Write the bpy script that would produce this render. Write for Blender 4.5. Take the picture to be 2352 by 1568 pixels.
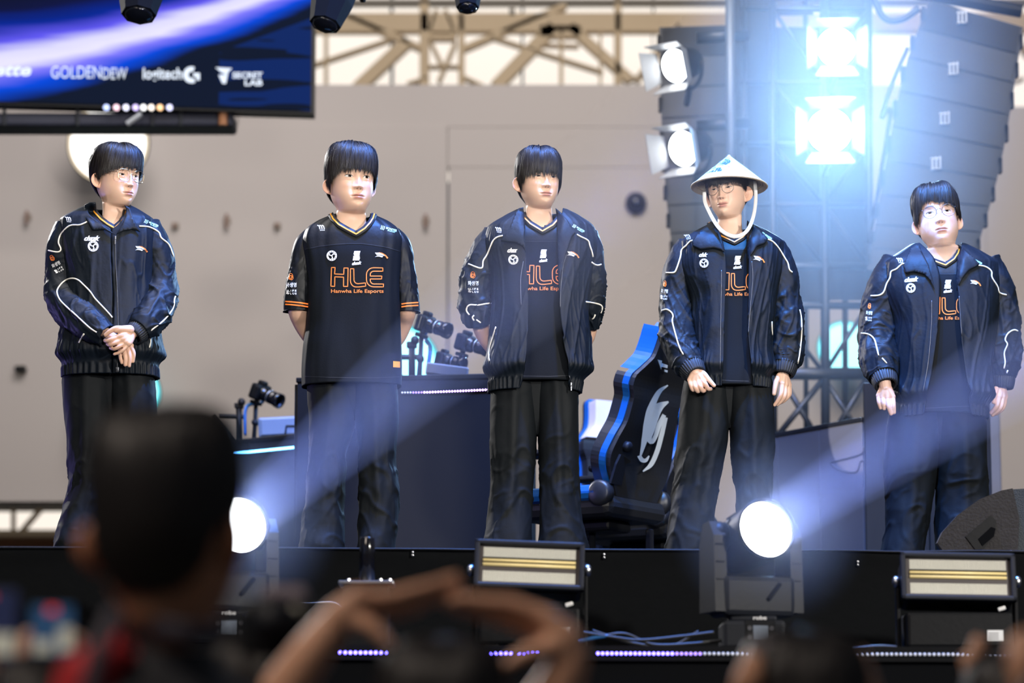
import bpy, bmesh, math, random
import numpy as np
from mathutils import Vector, Matrix
from mathutils.bvhtree import BVHTree
random.seed(7); RNG = np.random.default_rng(7)
for o in list(bpy.data.objects): bpy.data.objects.remove(o)
SC = bpy.context.scene; COL = SC.collection
# ------------------------------------------------------------------ camera, world, lights, exposure
F = 7200.0; CZ = -1.06; TH = math.atan((1931-784)/F)      # stage floor is z=0, the lens is below it and tilted up
GROUND = -2.25
cam = bpy.data.cameras.new('camera'); camo = bpy.data.objects.new('camera', cam); COL.objects.link(camo)
camo.location = (0, 0, CZ); camo.rotation_euler = (math.pi/2+TH, 0, 0)
cam.sensor_width = 36.0; cam.lens = F/2352*36.0; cam.clip_end = 200
cam.dof.use_dof = True; cam.dof.focus_distance = 13.0; cam.dof.aperture_fstop = 2.1
SC.camera = camo
SC.view_settings.view_transform = 'Standard'; SC.view_settings.look = 'None'
SC.view_settings.gamma = 1.0; SC.view_settings.exposure = 0.0; SC.view_settings.use_curve_mapping = False
SC.cycles.use_denoising = True
SC.cycles.max_bounces = 5; SC.cycles.use_adaptive_sampling = True; SC.cycles.adaptive_threshold = 0.03; SC.cycles.volume_bounces = 0; SC.cycles.volume_step_rate = 4.0; SC.cycles.volume_max_steps = 96
SC.cycles.sample_clamp_indirect = 4.0
world = bpy.data.worlds.new('world'); SC.world = world; world.use_nodes = True
bgn = world.node_tree.nodes['Background']; bgn.inputs[0].default_value = (0.80, 0.86, 1.0, 1); bgn.inputs[1].default_value = 0.10

def lamp(name, kind, loc, aim, power, color=(1, 1, 1), size=0.3, angle=40, blend=0.6):
    l = bpy.data.lights.new(name, kind); l.energy = power; l.color = color
    if kind == 'SPOT': l.spot_size = math.radians(angle); l.spot_blend = blend; l.shadow_soft_size = size
    elif kind == 'AREA': l.size = size
    else: l.shadow_soft_size = size
    o = bpy.data.objects.new(name, l); COL.objects.link(o); o.location = loc
    d = Vector(aim)-Vector(loc); o.rotation_euler = d.to_track_quat('-Z', 'Y').to_euler()
    return o
# front-of-house key light high on the right, blue wash from the front truss, back lights from the left
lamp('key_light', 'SPOT', (6.5, 3.0, 3.0), (0.2, 12.9, 1.1), 3800, (1.0, 0.95, 0.88), 0.22, 42, 0.5)
lamp('front_fill_light', 'SPOT', (0.4, 5.6, 1.3), (0.1, 12.9, 2.5), 1150, (1.0, 0.94, 0.88), 0.35, 43, 0.4)  # added low fill, brightens faces shaded by the hat brim
lamp('blue_wash_light', 'SPOT', (0.6, 11.9, 6.2), (0.5, 13.0, 1.2), 5200, (0.0, 0.20, 1.0), 0.12, 95, 0.6)
lamp('blue_side_light', 'SPOT', (1.1, 11.2, 5.2), (1.75, 13.2, 1.4), 2600, (0.0, 0.28, 1.0), 0.12, 36, 0.5)
lamp('added_face_light', 'SPOT', (-0.6, 5.8, 0.75), (0.87, 12.95, 1.68), 210, (1.0, 0.95, 0.9), 0.1, 4.2, 0.6)  # added lamp without a seen source, lifts the face under the conical hat
lamp('desk_patch_light', 'SPOT', (-3.5, 11.5, 4.5), (1.78, 15.75, 1.02), 5200, (1.0, 0.95, 0.92), 0.01, 3.6, 0.05)  # added lamp standing in for sunlight on the right desk
lamp('back_light_left', 'SPOT', (-5.5, 18.5, 4.5), (-0.3, 12.9, 1.3), 2300, (1.0, 0.97, 0.95), 0.15, 50, 0.5)
lamp('back_light_violet', 'SPOT', (-4.2, 13.8, 0.6), (0.3, 12.9, 1.2), 110, (0.36, 0.30, 1.0), 0.15, 50, 0.5)
lamp('hall_daylight', 'AREA', (0, 12.0, 10.5), (0, 26.0, 3.4), 2700, (1.0, 0.95, 0.92), 9.0)
lamp('crowd_daylight', 'AREA', (-4.5, 1.0, 6.0), (-0.2, 5.0, 0.0), 420, (1.0, 0.85, 0.72), 3.0)

# ------------------------------------------------------------------ helpers
ST, CT = math.sin(TH), math.cos(TH)
def P(px, py, Y):
    """world point seen at frame position (px, py) that lies at world depth Y"""
    xc = (px-1176.0)/F; yc = (784.0-py)/F
    d = Vector((xc, CT-yc*ST, ST+yc*CT)); t = Y/d.y
    return Vector((d.x*t, Y, CZ+d.z*t))
def PR(v):
    x, y, z = v[0], v[1], v[2]-CZ
    dep = y*CT+z*ST; up = -y*ST+z*CT
    return 1176+F*x/dep, 784-F*up/dep
def mpp(Y, py=784): return (P(1177, py, Y)-P(1176, py, Y)).length   # metres per pixel

_perm = np.random.default_rng(3).permutation(256); _perm = np.concatenate([_perm, _perm, _perm])
_grad = np.array([[1,1,0],[-1,1,0],[1,-1,0],[-1,-1,0],[1,0,1],[-1,0,1],[1,0,-1],[-1,0,-1],[0,1,1],[0,-1,1],[0,1,-1],[0,-1,-1]], float)
def pn(x, y, z):
    x, y, z = np.broadcast_arrays(np.asarray(x, float), np.asarray(y, float), np.asarray(z, float))
    xi, yi, zi = np.floor(x).astype(int), np.floor(y).astype(int), np.floor(z).astype(int)
    xf, yf, zf = x-xi, y-yi, z-zi
    xi &= 255; yi &= 255; zi &= 255
    f = lambda t: t*t*t*(t*(t*6-15)+10)
    u, v, w = f(xf), f(yf), f(zf)
    def g(a, b, c):
        h = _perm[_perm[_perm[(xi+a) & 255]+((yi+b) & 255)]+((zi+c) & 255)] % 12
        gr = _grad[h]
        return gr[..., 0]*(xf-a)+gr[..., 1]*(yf-b)+gr[..., 2]*(zf-c)
    L = lambda a, b, t: a+(b-a)*t
    return L(L(L(g(0,0,0), g(1,0,0), u), L(g(0,1,0), g(1,1,0), u), v), L(L(g(0,0,1), g(1,0,1), u), L(g(0,1,1), g(1,1,1), u), v), w)
def spl(xs, ys, t):
    """smooth monotone interpolation of keyed values"""
    xs = np.asarray(xs, float); ys = np.asarray(ys, float); t = np.clip(np.asarray(t, float), xs[0], xs[-1])
    h = np.diff(xs); d = (np.diff(ys, axis=0).T/h).T
    m = np.zeros_like(ys); m[0] = d[0]; m[-1] = d[-1]
    if len(xs) > 2:
        a, b = d[:-1], d[1:]
        with np.errstate(divide='ignore', invalid='ignore'):
            hm = np.where(a*b > 0, 2*a*b/(a+b), 0)
        m[1:-1] = np.nan_to_num(hm)
    i = np.clip(np.searchsorted(xs, t, side='right')-1, 0, len(xs)-2)
    s = (t-xs[i])/h[i]
    if ys.ndim > 1: s = s[..., None]; hh = h[i][..., None]
    else: hh = h[i]
    return (2*s**3-3*s**2+1)*ys[i]+(s**3-2*s**2+s)*hh*m[i]+(-2*s**3+3*s**2)*ys[i+1]+(s**3-s**2)*hh*m[i+1]
def smooth_path(pts, n):
    """Catmull-Rom through points, n samples"""
    p = np.asarray(pts, float)
    if len(p) == 2: return p[0]+(p[1]-p[0])*np.linspace(0, 1, n)[:, None]
    q = np.vstack([2*p[0]-p[1], p, 2*p[-1]-p[-2]]); k = len(p)-1
    s = np.linspace(0, k, n); i = np.minimum(s.astype(int), k-1); t = (s-i)[:, None]
    a, b, c, d = q[i], q[i+1], q[i+2], q[i+3]
    return 0.5*((2*b)+(-a+c)*t+(2*a-5*b+4*c-d)*t**2+(-a+3*b-3*c+d)*t**3)
def sstep(a, b, x):
    t = np.clip((np.asarray(x, float)-a)/(b-a), 0, 1); return t*t*(3-2*t)

class MB:
    """collects simple solids into one mesh"""
    def __init__(s): s.v = []; s.f = []; s.M = Matrix.Identity(4)
    def add(s, vs, fs):
        o = len(s.v); s.v.extend([tuple(s.M @ Vector(v)) for v in vs]); s.f.extend([tuple(i+o for i in f) for f in fs]); return s
    def raw(s, V, Fc):
        o = len(s.v); s.v.extend(map(tuple, V)); s.f.extend([tuple(int(i)+o for i in f) for f in Fc]); return s
    def box(s, c, size, ch=0.0, R=None):
        hx, hy, hz = size[0]/2, size[1]/2, size[2]/2
        R = R or Matrix.Identity(3); c = Vector(c)
        if ch <= 0:
            vs = [(x, y, z) for x in (-hx, hx) for y in (-hy, hy) for z in (-hz, hz)]
            fs = [(0, 1, 3, 2), (4, 6, 7, 5), (0, 4, 5, 1), (2, 3, 7, 6), (0, 2, 6, 4), (1, 5, 7, 3)]
            return s.add([c+R @ Vector(v) for v in vs], fs)
        bm = bmesh.new(); bmesh.ops.create_cube(bm, size=1)
        for v in bm.verts: v.co = Vector((v.co.x*size[0], v.co.y*size[1], v.co.z*size[2]))
        bmesh.ops.bevel(bm, geom=list(bm.edges), offset=min(ch, hx*.95, hy*.95, hz*.95), segments=2, affect='EDGES', profile=0.5)
        bm.verts.index_update()
        s.add([c+R @ v.co for v in bm.verts], [[v.index for v in f.verts] for f in bm.faces]); bm.free(); return s
    def cyl(s, p0, p1, r0, r1=None, n=16, caps=True):
        r1 = r0 if r1 is None else r1; p0, p1 = Vector(p0), Vector(p1); a = (p1-p0).normalized()
        u = a.orthogonal().normalized(); w = a.cross(u)
        vs = []
        for p, r in ((p0, r0), (p1, r1)):
            for k in range(n):
                t = 2*math.pi*k/n; vs.append(p+u*(r*math.cos(t))+w*(r*math.sin(t)))
        fs = [(k, (k+1) % n, n+(k+1) % n, n+k) for k in range(n)]
        if caps: fs += [tuple(range(n-1, -1, -1)), tuple(range(n, 2*n))]
        return s.add(vs, fs)
    def lathe(s, p0, axis, prof, n=24, caps=True):
        """prof: (distance along axis, radius)"""
        p0 = Vector(p0); a = Vector(axis).normalized(); u = a.orthogonal().normalized(); w = a.cross(u); vs = []; fs = []
        for d, r in prof:
            for k in range(n):
                t = 2*math.pi*k/n; vs.append(p0+a*d+u*(r*math.cos(t))+w*(r*math.sin(t)))
        for i in range(len(prof)-1):
            for k in range(n): fs.append((i*n+k, i*n+(k+1) % n, (i+1)*n+(k+1) % n, (i+1)*n+k))
        if caps: fs += [tuple(range(n-1, -1, -1)), tuple(range((len(prof)-1)*n, len(prof)*n))]
        return s.add(vs, fs)
    def tube(s, path, r, n=8, caps=True):
        V, Fc = tube_mesh(path, r, n, caps); return s.add(V.tolist(), Fc)
    def prism(s, poly, O, U, V, N, t):
        """2-D outline in frame (O,U,V), thickness t along N"""
        O, U, V, N = Vector(O), Vector(U), Vector(V), Vector(N); n = len(poly)
        vs = [O+U*x+V*y for x, y in poly]+[O+U*x+V*y+N*t for x, y in poly]
        fs = [tuple(range(n)), tuple(range(2*n-1, n-1, -1))]+[(k, n+k, n+(k+1) % n, (k+1) % n) for k in range(n)]
        return s.add(vs, fs)
    def build(s, name, m, parent=None, smooth=False, **kw): return obj(name, s.v, s.f, m, parent, smooth, **kw)
def frames(path):
    p = np.asarray(path, float); t = np.gradient(p, axis=0); t /= np.linalg.norm(t, axis=1)[:, None]+1e-12
    u = np.zeros_like(p); a = np.array([0., -1, 0]) if abs(t[0][1]) < .9 else np.array([1., 0, 0])
    u[0] = a-t[0]*a.dot(t[0]); u[0] /= np.linalg.norm(u[0])
    for i in range(1, len(p)):
        q = u[i-1]-t[i]*u[i-1].dot(t[i]); u[i] = q/(np.linalg.norm(q)+1e-12)
    return t, u, np.cross(t, u)
def tube_mesh(path, r, n=8, caps=True, ecc=1.0):
    p = np.asarray([tuple(q) for q in path], float); k = len(p); r = np.broadcast_to(np.asarray(r, float), (k,))
    t, u, w = frames(p); a = np.linspace(0, 2*np.pi, n, endpoint=False)
    V = (p[:, None]+r[:, None, None]*(np.cos(a)[None, :, None]*u[:, None]*ecc+np.sin(a)[None, :, None]*w[:, None])).reshape(-1, 3)
    Fc = [(i*n+j, i*n+(j+1) % n, (i+1)*n+(j+1) % n, (i+1)*n+j) for i in range(k-1) for j in range(n)]
    if caps: Fc += [tuple(range(n-1, -1, -1)), tuple(range((k-1)*n, k*n))]
    return V, Fc
def grid_faces(nr, nc, wrap=True):
    i = np.arange(nr-1)[:, None]; j = np.arange(nc if wrap else nc-1)[None, :]; j2 = (j+1) % nc
    return np.stack([i*nc+j, i*nc+j2, (i+1)*nc+j2, (i+1)*nc+j], -1).reshape(-1, 4)
ORG = {}
def obj(name, V, Fc, m, parent=None, smooth=False, label=None, cat=None, group=None, kind=None):
    me = bpy.data.meshes.new(name); org = ORG.get(parent.name, Vector()) if parent else Vector()
    V = np.asarray([tuple(v) for v in V] if not isinstance(V, np.ndarray) else V, float)-np.array(org)
    me.from_pydata(V.tolist(), [], [tuple(int(i) for i in f) for f in Fc]); me.update()
    o = bpy.data.objects.new(name, me); COL.objects.link(o)
    if m: me.materials.append(m)
    if parent: o.parent = parent; ORG[o.name] = org
    if smooth: me.polygons.foreach_set('use_smooth', [True]*len(me.polygons))
    return tag(o, label, cat, group, kind)
def tag(o, label=None, cat=None, group=None, kind=None):
    if label: o['label'] = label
    if cat: o['category'] = cat
    if group: o['group'] = group
    if kind: o['kind'] = kind
    return o
def thing(name, loc, label, cat, group=None, rot=None, local=False):
    """Empty at a thing's base; parts are given in world coordinates, or in its own frame if local"""
    o = bpy.data.objects.new(name, None); COL.objects.link(o); o.location = loc; o.empty_display_size = .1
    if rot: o.rotation_euler = rot
    ORG[o.name] = Vector() if local else Vector(loc)
    return tag(o, label, cat, group)
def copy_tree(o, parent=None):
    c = o.copy(); COL.objects.link(c)
    if parent: c.parent = parent
    for ch in list(o.children): copy_tree(ch, c)
    return c
# ------------------------------------------------------------------ materials
def mat(name, c, rough=.5, metal=0., spec=.5, emit=None, es=0., var=.12, nscale=6., bump=0., bscale=60., attr=None, sheen=0., coat=0., sss=0.):
    m = bpy.data.materials.new(name); m.use_nodes = True; nt = m.node_tree; b = nt.nodes['Principled BSDF']
    b.inputs['Roughness'].default_value = rough; b.inputs['Metallic'].default_value = metal; b.inputs['Specular IOR Level'].default_value = spec
    if sheen: b.inputs['Sheen Weight'].default_value = sheen
    if coat: b.inputs['Coat Weight'].default_value = coat; b.inputs['Coat Roughness'].default_value = .15
    if sss: b.inputs['Subsurface Weight'].default_value = sss; b.inputs['Subsurface Radius'].default_value = (.005, .0018, .001); b.inputs['Subsurface Scale'].default_value = 1.0
    tc = nt.nodes.new('ShaderNodeTexCoord'); no = nt.nodes.new('ShaderNodeTexNoise'); no.inputs['Scale'].default_value = nscale; no.inputs['Detail'].default_value = 4
    nt.links.new(tc.outputs['Object'], no.inputs['Vector'])
    mr = nt.nodes.new('ShaderNodeMapRange'); mr.inputs[3].default_value = 1-var; mr.inputs[4].default_value = 1+var; nt.links.new(no.outputs['Fac'], mr.inputs[0])
    mx = nt.nodes.new('ShaderNodeVectorMath'); mx.operation = 'SCALE'
    if attr:
        a = nt.nodes.new('ShaderNodeAttribute'); a.attribute_name = attr; nt.links.new(a.outputs['Color'], mx.inputs[0])
    else: mx.inputs[0].default_value = c[:3]
    nt.links.new(mr.outputs[0], mx.inputs['Scale']); nt.links.new(mx.outputs[0], b.inputs['Base Color'])
    if bump:
        n2 = nt.nodes.new('ShaderNodeTexNoise'); n2.inputs['Scale'].default_value = bscale; n2.inputs['Detail'].default_value = 5
        nt.links.new(tc.outputs['Object'], n2.inputs['Vector'])
        bp = nt.nodes.new('ShaderNodeBump'); bp.inputs['Strength'].default_value = bump; bp.inputs['Distance'].default_value = .01
        nt.links.new(n2.outputs['Fac'], bp.inputs['Height']); nt.links.new(bp.outputs[0], b.inputs['Normal'])
    if emit: b.inputs['Emission Color'].default_value = (*emit[:3], 1); b.inputs['Emission Strength'].default_value = es
    return m
def emat(name, c, s):
    m = mat(name, (0.02, 0.02, 0.02), emit=c, es=s); return m
def srgb(r, g, b):
    f = lambda v: (v/255/12.92) if v/255 <= .04045 else ((v/255+.055)/1.055)**2.4
    return (f(r), f(g), f(b))
MT = {}
MT['black'] = mat('black plastic', (.004, .0045, .006), .5, spec=.2, bump=.05)
MT['black_matte'] = mat('black matte', (.0022, .0026, .0036), .85, spec=.08)
MT['black_gloss'] = mat('black gloss', (.006, .006, .008), .12)
MT['grey_plastic'] = mat('dark grey plastic', (.009, .0105, .015), .5, spec=.25, bump=.05)
MT['steel'] = mat('steel', (.55, .56, .58), .3, 1.)
MT['alu'] = mat('dull aluminium', (.4, .42, .45), .4, .9)
MT['glass_dark'] = mat('dark glass', (.005, .006, .01), .06, spec=.7)
MT['stage'] = mat('stage floor', (.0028, .0032, .0045), .7, spec=.12, bump=.1)
MT['skirt'] = mat('black stage skirt', (.0028, .0034, .0042), .9, spec=.12, bump=.2, bscale=25)
MT['wall'] = mat('warm grey wall panel', srgb(168, 160, 156), .8, var=.03, nscale=.6, bump=.03, bscale=8)
MT['steel_tan'] = mat('cream painted roof steel', srgb(196, 172, 138), .6, var=.1, nscale=1.2)
MT['steel_olive'] = mat('grey painted roof beam', srgb(120, 112, 100), .6, var=.1, nscale=1.2)
MT['brown'] = mat('brown cladding', srgb(120, 78, 48), .7, var=.15, nscale=2)
MT['daylight'] = emat('daylight glass', (1.0, .90, .79), 1.05)
MT['white_lens'] = emat('white hot lens', (.93, .95, 1.0), 30)
MT['navy_panel'] = mat('navy desk panel', (.010, .0105, .0125), .6, spec=.15, var=.08, nscale=1.5)
MT['grey_panel'] = mat('grey desk panel', (.05, .05, .06), .6, var=.08, nscale=2)
MT['white'] = mat('white plastic', (.8, .8, .8), .5, var=.03)
MT['cable'] = mat('black cable', (.012, .012, .012), .5)
def text2d(s, bold=0.0, shear=0.0, space=1.0):
    """flat outline mesh of a word, scaled to a unit box: (verts n x 2, faces, aspect)"""
    c = bpy.data.curves.new('lettering', 'FONT'); c.body = s; c.offset = bold; c.shear = shear; c.space_character = space; c.resolution_u = 3
    c.dimensions = '2D'; c.fill_mode = 'FRONT'
    o = bpy.data.objects.new('lettering', c); COL.objects.link(o)
    dg = bpy.context.evaluated_depsgraph_get(); me = o.evaluated_get(dg).to_mesh()
    V = np.array([v.co[:2] for v in me.vertices]); Fc = [tuple(p.vertices) for p in me.polygons]
    o.evaluated_get(dg).to_mesh_clear(); bpy.data.objects.remove(o); bpy.data.curves.remove(c)
    if not len(V): return np.zeros((0, 2)), [], 1
    lo, hi = V.min(0), V.max(0); sz = np.maximum(hi-lo, 1e-6)
    return (V-lo)/sz, Fc, sz[0]/sz[1]
def quad_text(name, s, O, U, V, w, h, m, parent, bold=.0, shear=0., space=1., N=None, t=.002):
    """lettering w x h laid on a plane from corner O along unit U and V"""
    T, Fc, _ = text2d(s, bold, shear, space); O, U, V = np.array(O), np.array(U), np.array(V)
    return obj(name, O+T[:, :1]*w*U+T[:, 1:]*h*V, Fc, m, parent)

# ================================================================== the hall
def struct(name, mb, m, parent=None, smooth=False):
    return mb.build(name, m, parent, smooth, kind=None if parent else 'structure')
GY = 46.0
mb = MB(); mb.box((0, 18, GROUND-.1), (70, 64, .2)); struct('floor', mb, mat('hall floor', (.06, .055, .05), .6))
# back wall of big hanging panels, about 26 m away
WY = 26.0
wall = MB(); wall.box((0, WY+.25, 6), (.05, .05, .05)); wall = struct('wall_back', wall, MT['steel_olive'])
def wall_panel(x0, x1, y0, y1, off):
    a, b = P(x0, y1, WY), P(x1, y0, WY); m = MB()
    m.box(((a.x+b.x)/2, WY+.1+off, (a.z+b.z)/2), (abs(b.x-a.x)-.003, .2, abs(b.z-a.z)-.003), .004); m.build('panel', MT['wall'], wall)
wall_panel(-260, 545, 120, 288, .012); wall_panel(545, 1640, 193, 291, .012); wall_panel(1640, 2262, 193, 291, .012)
wall_panel(2262, 2760, 243, 640, .02)
wall_panel(-260, 1028, 288, 1152, 0); wall_panel(1028, 2262, 291, 384, .006); wall_panel(1028, 2262, 384, 1380, .002)
wall_panel(420, 1028, 1152, 1380, 0.0); wall_panel(2262, 2760, 640, 1380, 0)
def wall_peg(px, py, hpx):
    a = P(px, py, WY); s = 1/277
    g = thing('wall_handle', a, None, None)
    return g, a, s
PEG = mat('dull brown peg', srgb(128, 106, 96), .7)
for i, (px, py, h) in enumerate([(64, 503, 34), (403, 521, 14), (522, 511, 36), (637, 521, 14), (978, 511, 34)]):
    a = P(px, py, WY); k = h/277.0
    nm = ['tall red-brown peg on the grey wall left of the leftmost player', 'small brown peg on the grey wall just right of the leftmost player', 'tall brown peg on the wall midway between the two leftmost players',
          'small brown peg on the wall close to the short-sleeved player', 'tall brown peg on the grey wall between the two middle players'][i]
    t = thing('wall_peg', a, nm, 'peg', 'pegs on the grey wall')
    m = MB(); m.cyl(a+Vector((0, 0.0, k*.1)), a+Vector((0, -.07, k*.1)), .02, n=10).box(a+Vector((0, -.07, 0)), (.03, .03, k), .01); m.build('hook', PEG, t)
    m = MB(); m.box(a+Vector((0, -.008, k*.1)), (.06, .016, .06), .004); m.build('plate', MT['steel_olive'], t)
a = P(1460, 468, WY); t = thing('wall_camera', a, 'round dark dome fixture on the wall left of the hanging speakers', 'fixture')
m = MB(); m.lathe(a, (0, -1, 0), [(0, .09), (.06, .09), (.07, .075)], 20); m.build('housing', MT['grey_plastic'], t, True)
m = MB(); m.lathe(a+Vector((0, -.07, 0)), (0, -1, 0), [(0, .06), (.03, .05), (.05, .02)], 16); m.build('dome', MT['glass_dark'], t, True)
a = P(50, 850, WY); t = thing('wall_bracket', a, 'small dark bracket low on the wall at the far left edge', 'bracket')
m = MB(); m.box(a+Vector((0, -.06, 0)), (.09, .12, .045), .01); m.build('arm', MT['black'], t)
m = MB(); m.box(a+Vector((0, -.005, 0)), (.06, .01, .08)); m.build('plate', MT['steel_olive'], t)
# glazed clerestory beyond the panels with the roof truss in front of it
RY = 31.5
def pane(x0, x1, y0, y1, par, Y=33.0):
    a, b = P(x0, y1, Y), P(x1, y0, Y); m = MB(); m.box(((a.x+b.x)/2, Y, (a.z+b.z)/2), (b.x-a.x-.03, .03, b.z-a.z-.03)); m.build('pane', MT['daylight'], par)
def frame_bar(par, p, q, w, Y, m=None, name='bar'):
    a, b = P(*p, Y), P(*q, Y); d = b-a; L = d.length; ux = d.normalized(); N = Vector((0, 1, 0)); uz = ux.cross(N)
    R = Matrix((ux, N, uz)).transposed(); k = MB(); k.box((a+b)/2, (L, .16, w*mpp(Y)), .01, R); return k.build(name, m or MT['steel_tan'], par)
w1 = MB(); w1.box(P(1100, -160, 33.1), (30, .05, .2)); w1 = struct('window_1', w1, MT['steel_olive'])
for i, x in enumerate(range(-300, 2700, 300)):
    pane(x, x+300, -150, 60, w1); pane(x, x+300, 60, 420, w1)
w2 = MB(); w2.box(P(300, 1150, 33.1), (16, .05, .3)); w2 = struct('window_2', w2, MT['steel_olive'])
for x in range(-330, 500, 270): pane(x, x+270, 1158, 1235, w2)
m = MB(); a, b = P(-400, 1340, 32.6), P(900, 1236, 32.6); m.box(((a.x+b.x)/2, 32.7, (a.z+b.z)/2), (b.x-a.x, .2, b.z-a.z)); struct('wall_lower', m, MT['brown'])
low = thing('low_roof_truss', P(60, 1230, 32.0), 'tan steel truss in front of the low window behind the leftmost player', 'truss')
for p, q, w, c in [((-300, 1162), (520, 1160), 24, 'steel_olive'), ((-300, 1226), (520, 1226), 17, 'steel_tan'), ((31, 1160), (31, 1228), 7, 'steel_tan'), ((98, 1164), (45, 1226), 9, 'steel_tan'), ((-60, 1164), (-8, 1226), 9, 'steel_tan'), ((190, 1160), (190, 1228), 7, 'steel_tan')]:
    frame_bar(low, p, q, w, 32.0, MT[c])
tr = thing('roof_truss', P(1020, 190, RY), 'big cream steel roof truss against the bright upper windows', 'truss')
for p, q, w, c in [((-300, 9), (2700, 6), 13, 'steel_olive'), ((-300, 56), (2700, 54), 46, 'steel_tan'),
                   ((749, -40), (749, 420), 8, 'steel_tan'), ((975, -40), (975, 420), 22, 'steel_tan'), ((1060, -40), (1060, 420), 15, 'steel_tan'), ((1289, 60), (1289, 420), 9, 'steel_tan'), ((1419, -40), (1419, 420), 17, 'steel_tan'), ((1379, 70), (1379, 420), 6, 'steel_tan'),
                   ((820, 206), (938, 95), 30, 'steel_tan'), ((700, 158), (900, 92), 8, 'steel_tan'), ((795, 38), (965, 112), 15, 'steel_tan'), ((1065, 114), (1300, 15), 15, 'steel_tan'), ((1138, 202), (1272, 62), 30, 'steel_tan'),
                   ((1308, 62), (1450, 188), 24, 'steel_tan'), ((1125, 86), (1385, 168), 8, 'steel_tan'), ((1445, 186), (1520, 158), 8, 'steel_tan'),
                   ((1003, 25), (985, 82), 10, 'steel_tan'), ((1022, 25), (1046, 82), 10, 'steel_tan'), ((985, 88), (1048, 88), 14, 'steel_tan'), ((990, 100), (1022, 165), 9, 'steel_tan'), ((1046, 100), (1008, 190), 9, 'steel_tan'), ((985, 155), (1055, 155), 6, 'steel_tan'), ((935, 195), (985, 180), 8, 'steel_tan'), ((1062, 178), (1110, 200), 8, 'steel_tan'),
                   ((1238, 75), (1335, 75), 30, 'steel_tan'), ((1240, 105), (1330, 108), 6, 'steel_tan'), ((2250, 60), (2250, 420), 14, 'steel_tan'), ((2300, 60), (2420, 190), 14, 'steel_tan'), ((2320, 192), (2352, 182), 6, 'steel_tan'), ((1560, 60), (1460, 190), 14, 'steel_tan'), ((540, -40), (540, 420), 18, 'steel_tan')]:
    frame_bar(tr, p, q, w, RY, MT[c])
# ================================================================== stage
def lipY(px): return 11.37+.41*px/2352
L0, L1 = P(-700, 1260, 11.25), P(3050, 1288, 11.9)
pts = [(-7.5, lipY(-700)-.0), (8.0, lipY(3050))]
m = MB(); m.prism([(-7.5, 11.25), (8.0, 11.93), (8.0, 25.5), (-7.5, 25.5)], (0, 0, 0), (1, 0, 0), (0, 1, 0), (0, 0, -1), .12); struct('floor_stage', m, MT['stage'])
def ribbon(x0, x1, yf, z0, z1, nx, name, m_, par, amp=.004, seed=0):
    """cloth skirt hung from the stage edge"""
    xs = np.linspace(x0, x1, nx); zs = np.linspace(z0, z1, 14); X, Z = np.meshgrid(xs, zs)
    Yv = yf(X)+amp*pn(X*2.2+seed, Z*.8, seed)*2+.006*pn(X*9+seed, Z*1.2, 4)*sstep(z0, z1, Z)
    Z = Z+(.010*pn(X*3.1+seed, 0, 9)+.004*pn(X*11, 0, 2))*(1-sstep(z0, z0-.1, -Z+2*z0) if False else 1)*np.where(Z > z0-.02, 1, .3)
    V = np.stack([X, Yv, Z], -1).reshape(-1, 3); return obj(name, V, grid_faces(14, nx, False), m_, par, True)
lipline = lambda X: 11.25+(X+7.5)/15.5*.68
sk = ribbon(-7.5, 8.0, lambda X: lipline(X)-.012, .005, -1.2, 500, 'wall_front', MT['skirt'], None); sk['kind'] = 'structure'
m = MB(); xs = np.linspace(-7.5, 8, 240); m.tube(np.stack([xs, lipline(xs)-.02, .003+.006*pn(xs*3.1, 0, 9)], -1), .005, 6); m.build('hem', MT['black'], sk, True)
for px, py in [(948, 1268), (948, 1275), (1388, 1273), (1388, 1280), (1971, 1290), (1971, 1297), (530, 1268)]:
    a = P(px, py, 11.6); a = P(px, py, lipline(a.x)-.025); m = MB(); m.lathe(a+Vector((0, .006, 0)), (0, -1, 0), [(0, .006), (.004, .006), (.007, .003)], 10); m.build('snap_stud', MT['steel'], sk, True)
# lower deck that carries the floor lights
deckY = lambda X: 10.3+(X+2)/4*.22
DZ = -.42
m = MB(); m.prism([(-7.5, deckY(-7.5)), (8, deckY(8)), (8, 11.95), (-7.5, 11.2)], (0, 0, DZ), (1, 0, 0), (0, 1, 0), (0, 0, -1), .05); struct('floor_light_deck', m, MT['stage'])
m = MB(); m.prism([(-7.5, deckY(-7.5)+.02), (8, deckY(8)+.02), (8, deckY(8)+.05), (-7.5, deckY(-7.5)+.05)], (0, 0, DZ-.05), (1, 0, 0), (0, 1, 0), (0, 0, -1), 1.78); struct('wall_barrier', m, MT['black_matte'])
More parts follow.
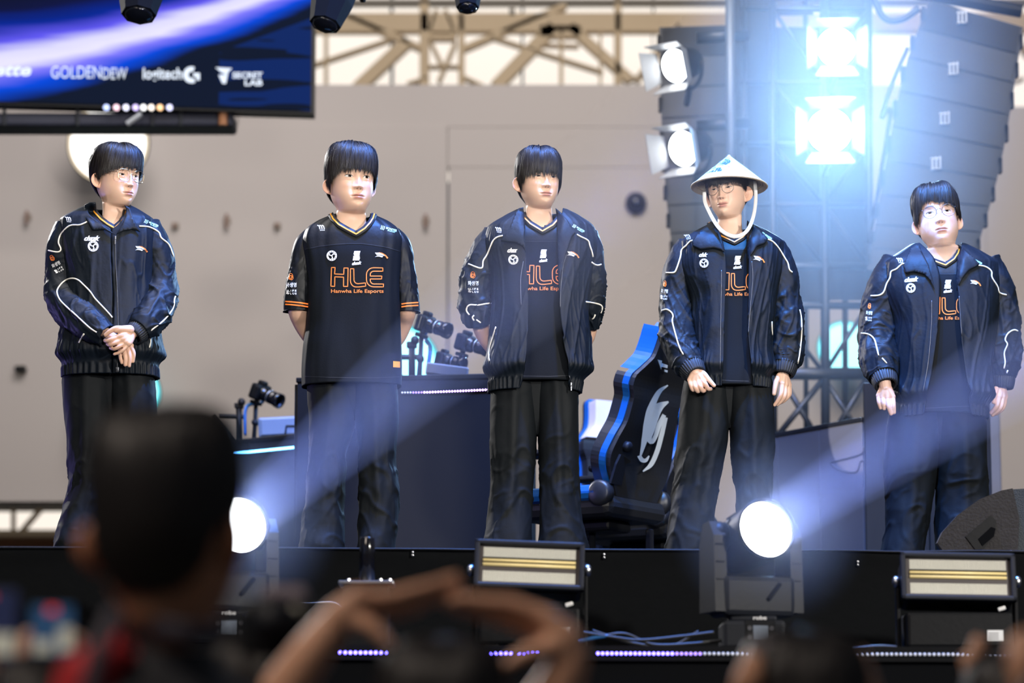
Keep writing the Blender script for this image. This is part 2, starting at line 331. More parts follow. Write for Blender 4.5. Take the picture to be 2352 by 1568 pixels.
# LED tape with separate diodes
def led_strip(name, pts, n, mats, label, r, base_m, group=None, h=.012):
    pts = [Vector(p) for p in pts]; t = thing(name, pts[0], label, 'light strip', group)
    m = MB()
    for a, b in zip(pts, pts[1:]):
        m.box((a+b)/2+Vector((0, .003, 0)), ((b-a).length, .004, h), 0, Matrix.Rotation(-math.atan2(b.z-a.z, b.x-a.x), 3, 'Y') @ Matrix.Rotation(math.atan2(b.y-a.y, math.hypot(b.x-a.x, b.z-a.z)), 3, 'Z'))
    m.build('tape', base_m, t)
    S = np.array([tuple(p) for p in pts]); L = np.concatenate([[0], np.cumsum(np.linalg.norm(np.diff(S, axis=0), axis=1))])
    me = {}
    for k in range(n):
        s = L[-1]*(k+.5)/n; p = np.array([np.interp(s, L, S[:, i]) for i in range(3)])
        mm = mats(k/n)
        if mm.name not in me:
            q = MB(); q.lathe((0, 0, 0), (0, -1, 0), [(0, r), (r*.5, r*.85), (r*.8, r*.4)], 8); o = q.build('diode', mm, None, True); o.parent = t; me[mm.name] = o.data
        else: o = bpy.data.objects.new('diode', me[mm.name]); COL.objects.link(o); o.parent = t
        o.location = Vector(p)-pts[0]
    return t
LB = emat('blue violet diode', (.12, .09, 1.0), 16); LBw = emat('bright blue diode', (.10, .42, 1.0), 16); LP = emat('violet diode', (.55, .35, 1.0), 9); LW = mat('faintly glowing unlit diode', (.75, .76, .8), .3, emit=(.8, .85, 1), es=.25); LPd = emat('dim violet diode', (.4, .25, 1), 3)  # unlit diodes carry a faint glow of their own
def dk(px, dz=-.026):
    a = P(px, 1500, 10.3); Yd = deckY(a.x); a = P(px, 1500, Yd); return Vector((a.x, Yd-.006, DZ+dz))
led_strip('led_strip', [dk(776), dk(892)], 10, lambda s: LB, 'short blue lit LED strip on the deck edge below the short-sleeved player', .0055, MT['black'])
led_strip('led_strip', [dk(1124), dk(1178)], 5, lambda s: LB, 'blue lit LED strip on the deck edge between the raised hands', .0055, MT['black'])
led_strip('led_strip', [dk(1186), dk(1240)], 5, lambda s: LB, 'short blue LED strip on the deck edge under the raised right hand', .005, MT['black'])
led_strip('led_strip', [dk(1368), dk(1730)], 34, lambda s: LB if s < .5 else (LPd if s < .66 else LW), 'long LED strip fading from violet to unlit below the centre moving light', .0052, MT['grey_plastic'])
led_strip('led_strip', [dk(1955), dk(2345)], 36, lambda s: LW, 'unlit LED strip on the deck edge at the right', .005, MT['grey_plastic'])
# ================================================================== desks at the back of the stage
def panel_box(par, name, x0, x1, y0, y1, m, ch=.004):
    k = MB(); k.box(((x0[0]+x1[0])/2, (x0[1]+x1[1])/2, (y0+y1)/2), (1, 1, 1)); return k
def desk(name, A, B, ztop, depth, label, mfront, seams=2, zb=0.0):
    """desk whose front runs from A to B (plan points); separate front panels, end panel and worktop"""
    A, B = Vector((*A, 0)), Vector((*B, 0)); u = (B-A).normalized(); n = Vector((-u.y, u.x, 0)); L = (B-A).length
    t = thing(name, (A+B)/2, label, 'desk')
    R = Matrix((u, n, Vector((0, 0, 1)))).transposed()
    for k in range(seams):
        m = MB(); m.box(A+u*(L*(k+.5)/seams)+Vector((0, 0, (ztop+zb)/2-.01)), (L/seams-.003, .03, ztop-zb-.02), .003, R); m.build('front_panel', mfront, t)
    for s in (0, 1):
        m = MB(); m.box(A+u*(L*s)+n*(depth/2)+Vector((0, 0, (ztop-.03)/2)), (.03, depth, ztop-.03), .003, R); m.build('side_panel', mfront, t)
    m = MB(); m.box((A+B)/2+n*(depth/2-.01)+Vector((0, 0, ztop-.012)), (L+.01, depth+.02, .024), .004, R); m.build('worktop', MT['black'], t)
    return t, u, n
cA, cB = P(684, 868, 14.75), P(1180, 858, 14.55)
CZT = P(690, 868, 14.75).z
desk('player_desk', (cA.x, 14.75), (cB.x, 14.6), CZT, .65, 'tall navy desk between the two middle players with violet LED line', MT['navy_panel'], 1)
lA, lB = P(400, 1015, 16.9), P(760, 996, 16.2)
LZT = P(600, 1004, 16.5).z
desk('player_desk', (lA.x, 16.9), (lB.x, 16.2), LZT, .65, 'navy desk with bright blue LED line left of the short-sleeved player', MT['navy_panel'], 2)
def dline(A, B, px, py, off=.022):
    """point on the desk front under frame column px at row py"""
    r0 = P(px, py, 10); lo, hi = 10., 20.
    for _ in range(60):
        md = (lo+hi)/2; p = P(px, py, md); yl = A[1]+(p.x-A[0])/(B[0]-A[0])*(B[1]-A[1])
        if md < yl: lo = md
        else: hi = md
    p = P(px, py, lo); return Vector((p.x, p.y-off, p.z))
led_strip('led_strip', [dline((cA.x, 14.75), (cB.x, 14.6), x, y) for x, y in ((921, 903), (985, 902), (1060, 899), (1125, 896))], 32, lambda s: LW if s < .1 else (LPd if s < .22 else LP), 'violet LED strip across the tall navy desk', .0045, MT['grey_plastic'])
led_strip('led_strip', [dline((lA.x, 16.9), (lB.x, 16.2), x, y) for x, y in ((505, 1043), (570, 1039), (620, 1034), (680, 1028))], 58, lambda s: LBw, 'bright blue LED strip across the left desk', .006, MT['black'])
# right desk: two faces meeting at a corner and a taller panel beside it
rC = P(1985, 958, 15.7); rL = P(1700, 1002, 16.6)
desk('player_desk', (rL.x, 16.6), (rC.x, 15.7), rC.z, .5, 'grey-topped desk with a diagonal light patch left of the rightmost player', MT['grey_panel'], 3)
t = thing('stage_flat', P(2100, 1300, 15.3), 'tall dark blue panel standing behind the rightmost player', 'panel')
a, b = P(1993, 1340, 15.35), P(2272, 880, 15.4)
for k in range(2):
    m = MB(); w = (b.x-a.x)/2; m.box((a.x+w*(k+.5), 15.4, b.z/2), (w-.003, .04, b.z), .004); m.build('panel', MT['navy_panel'], t)
m = MB(); m.box(((a.x+b.x)/2, 15.55, .05), (b.x-a.x, .3, .1), .01); m.build('foot', MT['black'], t)
t = thing('stage_column', P(2281, 1340, 17.5), 'narrow grey column right of the rightmost player', 'column')
a, b = P(2268, 1345, 17.5), P(2293, 925, 17.5); m = MB(); m.box(((a.x+b.x)/2, 17.5, b.z/2), (b.x-a.x, .1, b.z), .008); m.build('shaft', mat('grey column', srgb(92, 93, 99), .6), t)
m = MB(); m.box(((a.x+b.x)/2, 17.5, .02), (.14, .2, .04), .008); m.build('foot', MT['black'], t)
# ================================================================== stage lights on the deck
def moving_head(loc, pan, tilt, label, emit=True, lens_r=.091):
    """moving-head wash light in its own frame: base, yoke, head aimed by pan and tilt"""
    t = thing('moving_head_light', loc, label, 'stage light', 'moving-head lights on the deck', local=True)
    m = MB(); m.box((0, 0, .05), (.215, .24, .10), .015).box((0, 0, .107), (.16, .16, .02), .008); base = m.build('base', MT['grey_plastic'], t)
    m = MB(); m.box((.02, -.1215, .06), (.10, .004, .075), .0); m.build('display_panel', MT['black'], base)
    m = MB(); m.box((.02, -.124, .058), (.05, .004, .045)); m.build('screen', mat('lcd', (.18, .21, .26), .2), base)
    for sx in (-1, 1):
        for z in (.042, .072):
            m = MB(); m.lathe((.02+sx*.037, -.123, z), (0, -1, 0), [(0, .008), (.004, .008)], 10); m.build('button', MT['grey_panel'], base)
    quad_text('brand_print', 'robe', (-.004, -.1225, .10), (1, 0, 0), (0, 0, 1), .045, .013, MT['white'], base, bold=.02)
    for sx in (-1, 1):
        m = MB(); m.box((sx*.085, -.03, -.0), (.05, .05, .02), .004); m.build('foot', MT['black'], base)
    Rz = Matrix.Rotation(pan, 3, 'Z')
    m = MB()
    m.box((0, 0, .185), (.27, .15, .14), .02, Rz); yoke = m.build('yoke', MT['grey_plastic'], t)
    for sx in (-1, 1):
        m = MB()
        prof = [(-.07, -.02), (.07, -.02), (.065, .215), (.035, .285), (-.02, .29), (-.06, .24)]
        m.prism(prof, Rz @ Vector((sx*.119, 0, .15)), Rz @ Vector((0, 1, 0)), (0, 0, 1), Rz @ Vector((sx, 0, 0)), .045); m.build('yoke_arm', MT['grey_plastic'], t)
        for z in (.24, .30, .36):
            m = MB(); m.box(Rz @ Vector((sx*.142, -.068, z)), (.03, .006, .003), 0, Rz); m.build('vent', MT['black'], yoke)
        m = MB(); m.lathe(Rz @ Vector((sx*.10, 0, .385)), Rz @ Vector((sx, 0, 0)), [(0, .055), (.03, .055), (.06, .045)], 18); m.build('pivot', MT['black'], t, True)
    m = MB(); m.box(Rz @ Vector((.05, -.08, .20)), (.075, .012, .014), .004, Rz @ Matrix.Rotation(-.9, 3, 'Y')); m.build('lock_lever', MT['black_gloss'], yoke)
    d = Rz @ Vector((0, -math.cos(tilt), math.sin(tilt))); c = Vector((0, 0, .385))
    m = MB(); m.lathe(c-d*.16, d, [(0, .05), (.012, .085), (.08, .098), (.16, .100), (.24, .100), (.275, .103), (.30, .106), (.302, .098), (.288, .095)], 40, False)
    head = m.build('head', MT['grey_plastic'], t, True)
    m = MB(); m.lathe(c-d*.161, d, [(0, .051), (.004, .051)], 24); m.build('rear_cap', MT['black'], head)
    for k in range(5):
        ang = -1.0+k*.5; up = Vector((0, 0, 1)); u = d.cross(up).normalized(); w = u.cross(d)
        q = c-d*(.02)+(w*math.cos(ang)+u*math.sin(ang))*.101; m = MB(); m.box(q, (.02, .09, .008), .002, Matrix((u*math.cos(ang)-w*math.sin(ang), d, w*math.cos(ang)+u*math.sin(ang))).transposed()); m.build('cooling_fin', MT['black'], head)
    m = MB(); m.lathe(c+d*.118, d, [(0, lens_r+.006), (.004, lens_r+.002), (.012, lens_r*.6), (.016, lens_r*.1)], 40); m.build('lens', MT['white_lens'] if emit else MT['glass_dark'], head, True)
    return t, Vector(loc)+c+d*.14, d
mh_loc = Vector((P(1724, 1200, 10.75).x, 10.75, DZ))
def haze_cone(name, p, d, r0, half, L, dens, label, color=(.62, .70, 1.0)):
    r1 = r0+L*math.tan(half); m = MB(); m.cyl((0, 0, 0), d*L, r0, r1, 32)
    mt = bpy.data.materials.new('beam haze'); mt.use_nodes = True; nt = mt.node_tree; nt.nodes.clear()
    o = nt.nodes.new('ShaderNodeOutputMaterial'); v = nt.nodes.new('ShaderNodeVolumeScatter'); v.inputs['Color'].default_value = (*color, 1); v.inputs['Density'].default_value = dens; v.inputs['Anisotropy'].default_value = .25
    nt.links.new(v.outputs[0], o.inputs['Volume'])
    ob = m.build(name, mt, None, True, label=label, cat='haze', kind='stuff'); ob.location = p; return ob
def beam(name, p, d, power, half, dens, label, L=5.0, r=.09):
    o = lamp('beam_light', 'AREA', p+d*.012, p+d, power, (.30, .42, 1.0), r*1.9); o.data.shape = 'DISK'; o.data.spread = half*2
    haze_cone(name, p+d*.02, d, r, half, L, dens, label)
t1, lp, ld = moving_head(mh_loc, math.radians(19.5), math.radians(9.7), 'large moving-head light shining at the front right of centre on the deck')
beam('light_beam', lp, ld, .75, math.radians(1.8), .19, 'hazy blue light beam rising to the right from the centre moving light', 4.2)
ml_loc = Vector((P(524, 1200, 10.72).x, 10.72, DZ+.015))
t2, lp2, ld2 = moving_head(ml_loc, math.radians(21), math.radians(8.5), 'moving-head light half hidden behind the dark head in the foreground')
beam('light_beam', lp2, ld2, .55, math.radians(1.7), .16, 'long hazy blue beam crossing the legs of the two middle players', 4.6)

CELL = mat('led strobe cells', (.62, .60, .52), .4, emit=(.85, .82, .70), es=.42, var=.06, nscale=30)
TUBE = mat('amber strobe line', (.65, .52, .24), .35, emit=(.9, .7, .3), es=.35, var=.08, nscale=20)
STICKER = mat('white sticker', (.75, .76, .78), .5, var=.03)
def strobe(px0, px1, pyt, pyb, Y, label, slope):
    """LED strobe panel on a yoke: framed tilted head with a grid of small cells"""
    s = mpp(Y, 1310); W = (px1-px0)*s; H = (pyb-pyt)*s; c = P((px0+px1)/2, (pyt+pyb)/2, Y)
    t = thing('led_strobe_light', (c.x, Y, DZ), label, 'stage light', 'LED strobe panels on the deck', local=True)
    zc = c.z-DZ; R = Matrix.Rotation(slope, 3, 'Y') @ Matrix.Rotation(math.radians(-16), 3, 'X')
    T = lambda x, y, z: Vector((0, 0, zc))+R @ Vector((x, y, z))
    m = MB(); m.box(T(0, .06, 0), (W*.97, .12, H*.97), .02, R); head = m.build('head', MT['black'], t)
    fw = .018
    for (x, z, sx, sz) in [(0, H/2-fw/2, W, fw), (0, -H/2+fw/2, W, fw), (-W/2+fw/2, 0, fw, H), (W/2-fw/2, 0, fw, H)]:
        m = MB(); m.box(T(x, -.012, z), (sx, .03, sz), .005, R); m.build('frame_bar', MT['grey_plastic'], head)
    m = MB(); m.box(T(0, -.004, 0), (W-.03, .006, H-.03), 0, R); m.build('backing', mat('strobe backing', (.06, .05, .05), .5), head)
    cw = W*.84; nx = 62; rows = 10; cs = cw/nx
    for zc0 in (.255, -.235):
        vs = MB(); zz = zc0*H; hh = H*.225; ch_ = hh/rows
        for i in range(nx):
            for j in range(rows): 
                x = -cw/2+(i+.5)*cs; z = zz-hh/2+(j+.5)*ch_; k = .40
                vs.add([T(x-cs*k, -.008, z-ch_*k), T(x+cs*k, -.008, z-ch_*k), T(x+cs*k, -.008, z+ch_*k), T(x-cs*k, -.008, z+ch_*k), T(x, -.0105, z)], [(0, 1, 4), (1, 2, 4), (2, 3, 4), (3, 0, 4)])
        o = vs.build('led_cells', CELL, head); o['kind'] = 'stuff'
    for zl in (.075, -.01):
        m = MB(); m.tube([T(-cw/2, -.012, zl*H+.002), T(cw/2, -.012, zl*H+.002)], H*.030, 10); m.build('xenon_line', TUBE, head, True)
        m = MB(); m.box(T(0, -.010, zl*H+.022*H+.008), (cw, .008, .004), 0, R); m.build('divider', MT['black'], head)
    for sx in (-1, 1):
        m = MB(); m.box((sx*(W/2+.005), .05, zc*.55), (.014, .05, zc*1.0), .004); m.build('yoke_arm', MT['black'], t)
        m = MB(); m.lathe((sx*(W/2-.0), .03, zc-.01), (sx, 0, 0), [(0, .02), (.018, .02), (.024, .012)], 14); m.build('tilt_knob', MT['steel'], t, True)
    m = MB(); m.box((0, .05, .085), (W*.92, .17, .125), .012); body = m.build('base', MT['black'], t)
    m = MB(); m.box((W*.30, -.037, .065), (.055, .003, .037)); st = m.build('sticker', STICKER, body)
    for k in range(4):
        m = MB(); m.box((W*.30-.006, -.0392, .052+.007*k), (.035, .0008, .002)); m.build('print_line', MT['grey_panel'], body)
    for sx in (-1, 1):
        m = MB(); m.box((sx*W*.34, .05, .012), (.05, .16, .024), .005); m.build('foot', MT['black'], t)
    m = MB(); m.box((W*.36, -.04, .158), (.028, .01, .014), .004, Matrix.Rotation(-.3, 3, 'Y')); m.build('latch', MT['white'], body)
    return t
strobe(1089, 1342, 1243, 1360, 10.75, 'LED strobe panel with glowing amber lines at centre stage edge', math.radians(2.2))
strobe(2068, 2332, 1270, 1386, 10.95, 'LED strobe panel with amber lines at the right below the monitor wedge', math.radians(1.0))
# upright pipe on a plate
a = P(843, 1337, 10.85); t = thing('pipe_stand', (a.x, 10.85, DZ), 'short black upright pipe on a steel plate below the short-sleeved player', 'pipe')
top = P(843, 1234, 10.85)
m = MB(); m.lathe((a.x, 10.85, a.z), (0, 0, 1), [(0, .027), (top.z-a.z-.004, .0265), (top.z-a.z, .024)], 24); m.build('tube', MT['black_gloss'], t, True)
m = MB(); m.box((a.x, 10.85, a.z-.006), (.19, .17, .012), .003); m.build('plate', MT['steel'], t)
m = MB(); m.box((a.x, 10.85, (a.z+DZ)/2-.008), (.16, .15, a.z-DZ-.016), .006); m.build('box', MT['black'], t)
for sx in (-.06, .05, .082):
    m = MB(); m.lathe((a.x+sx, 10.775, a.z), (0, 0, 1), [(0, .007), (.006, .006)], 8); m.build('bolt', MT['steel'], t)
# loose cables on the deck
CBL = {'black': MT['cable'], 'white': mat('cream cable', (.6, .52, .42), .5), 'blue': mat('blue cable', (.02, .12, .35), .4)}
def cable(pts, r, col, label, cat='cable'):
    p = smooth_path([tuple(q) for q in pts], 14*len(pts)); V, Fc = tube_mesh(p, r, 7); return obj('cable', V, Fc, CBL[col], None, True, label, cat, 'cables on the light deck')
cable([P(575, 1402, 11.15)-Vector((0, 0, 0)), P(620, 1380, 11.12), P(700, 1384, 11.1), P(770, 1384, 11.1), P(800, 1420, 11.05)], .003, 'white', 'thin cream cable draped along the skirt at the left')
for k, (pts, col, lab) in enumerate([
    ([(1340, 1452), (1400, 1462), (1470, 1470), (1560, 1462), (1640, 1452)], 'black', 'black cable running across the deck left of the centre light'),
    ([(1350, 1470), (1430, 1455), (1500, 1480), (1590, 1478), (1660, 1470)], 'black', 'slack black cable looped low on the deck at centre'),
    ([(1360, 1448), (1450, 1476), (1540, 1484), (1605, 1450)], 'black', 'black cable rising towards the centre moving light'),
    ([(1330, 1472), (1365, 1464), (1396, 1460)], 'blue', 'short blue cable beside the centre strobe panel'),
    ([(1960, 1488), (2020, 1484), (2060, 1486)], 'black', 'thin cable left of the right strobe panel')]):
    cable([Vector((P(x, y, 10.6+.1*(k % 3)).x, 10.6+.1*(k % 3), max(P(x, y, 10.6+.1*(k % 3)).z, DZ+.006))) for x, y in pts], .006, col, lab)
# stage monitor wedge at the right
Y = 12.0
def wpt(px, py): p = P(px, py, Y); return (p.x, p.z)
ol = [(2153, 1246), (2164, 1222), (2200, 1182), (2250, 1146), (2300, 1126), (2326, 1121), (2341, 1190), (2338, 1270), (2332, 1352), (2182, 1352)]
t = thing('monitor_wedge', (P(2250, 1352, Y).x, Y, 0), 'scuffed dark floor monitor wedge at the right edge of the stage', 'speaker')
WED = mat('scuffed wedge paint', (.020, .018, .020), .6, spec=.25, var=.45, nscale=24, bump=.25, bscale=90)
zmin = min(wpt(*q)[1] for q in ol); poly = [(x, max(z, .005)) for x, z in (wpt(*q) for q in ol)]
m = MB(); m.prism(poly, (0, Y, 0), (1, 0, 0), (0, 0, 1), (0, 1, 0), .05); m.build('side_panel', WED, t)
m = MB(); x0, z0 = wpt(2328, 1123); m.prism([(x0-.002, z0), (x0+.35, z0+.02), (x0+.35, .005), (x0-.05, .005)], (0, Y+.004, 0), (1, 0, 0), (0, 0, 1), (0, 1, 0), .55); m.build('cabinet', mat('wedge grille', (.012, .02, .03), .5, bump=.4, bscale=220), t)
m = MB(); hl = [(2217, 1232), (2275, 1183), (2288, 1196), (2284, 1228), (2258, 1262), (2240, 1262)]; m.prism([wpt(*q) for q in hl], (0, Y-.006, 0), (1, 0, 0), (0, 0, 1), (0, 1, 0), .02); hd = m.build('handle', MT['black'], t)
m = MB(); hl = [(2246, 1238), (2276, 1210), (2286, 1214), (2282, 1232), (2256, 1254)]; m.prism([wpt(*q) for q in hl], (0, Y-.009, 0), (1, 0, 0), (0, 0, 1), (0, 1, 0), .02); m.build('grip_hole', MT['black_matte'], hd)
m = MB(); m.lathe(P(2322, 1270, Y-.001), (0, -1, 0), [(0, .012), (.008, .01)], 12); m.build('bolt', MT['steel'], t)

# ================================================================== line arrays, tower and fixtures
ARR = mat('line array cabinet', (.018, .020, .026), .6, var=.15, nscale=8, bump=.15, bscale=120)
def line_array(name, Lp, Rp, n, Y, depth, label, skew=0.0, mount=None):
    Ls = smooth_path([(x, y, 0) for x, y in Lp], n+1); Rs = smooth_path([(x, y, 0) for x, y in Rp], n+1)
    t = thing(name, P((Lp[-1][0]+Rp[-1][0])/2, Lp[-1][1], Y), label, 'speaker array', 'hanging line arrays')
    for k in range(n):
        q = [P(*Ls[k][:2], Y), P(*Rs[k][:2], Y), P(*(Rs[k+1][:2]), Y), P(*(Ls[k+1][:2]), Y)]
        g = .006; c = sum(q, Vector())/4; q = [c+(p-c)*(1-g/((p-c).length)) for p in q]; B = Vector((0, depth, 0))
        m = MB(); inset = [c+(p-c)*.86+B for p in q]
        m.add(q+inset, [(0, 1, 2, 3), (7, 6, 5, 4), (0, 4, 5, 1), (1, 5, 6, 2), (2, 6, 7, 3), (3, 7, 4, 0)]); cab = m.build('cabinet', ARR, t)
        m = MB(); gq = [c+(p-c)*.93+Vector((0, -.006, 0)) for p in q]; m.add(gq+[p+Vector((0, .01, 0)) for p in gq], [(0, 1, 2, 3), (0, 4, 5, 1), (1, 5, 6, 2), (2, 6, 7, 3), (3, 7, 4, 0)]); m.build('grille', mat('array grille', (.012, .014, .02), .7, bump=.6, bscale=300) if k == 0 and 'g' not in MT else MT.get('g', ARR), cab)
        for sx, e0, e1 in ((0, 0, 3), (1, 1, 2)):
            pm = (q[e0]+q[e1])/2; m = MB(); m.box(pm+Vector((0, .03, 0)), (.025, .06, (q[e0]-q[e1]).length*.5), .004); m.build('rigging_plate', MT['grey_plastic'], cab)
    return t
RYA = 17.6
line_array('line_array', [(2132, 0), (2078, 150), (2040, 330), (2010, 500), (1990, 620)], [(2352, 62), (2330, 210), (2300, 380), (2262, 520), (2225, 640)], 9, RYA, .45, 'large curved line array of black speaker cabinets at the upper right')
m = MB(); a, b = P(2085, -10, RYA), P(2360, 40, RYA); m.cyl(a+Vector((0, .2, .09)), b+Vector((0, .2, .09)), .04, n=10)
fb = m.build('flying_bar', MT['black'], None, label='black flying bar above the large line array', cat='bar')
for px, py in [(2210, 40), (2190, 158), (2170, 272), (2150, 375)]:
    c = P(px, py, RYA-.02); t = thing('rigging_bracket', c, None, None)
    tag(t, {40: 'topmost pale rigging bracket on the large line array', 158: 'second pale rigging bracket from the top on the large line array', 272: 'third pale rigging bracket down the large line array', 375: 'lowest pale rigging bracket on the large line array'}[py], 'bracket', 'rigging brackets on the line array')
    for k in (-1, 0, 1):
        m = MB(); m.box(c+Vector((k*.022, 0, .004*k)), (.009, .03, .07), .002); m.build('bar', MT['alu'], t)
    for s in (-1, 1):
        m = MB(); m.box(c+Vector((0, .008, s*.03)), (.06, .012, .008), .002); m.build('plate', MT['alu'], t)
line_array('line_array', [(1512, 62), (1516, 250), (1526, 430), (1545, 600)], [(1700, 56), (1700, 240), (1704, 420), (1712, 590)], 8, 18.6, .45, 'narrower line array of black cabinets hanging left of the light tower')
# tower: black ground-support truss with cladding cloth
TY = 17.9
tw = thing('truss_tower', (P(1850, 1340, TY).x, TY, 0), 'tall black lighting tower with cross-braced base behind the players', 'tower')
TWM = mat('black truss tube', (.03, .033, .04), .35, .6)
def bar(px0, py0, px1, py1, w, Y=TY, name='truss_tube', m=None, par=None):
    a, b = P(px0, py0, Y), P(px1, py1, Y); k = MB(); k.cyl(a, b, w*mpp(Y)/2, n=10); return k.build(name, m or TWM, par or tw, True)
zt = -60
for px, w in ((1708, 14), (1774, 18), (1893, 22), (1994, 20)): bar(px, zt, px+4, 1345, w)
for px, w in ((1740, 10), (1850, 12), (1940, 14)): bar(px, zt, px+2, 1345, w, TY+.7)
for py in (20, 190, 330, 470, 610, 700, 858): bar(1700, py, 2000, py+2, 18 if py > 600 else 12)
bar(1700, 858, 2000, 858, 30)
for k, (y0, y1) in enumerate([(20, 190), (190, 330), (330, 470), (470, 610), (700, 858)]):
    bar(1774, y0, 1893, y1, 10); bar(1893, y0 if k % 2 else y1, 1994, y1 if k % 2 else y0, 10)
bar(1798, 872, 1880, 1010, 14); bar(1890, 872, 1770, 1020, 14); bar(1905, 1010, 1990, 870, 14); bar(1900, 880, 1985, 1010, 12); bar(1774, 1010, 1994, 1012, 14)
bar(1676, -60, 1680, 560, 22, TY-.25, 'lit_pipe', mat('pale pipe', (.10, .115, .14), .4, .3))
CL = mat('black cladding cloth', (.012, .014, .018), .9, bump=.2, bscale=20)
for (x0, x1, y0, y1) in [(1694, 1775, -60, 850), (1776, 1890, 62, 700), (1894, 1992, 66, 690), (1776, 1890, -60, 2), (1780, 1868, 14, 36), (1896, 1996, -60, 64), (1780, 1992, 590, 640)]:
    a, b = P(x0, y1, TY+.35), P(x1, y0, TY+.35); xs = np.linspace(a.x, b.x, 40); zs = np.linspace(a.z, b.z, 12); X, Z = np.meshgrid(xs, zs)
    V = np.stack([X, TY+.35+.02*pn(X*7, Z*.5, x0), Z], -1).reshape(-1, 3); obj('cladding', V, grid_faces(12, 40, False), CL, tw, True)
# lighting fixtures with barn doors
BD = mat('barn door metal', (.35, .36, .38), .45, .5, var=.1)
HOT = emat('fresnel glow', (.80, .90, 1.0), 60); HOT2 = emat('fresnel glow side', (.93, .97, 1.0), 8)
def fresnel(px, py, Y, aim, rpx, label, hot, power, open_=.55, dl=1.0):
    c = P(px, py, Y); d = (Vector(aim)-c).normalized(); r = rpx*mpp(Y)
    t = thing('barn_door_lamp', c, label, 'stage lamp', 'barn-door lamps on the tower')
    m = MB(); m.lathe(c-d*(r*2.2), d, [(0, r*.5), (r*.3, r*.85), (r*1.2, r*1.0), (r*2.1, r*1.06), (r*2.2, r*1.0)], 28, False); m.build('housing', MT['black'], t, True)
    m = MB(); m.lathe(c-d*(r*.25), d, [(0, r*.99), (r*.10, r*.6), (r*.14, r*.1)], 28); m.build('lens', hot, t, True)
    up = Vector((0, 0, 1)); u = d.cross(up).normalized(); w = u.cross(d)
    for a, b, L in ((u, w, 1.25), (-u, w, 1.25), (w, u, 1.1), (-w, u, 1.1)):
        p0 = c+a*r*1.02; e = (d*math.cos(open_)+a*math.sin(open_))*r*L*dl
        m = MB(); q = [p0-b*r*.85, p0+b*r*.85, p0+e+b*r*1.15, p0+e-b*r*1.15]; th = (d*math.sin(open_)-a*math.cos(open_))*-.004
        m.add(q+[p+th for p in q], [(0, 1, 2, 3), (7, 6, 5, 4), (0, 4, 5, 1), (1, 5, 6, 2), (2, 6, 7, 3), (3, 7, 4, 0)]); m.build('barn_door', BD, t)
    m = MB(); pp = [c-d*r*1.2+u*r*1.15*math.cos(a)-w*r*1.5*math.sin(a) for a in np.linspace(0, math.pi, 15)]; m.tube(pp, .012, 8); m.build('yoke', MT['black'], t, True)
    m = MB(); m.cyl(c-d*r*1.2-w*r*1.45, c-d*r*1.2-w*r*1.45+Vector((0, .3, -.02)), .02, n=10); m.build('clamp', MT['grey_plastic'], t)
    if power:
        l = lamp('fresnel_light', 'SPOT', c+d*(r*.25), c+d*2, power, (.30, .58, 1.0), r*.5, 165, .3)
    return t
camp = Vector((0, 0, CZ))
fresnel(1922, 108, TY-.45, (1.2, 0, -.6), 44, 'blinding upper barn-door lamp on the tower facing the crowd', HOT, 430, .9, .55)
fresnel(1906, 300, TY-.45, (.8, 0, -.6), 50, 'blinding lower barn-door lamp on the tower facing the crowd', HOT, 560, .9, .55)
fresnel(1548, 152, TY-.4, (-5.2, 9.5, 0), 40, 'upper barn-door lamp turned left beside the narrower line array', HOT2, 0, .35)
fresnel(1566, 342, TY-.4, (-5.0, 9.5, 0), 42, 'lower barn-door lamp turned left beside the narrower line array', HOT2, 0, .35)
for py in (88, 290):
    m = MB(); m.cyl(P(1600, py, TY-.1), P(1720, py-8, TY-.1), .035, n=10); m.build('outrigger_pipe', TWM, tw, True)
cable2 = [P(2000, -20, TY-.3), P(2030, 40, TY-.3), P(2070, 45, TY-.3), P(2110, 20, TY-.3)]
V, Fc = tube_mesh(smooth_path([tuple(q) for q in cable2], 30), .02, 8); obj('cable', V, Fc, MT['cable'], None, True, 'thick black cable looping from tower to the large line array', 'cable')
cable3 = [P(2085, 110, TY-.2), P(2050, 190, TY-.2), P(2025, 270, TY-.2), P(2045, 255, TY-.2), P(2020, 420, TY-.2), P(1995, 560, TY-.2)]
V, Fc = tube_mesh(smooth_path([tuple(q) for q in cable3], 50), .012, 8); obj('cable', V, Fc, MT['cable'], None, True, 'thin cable hanging along the inner edge of the large line array', 'cable')
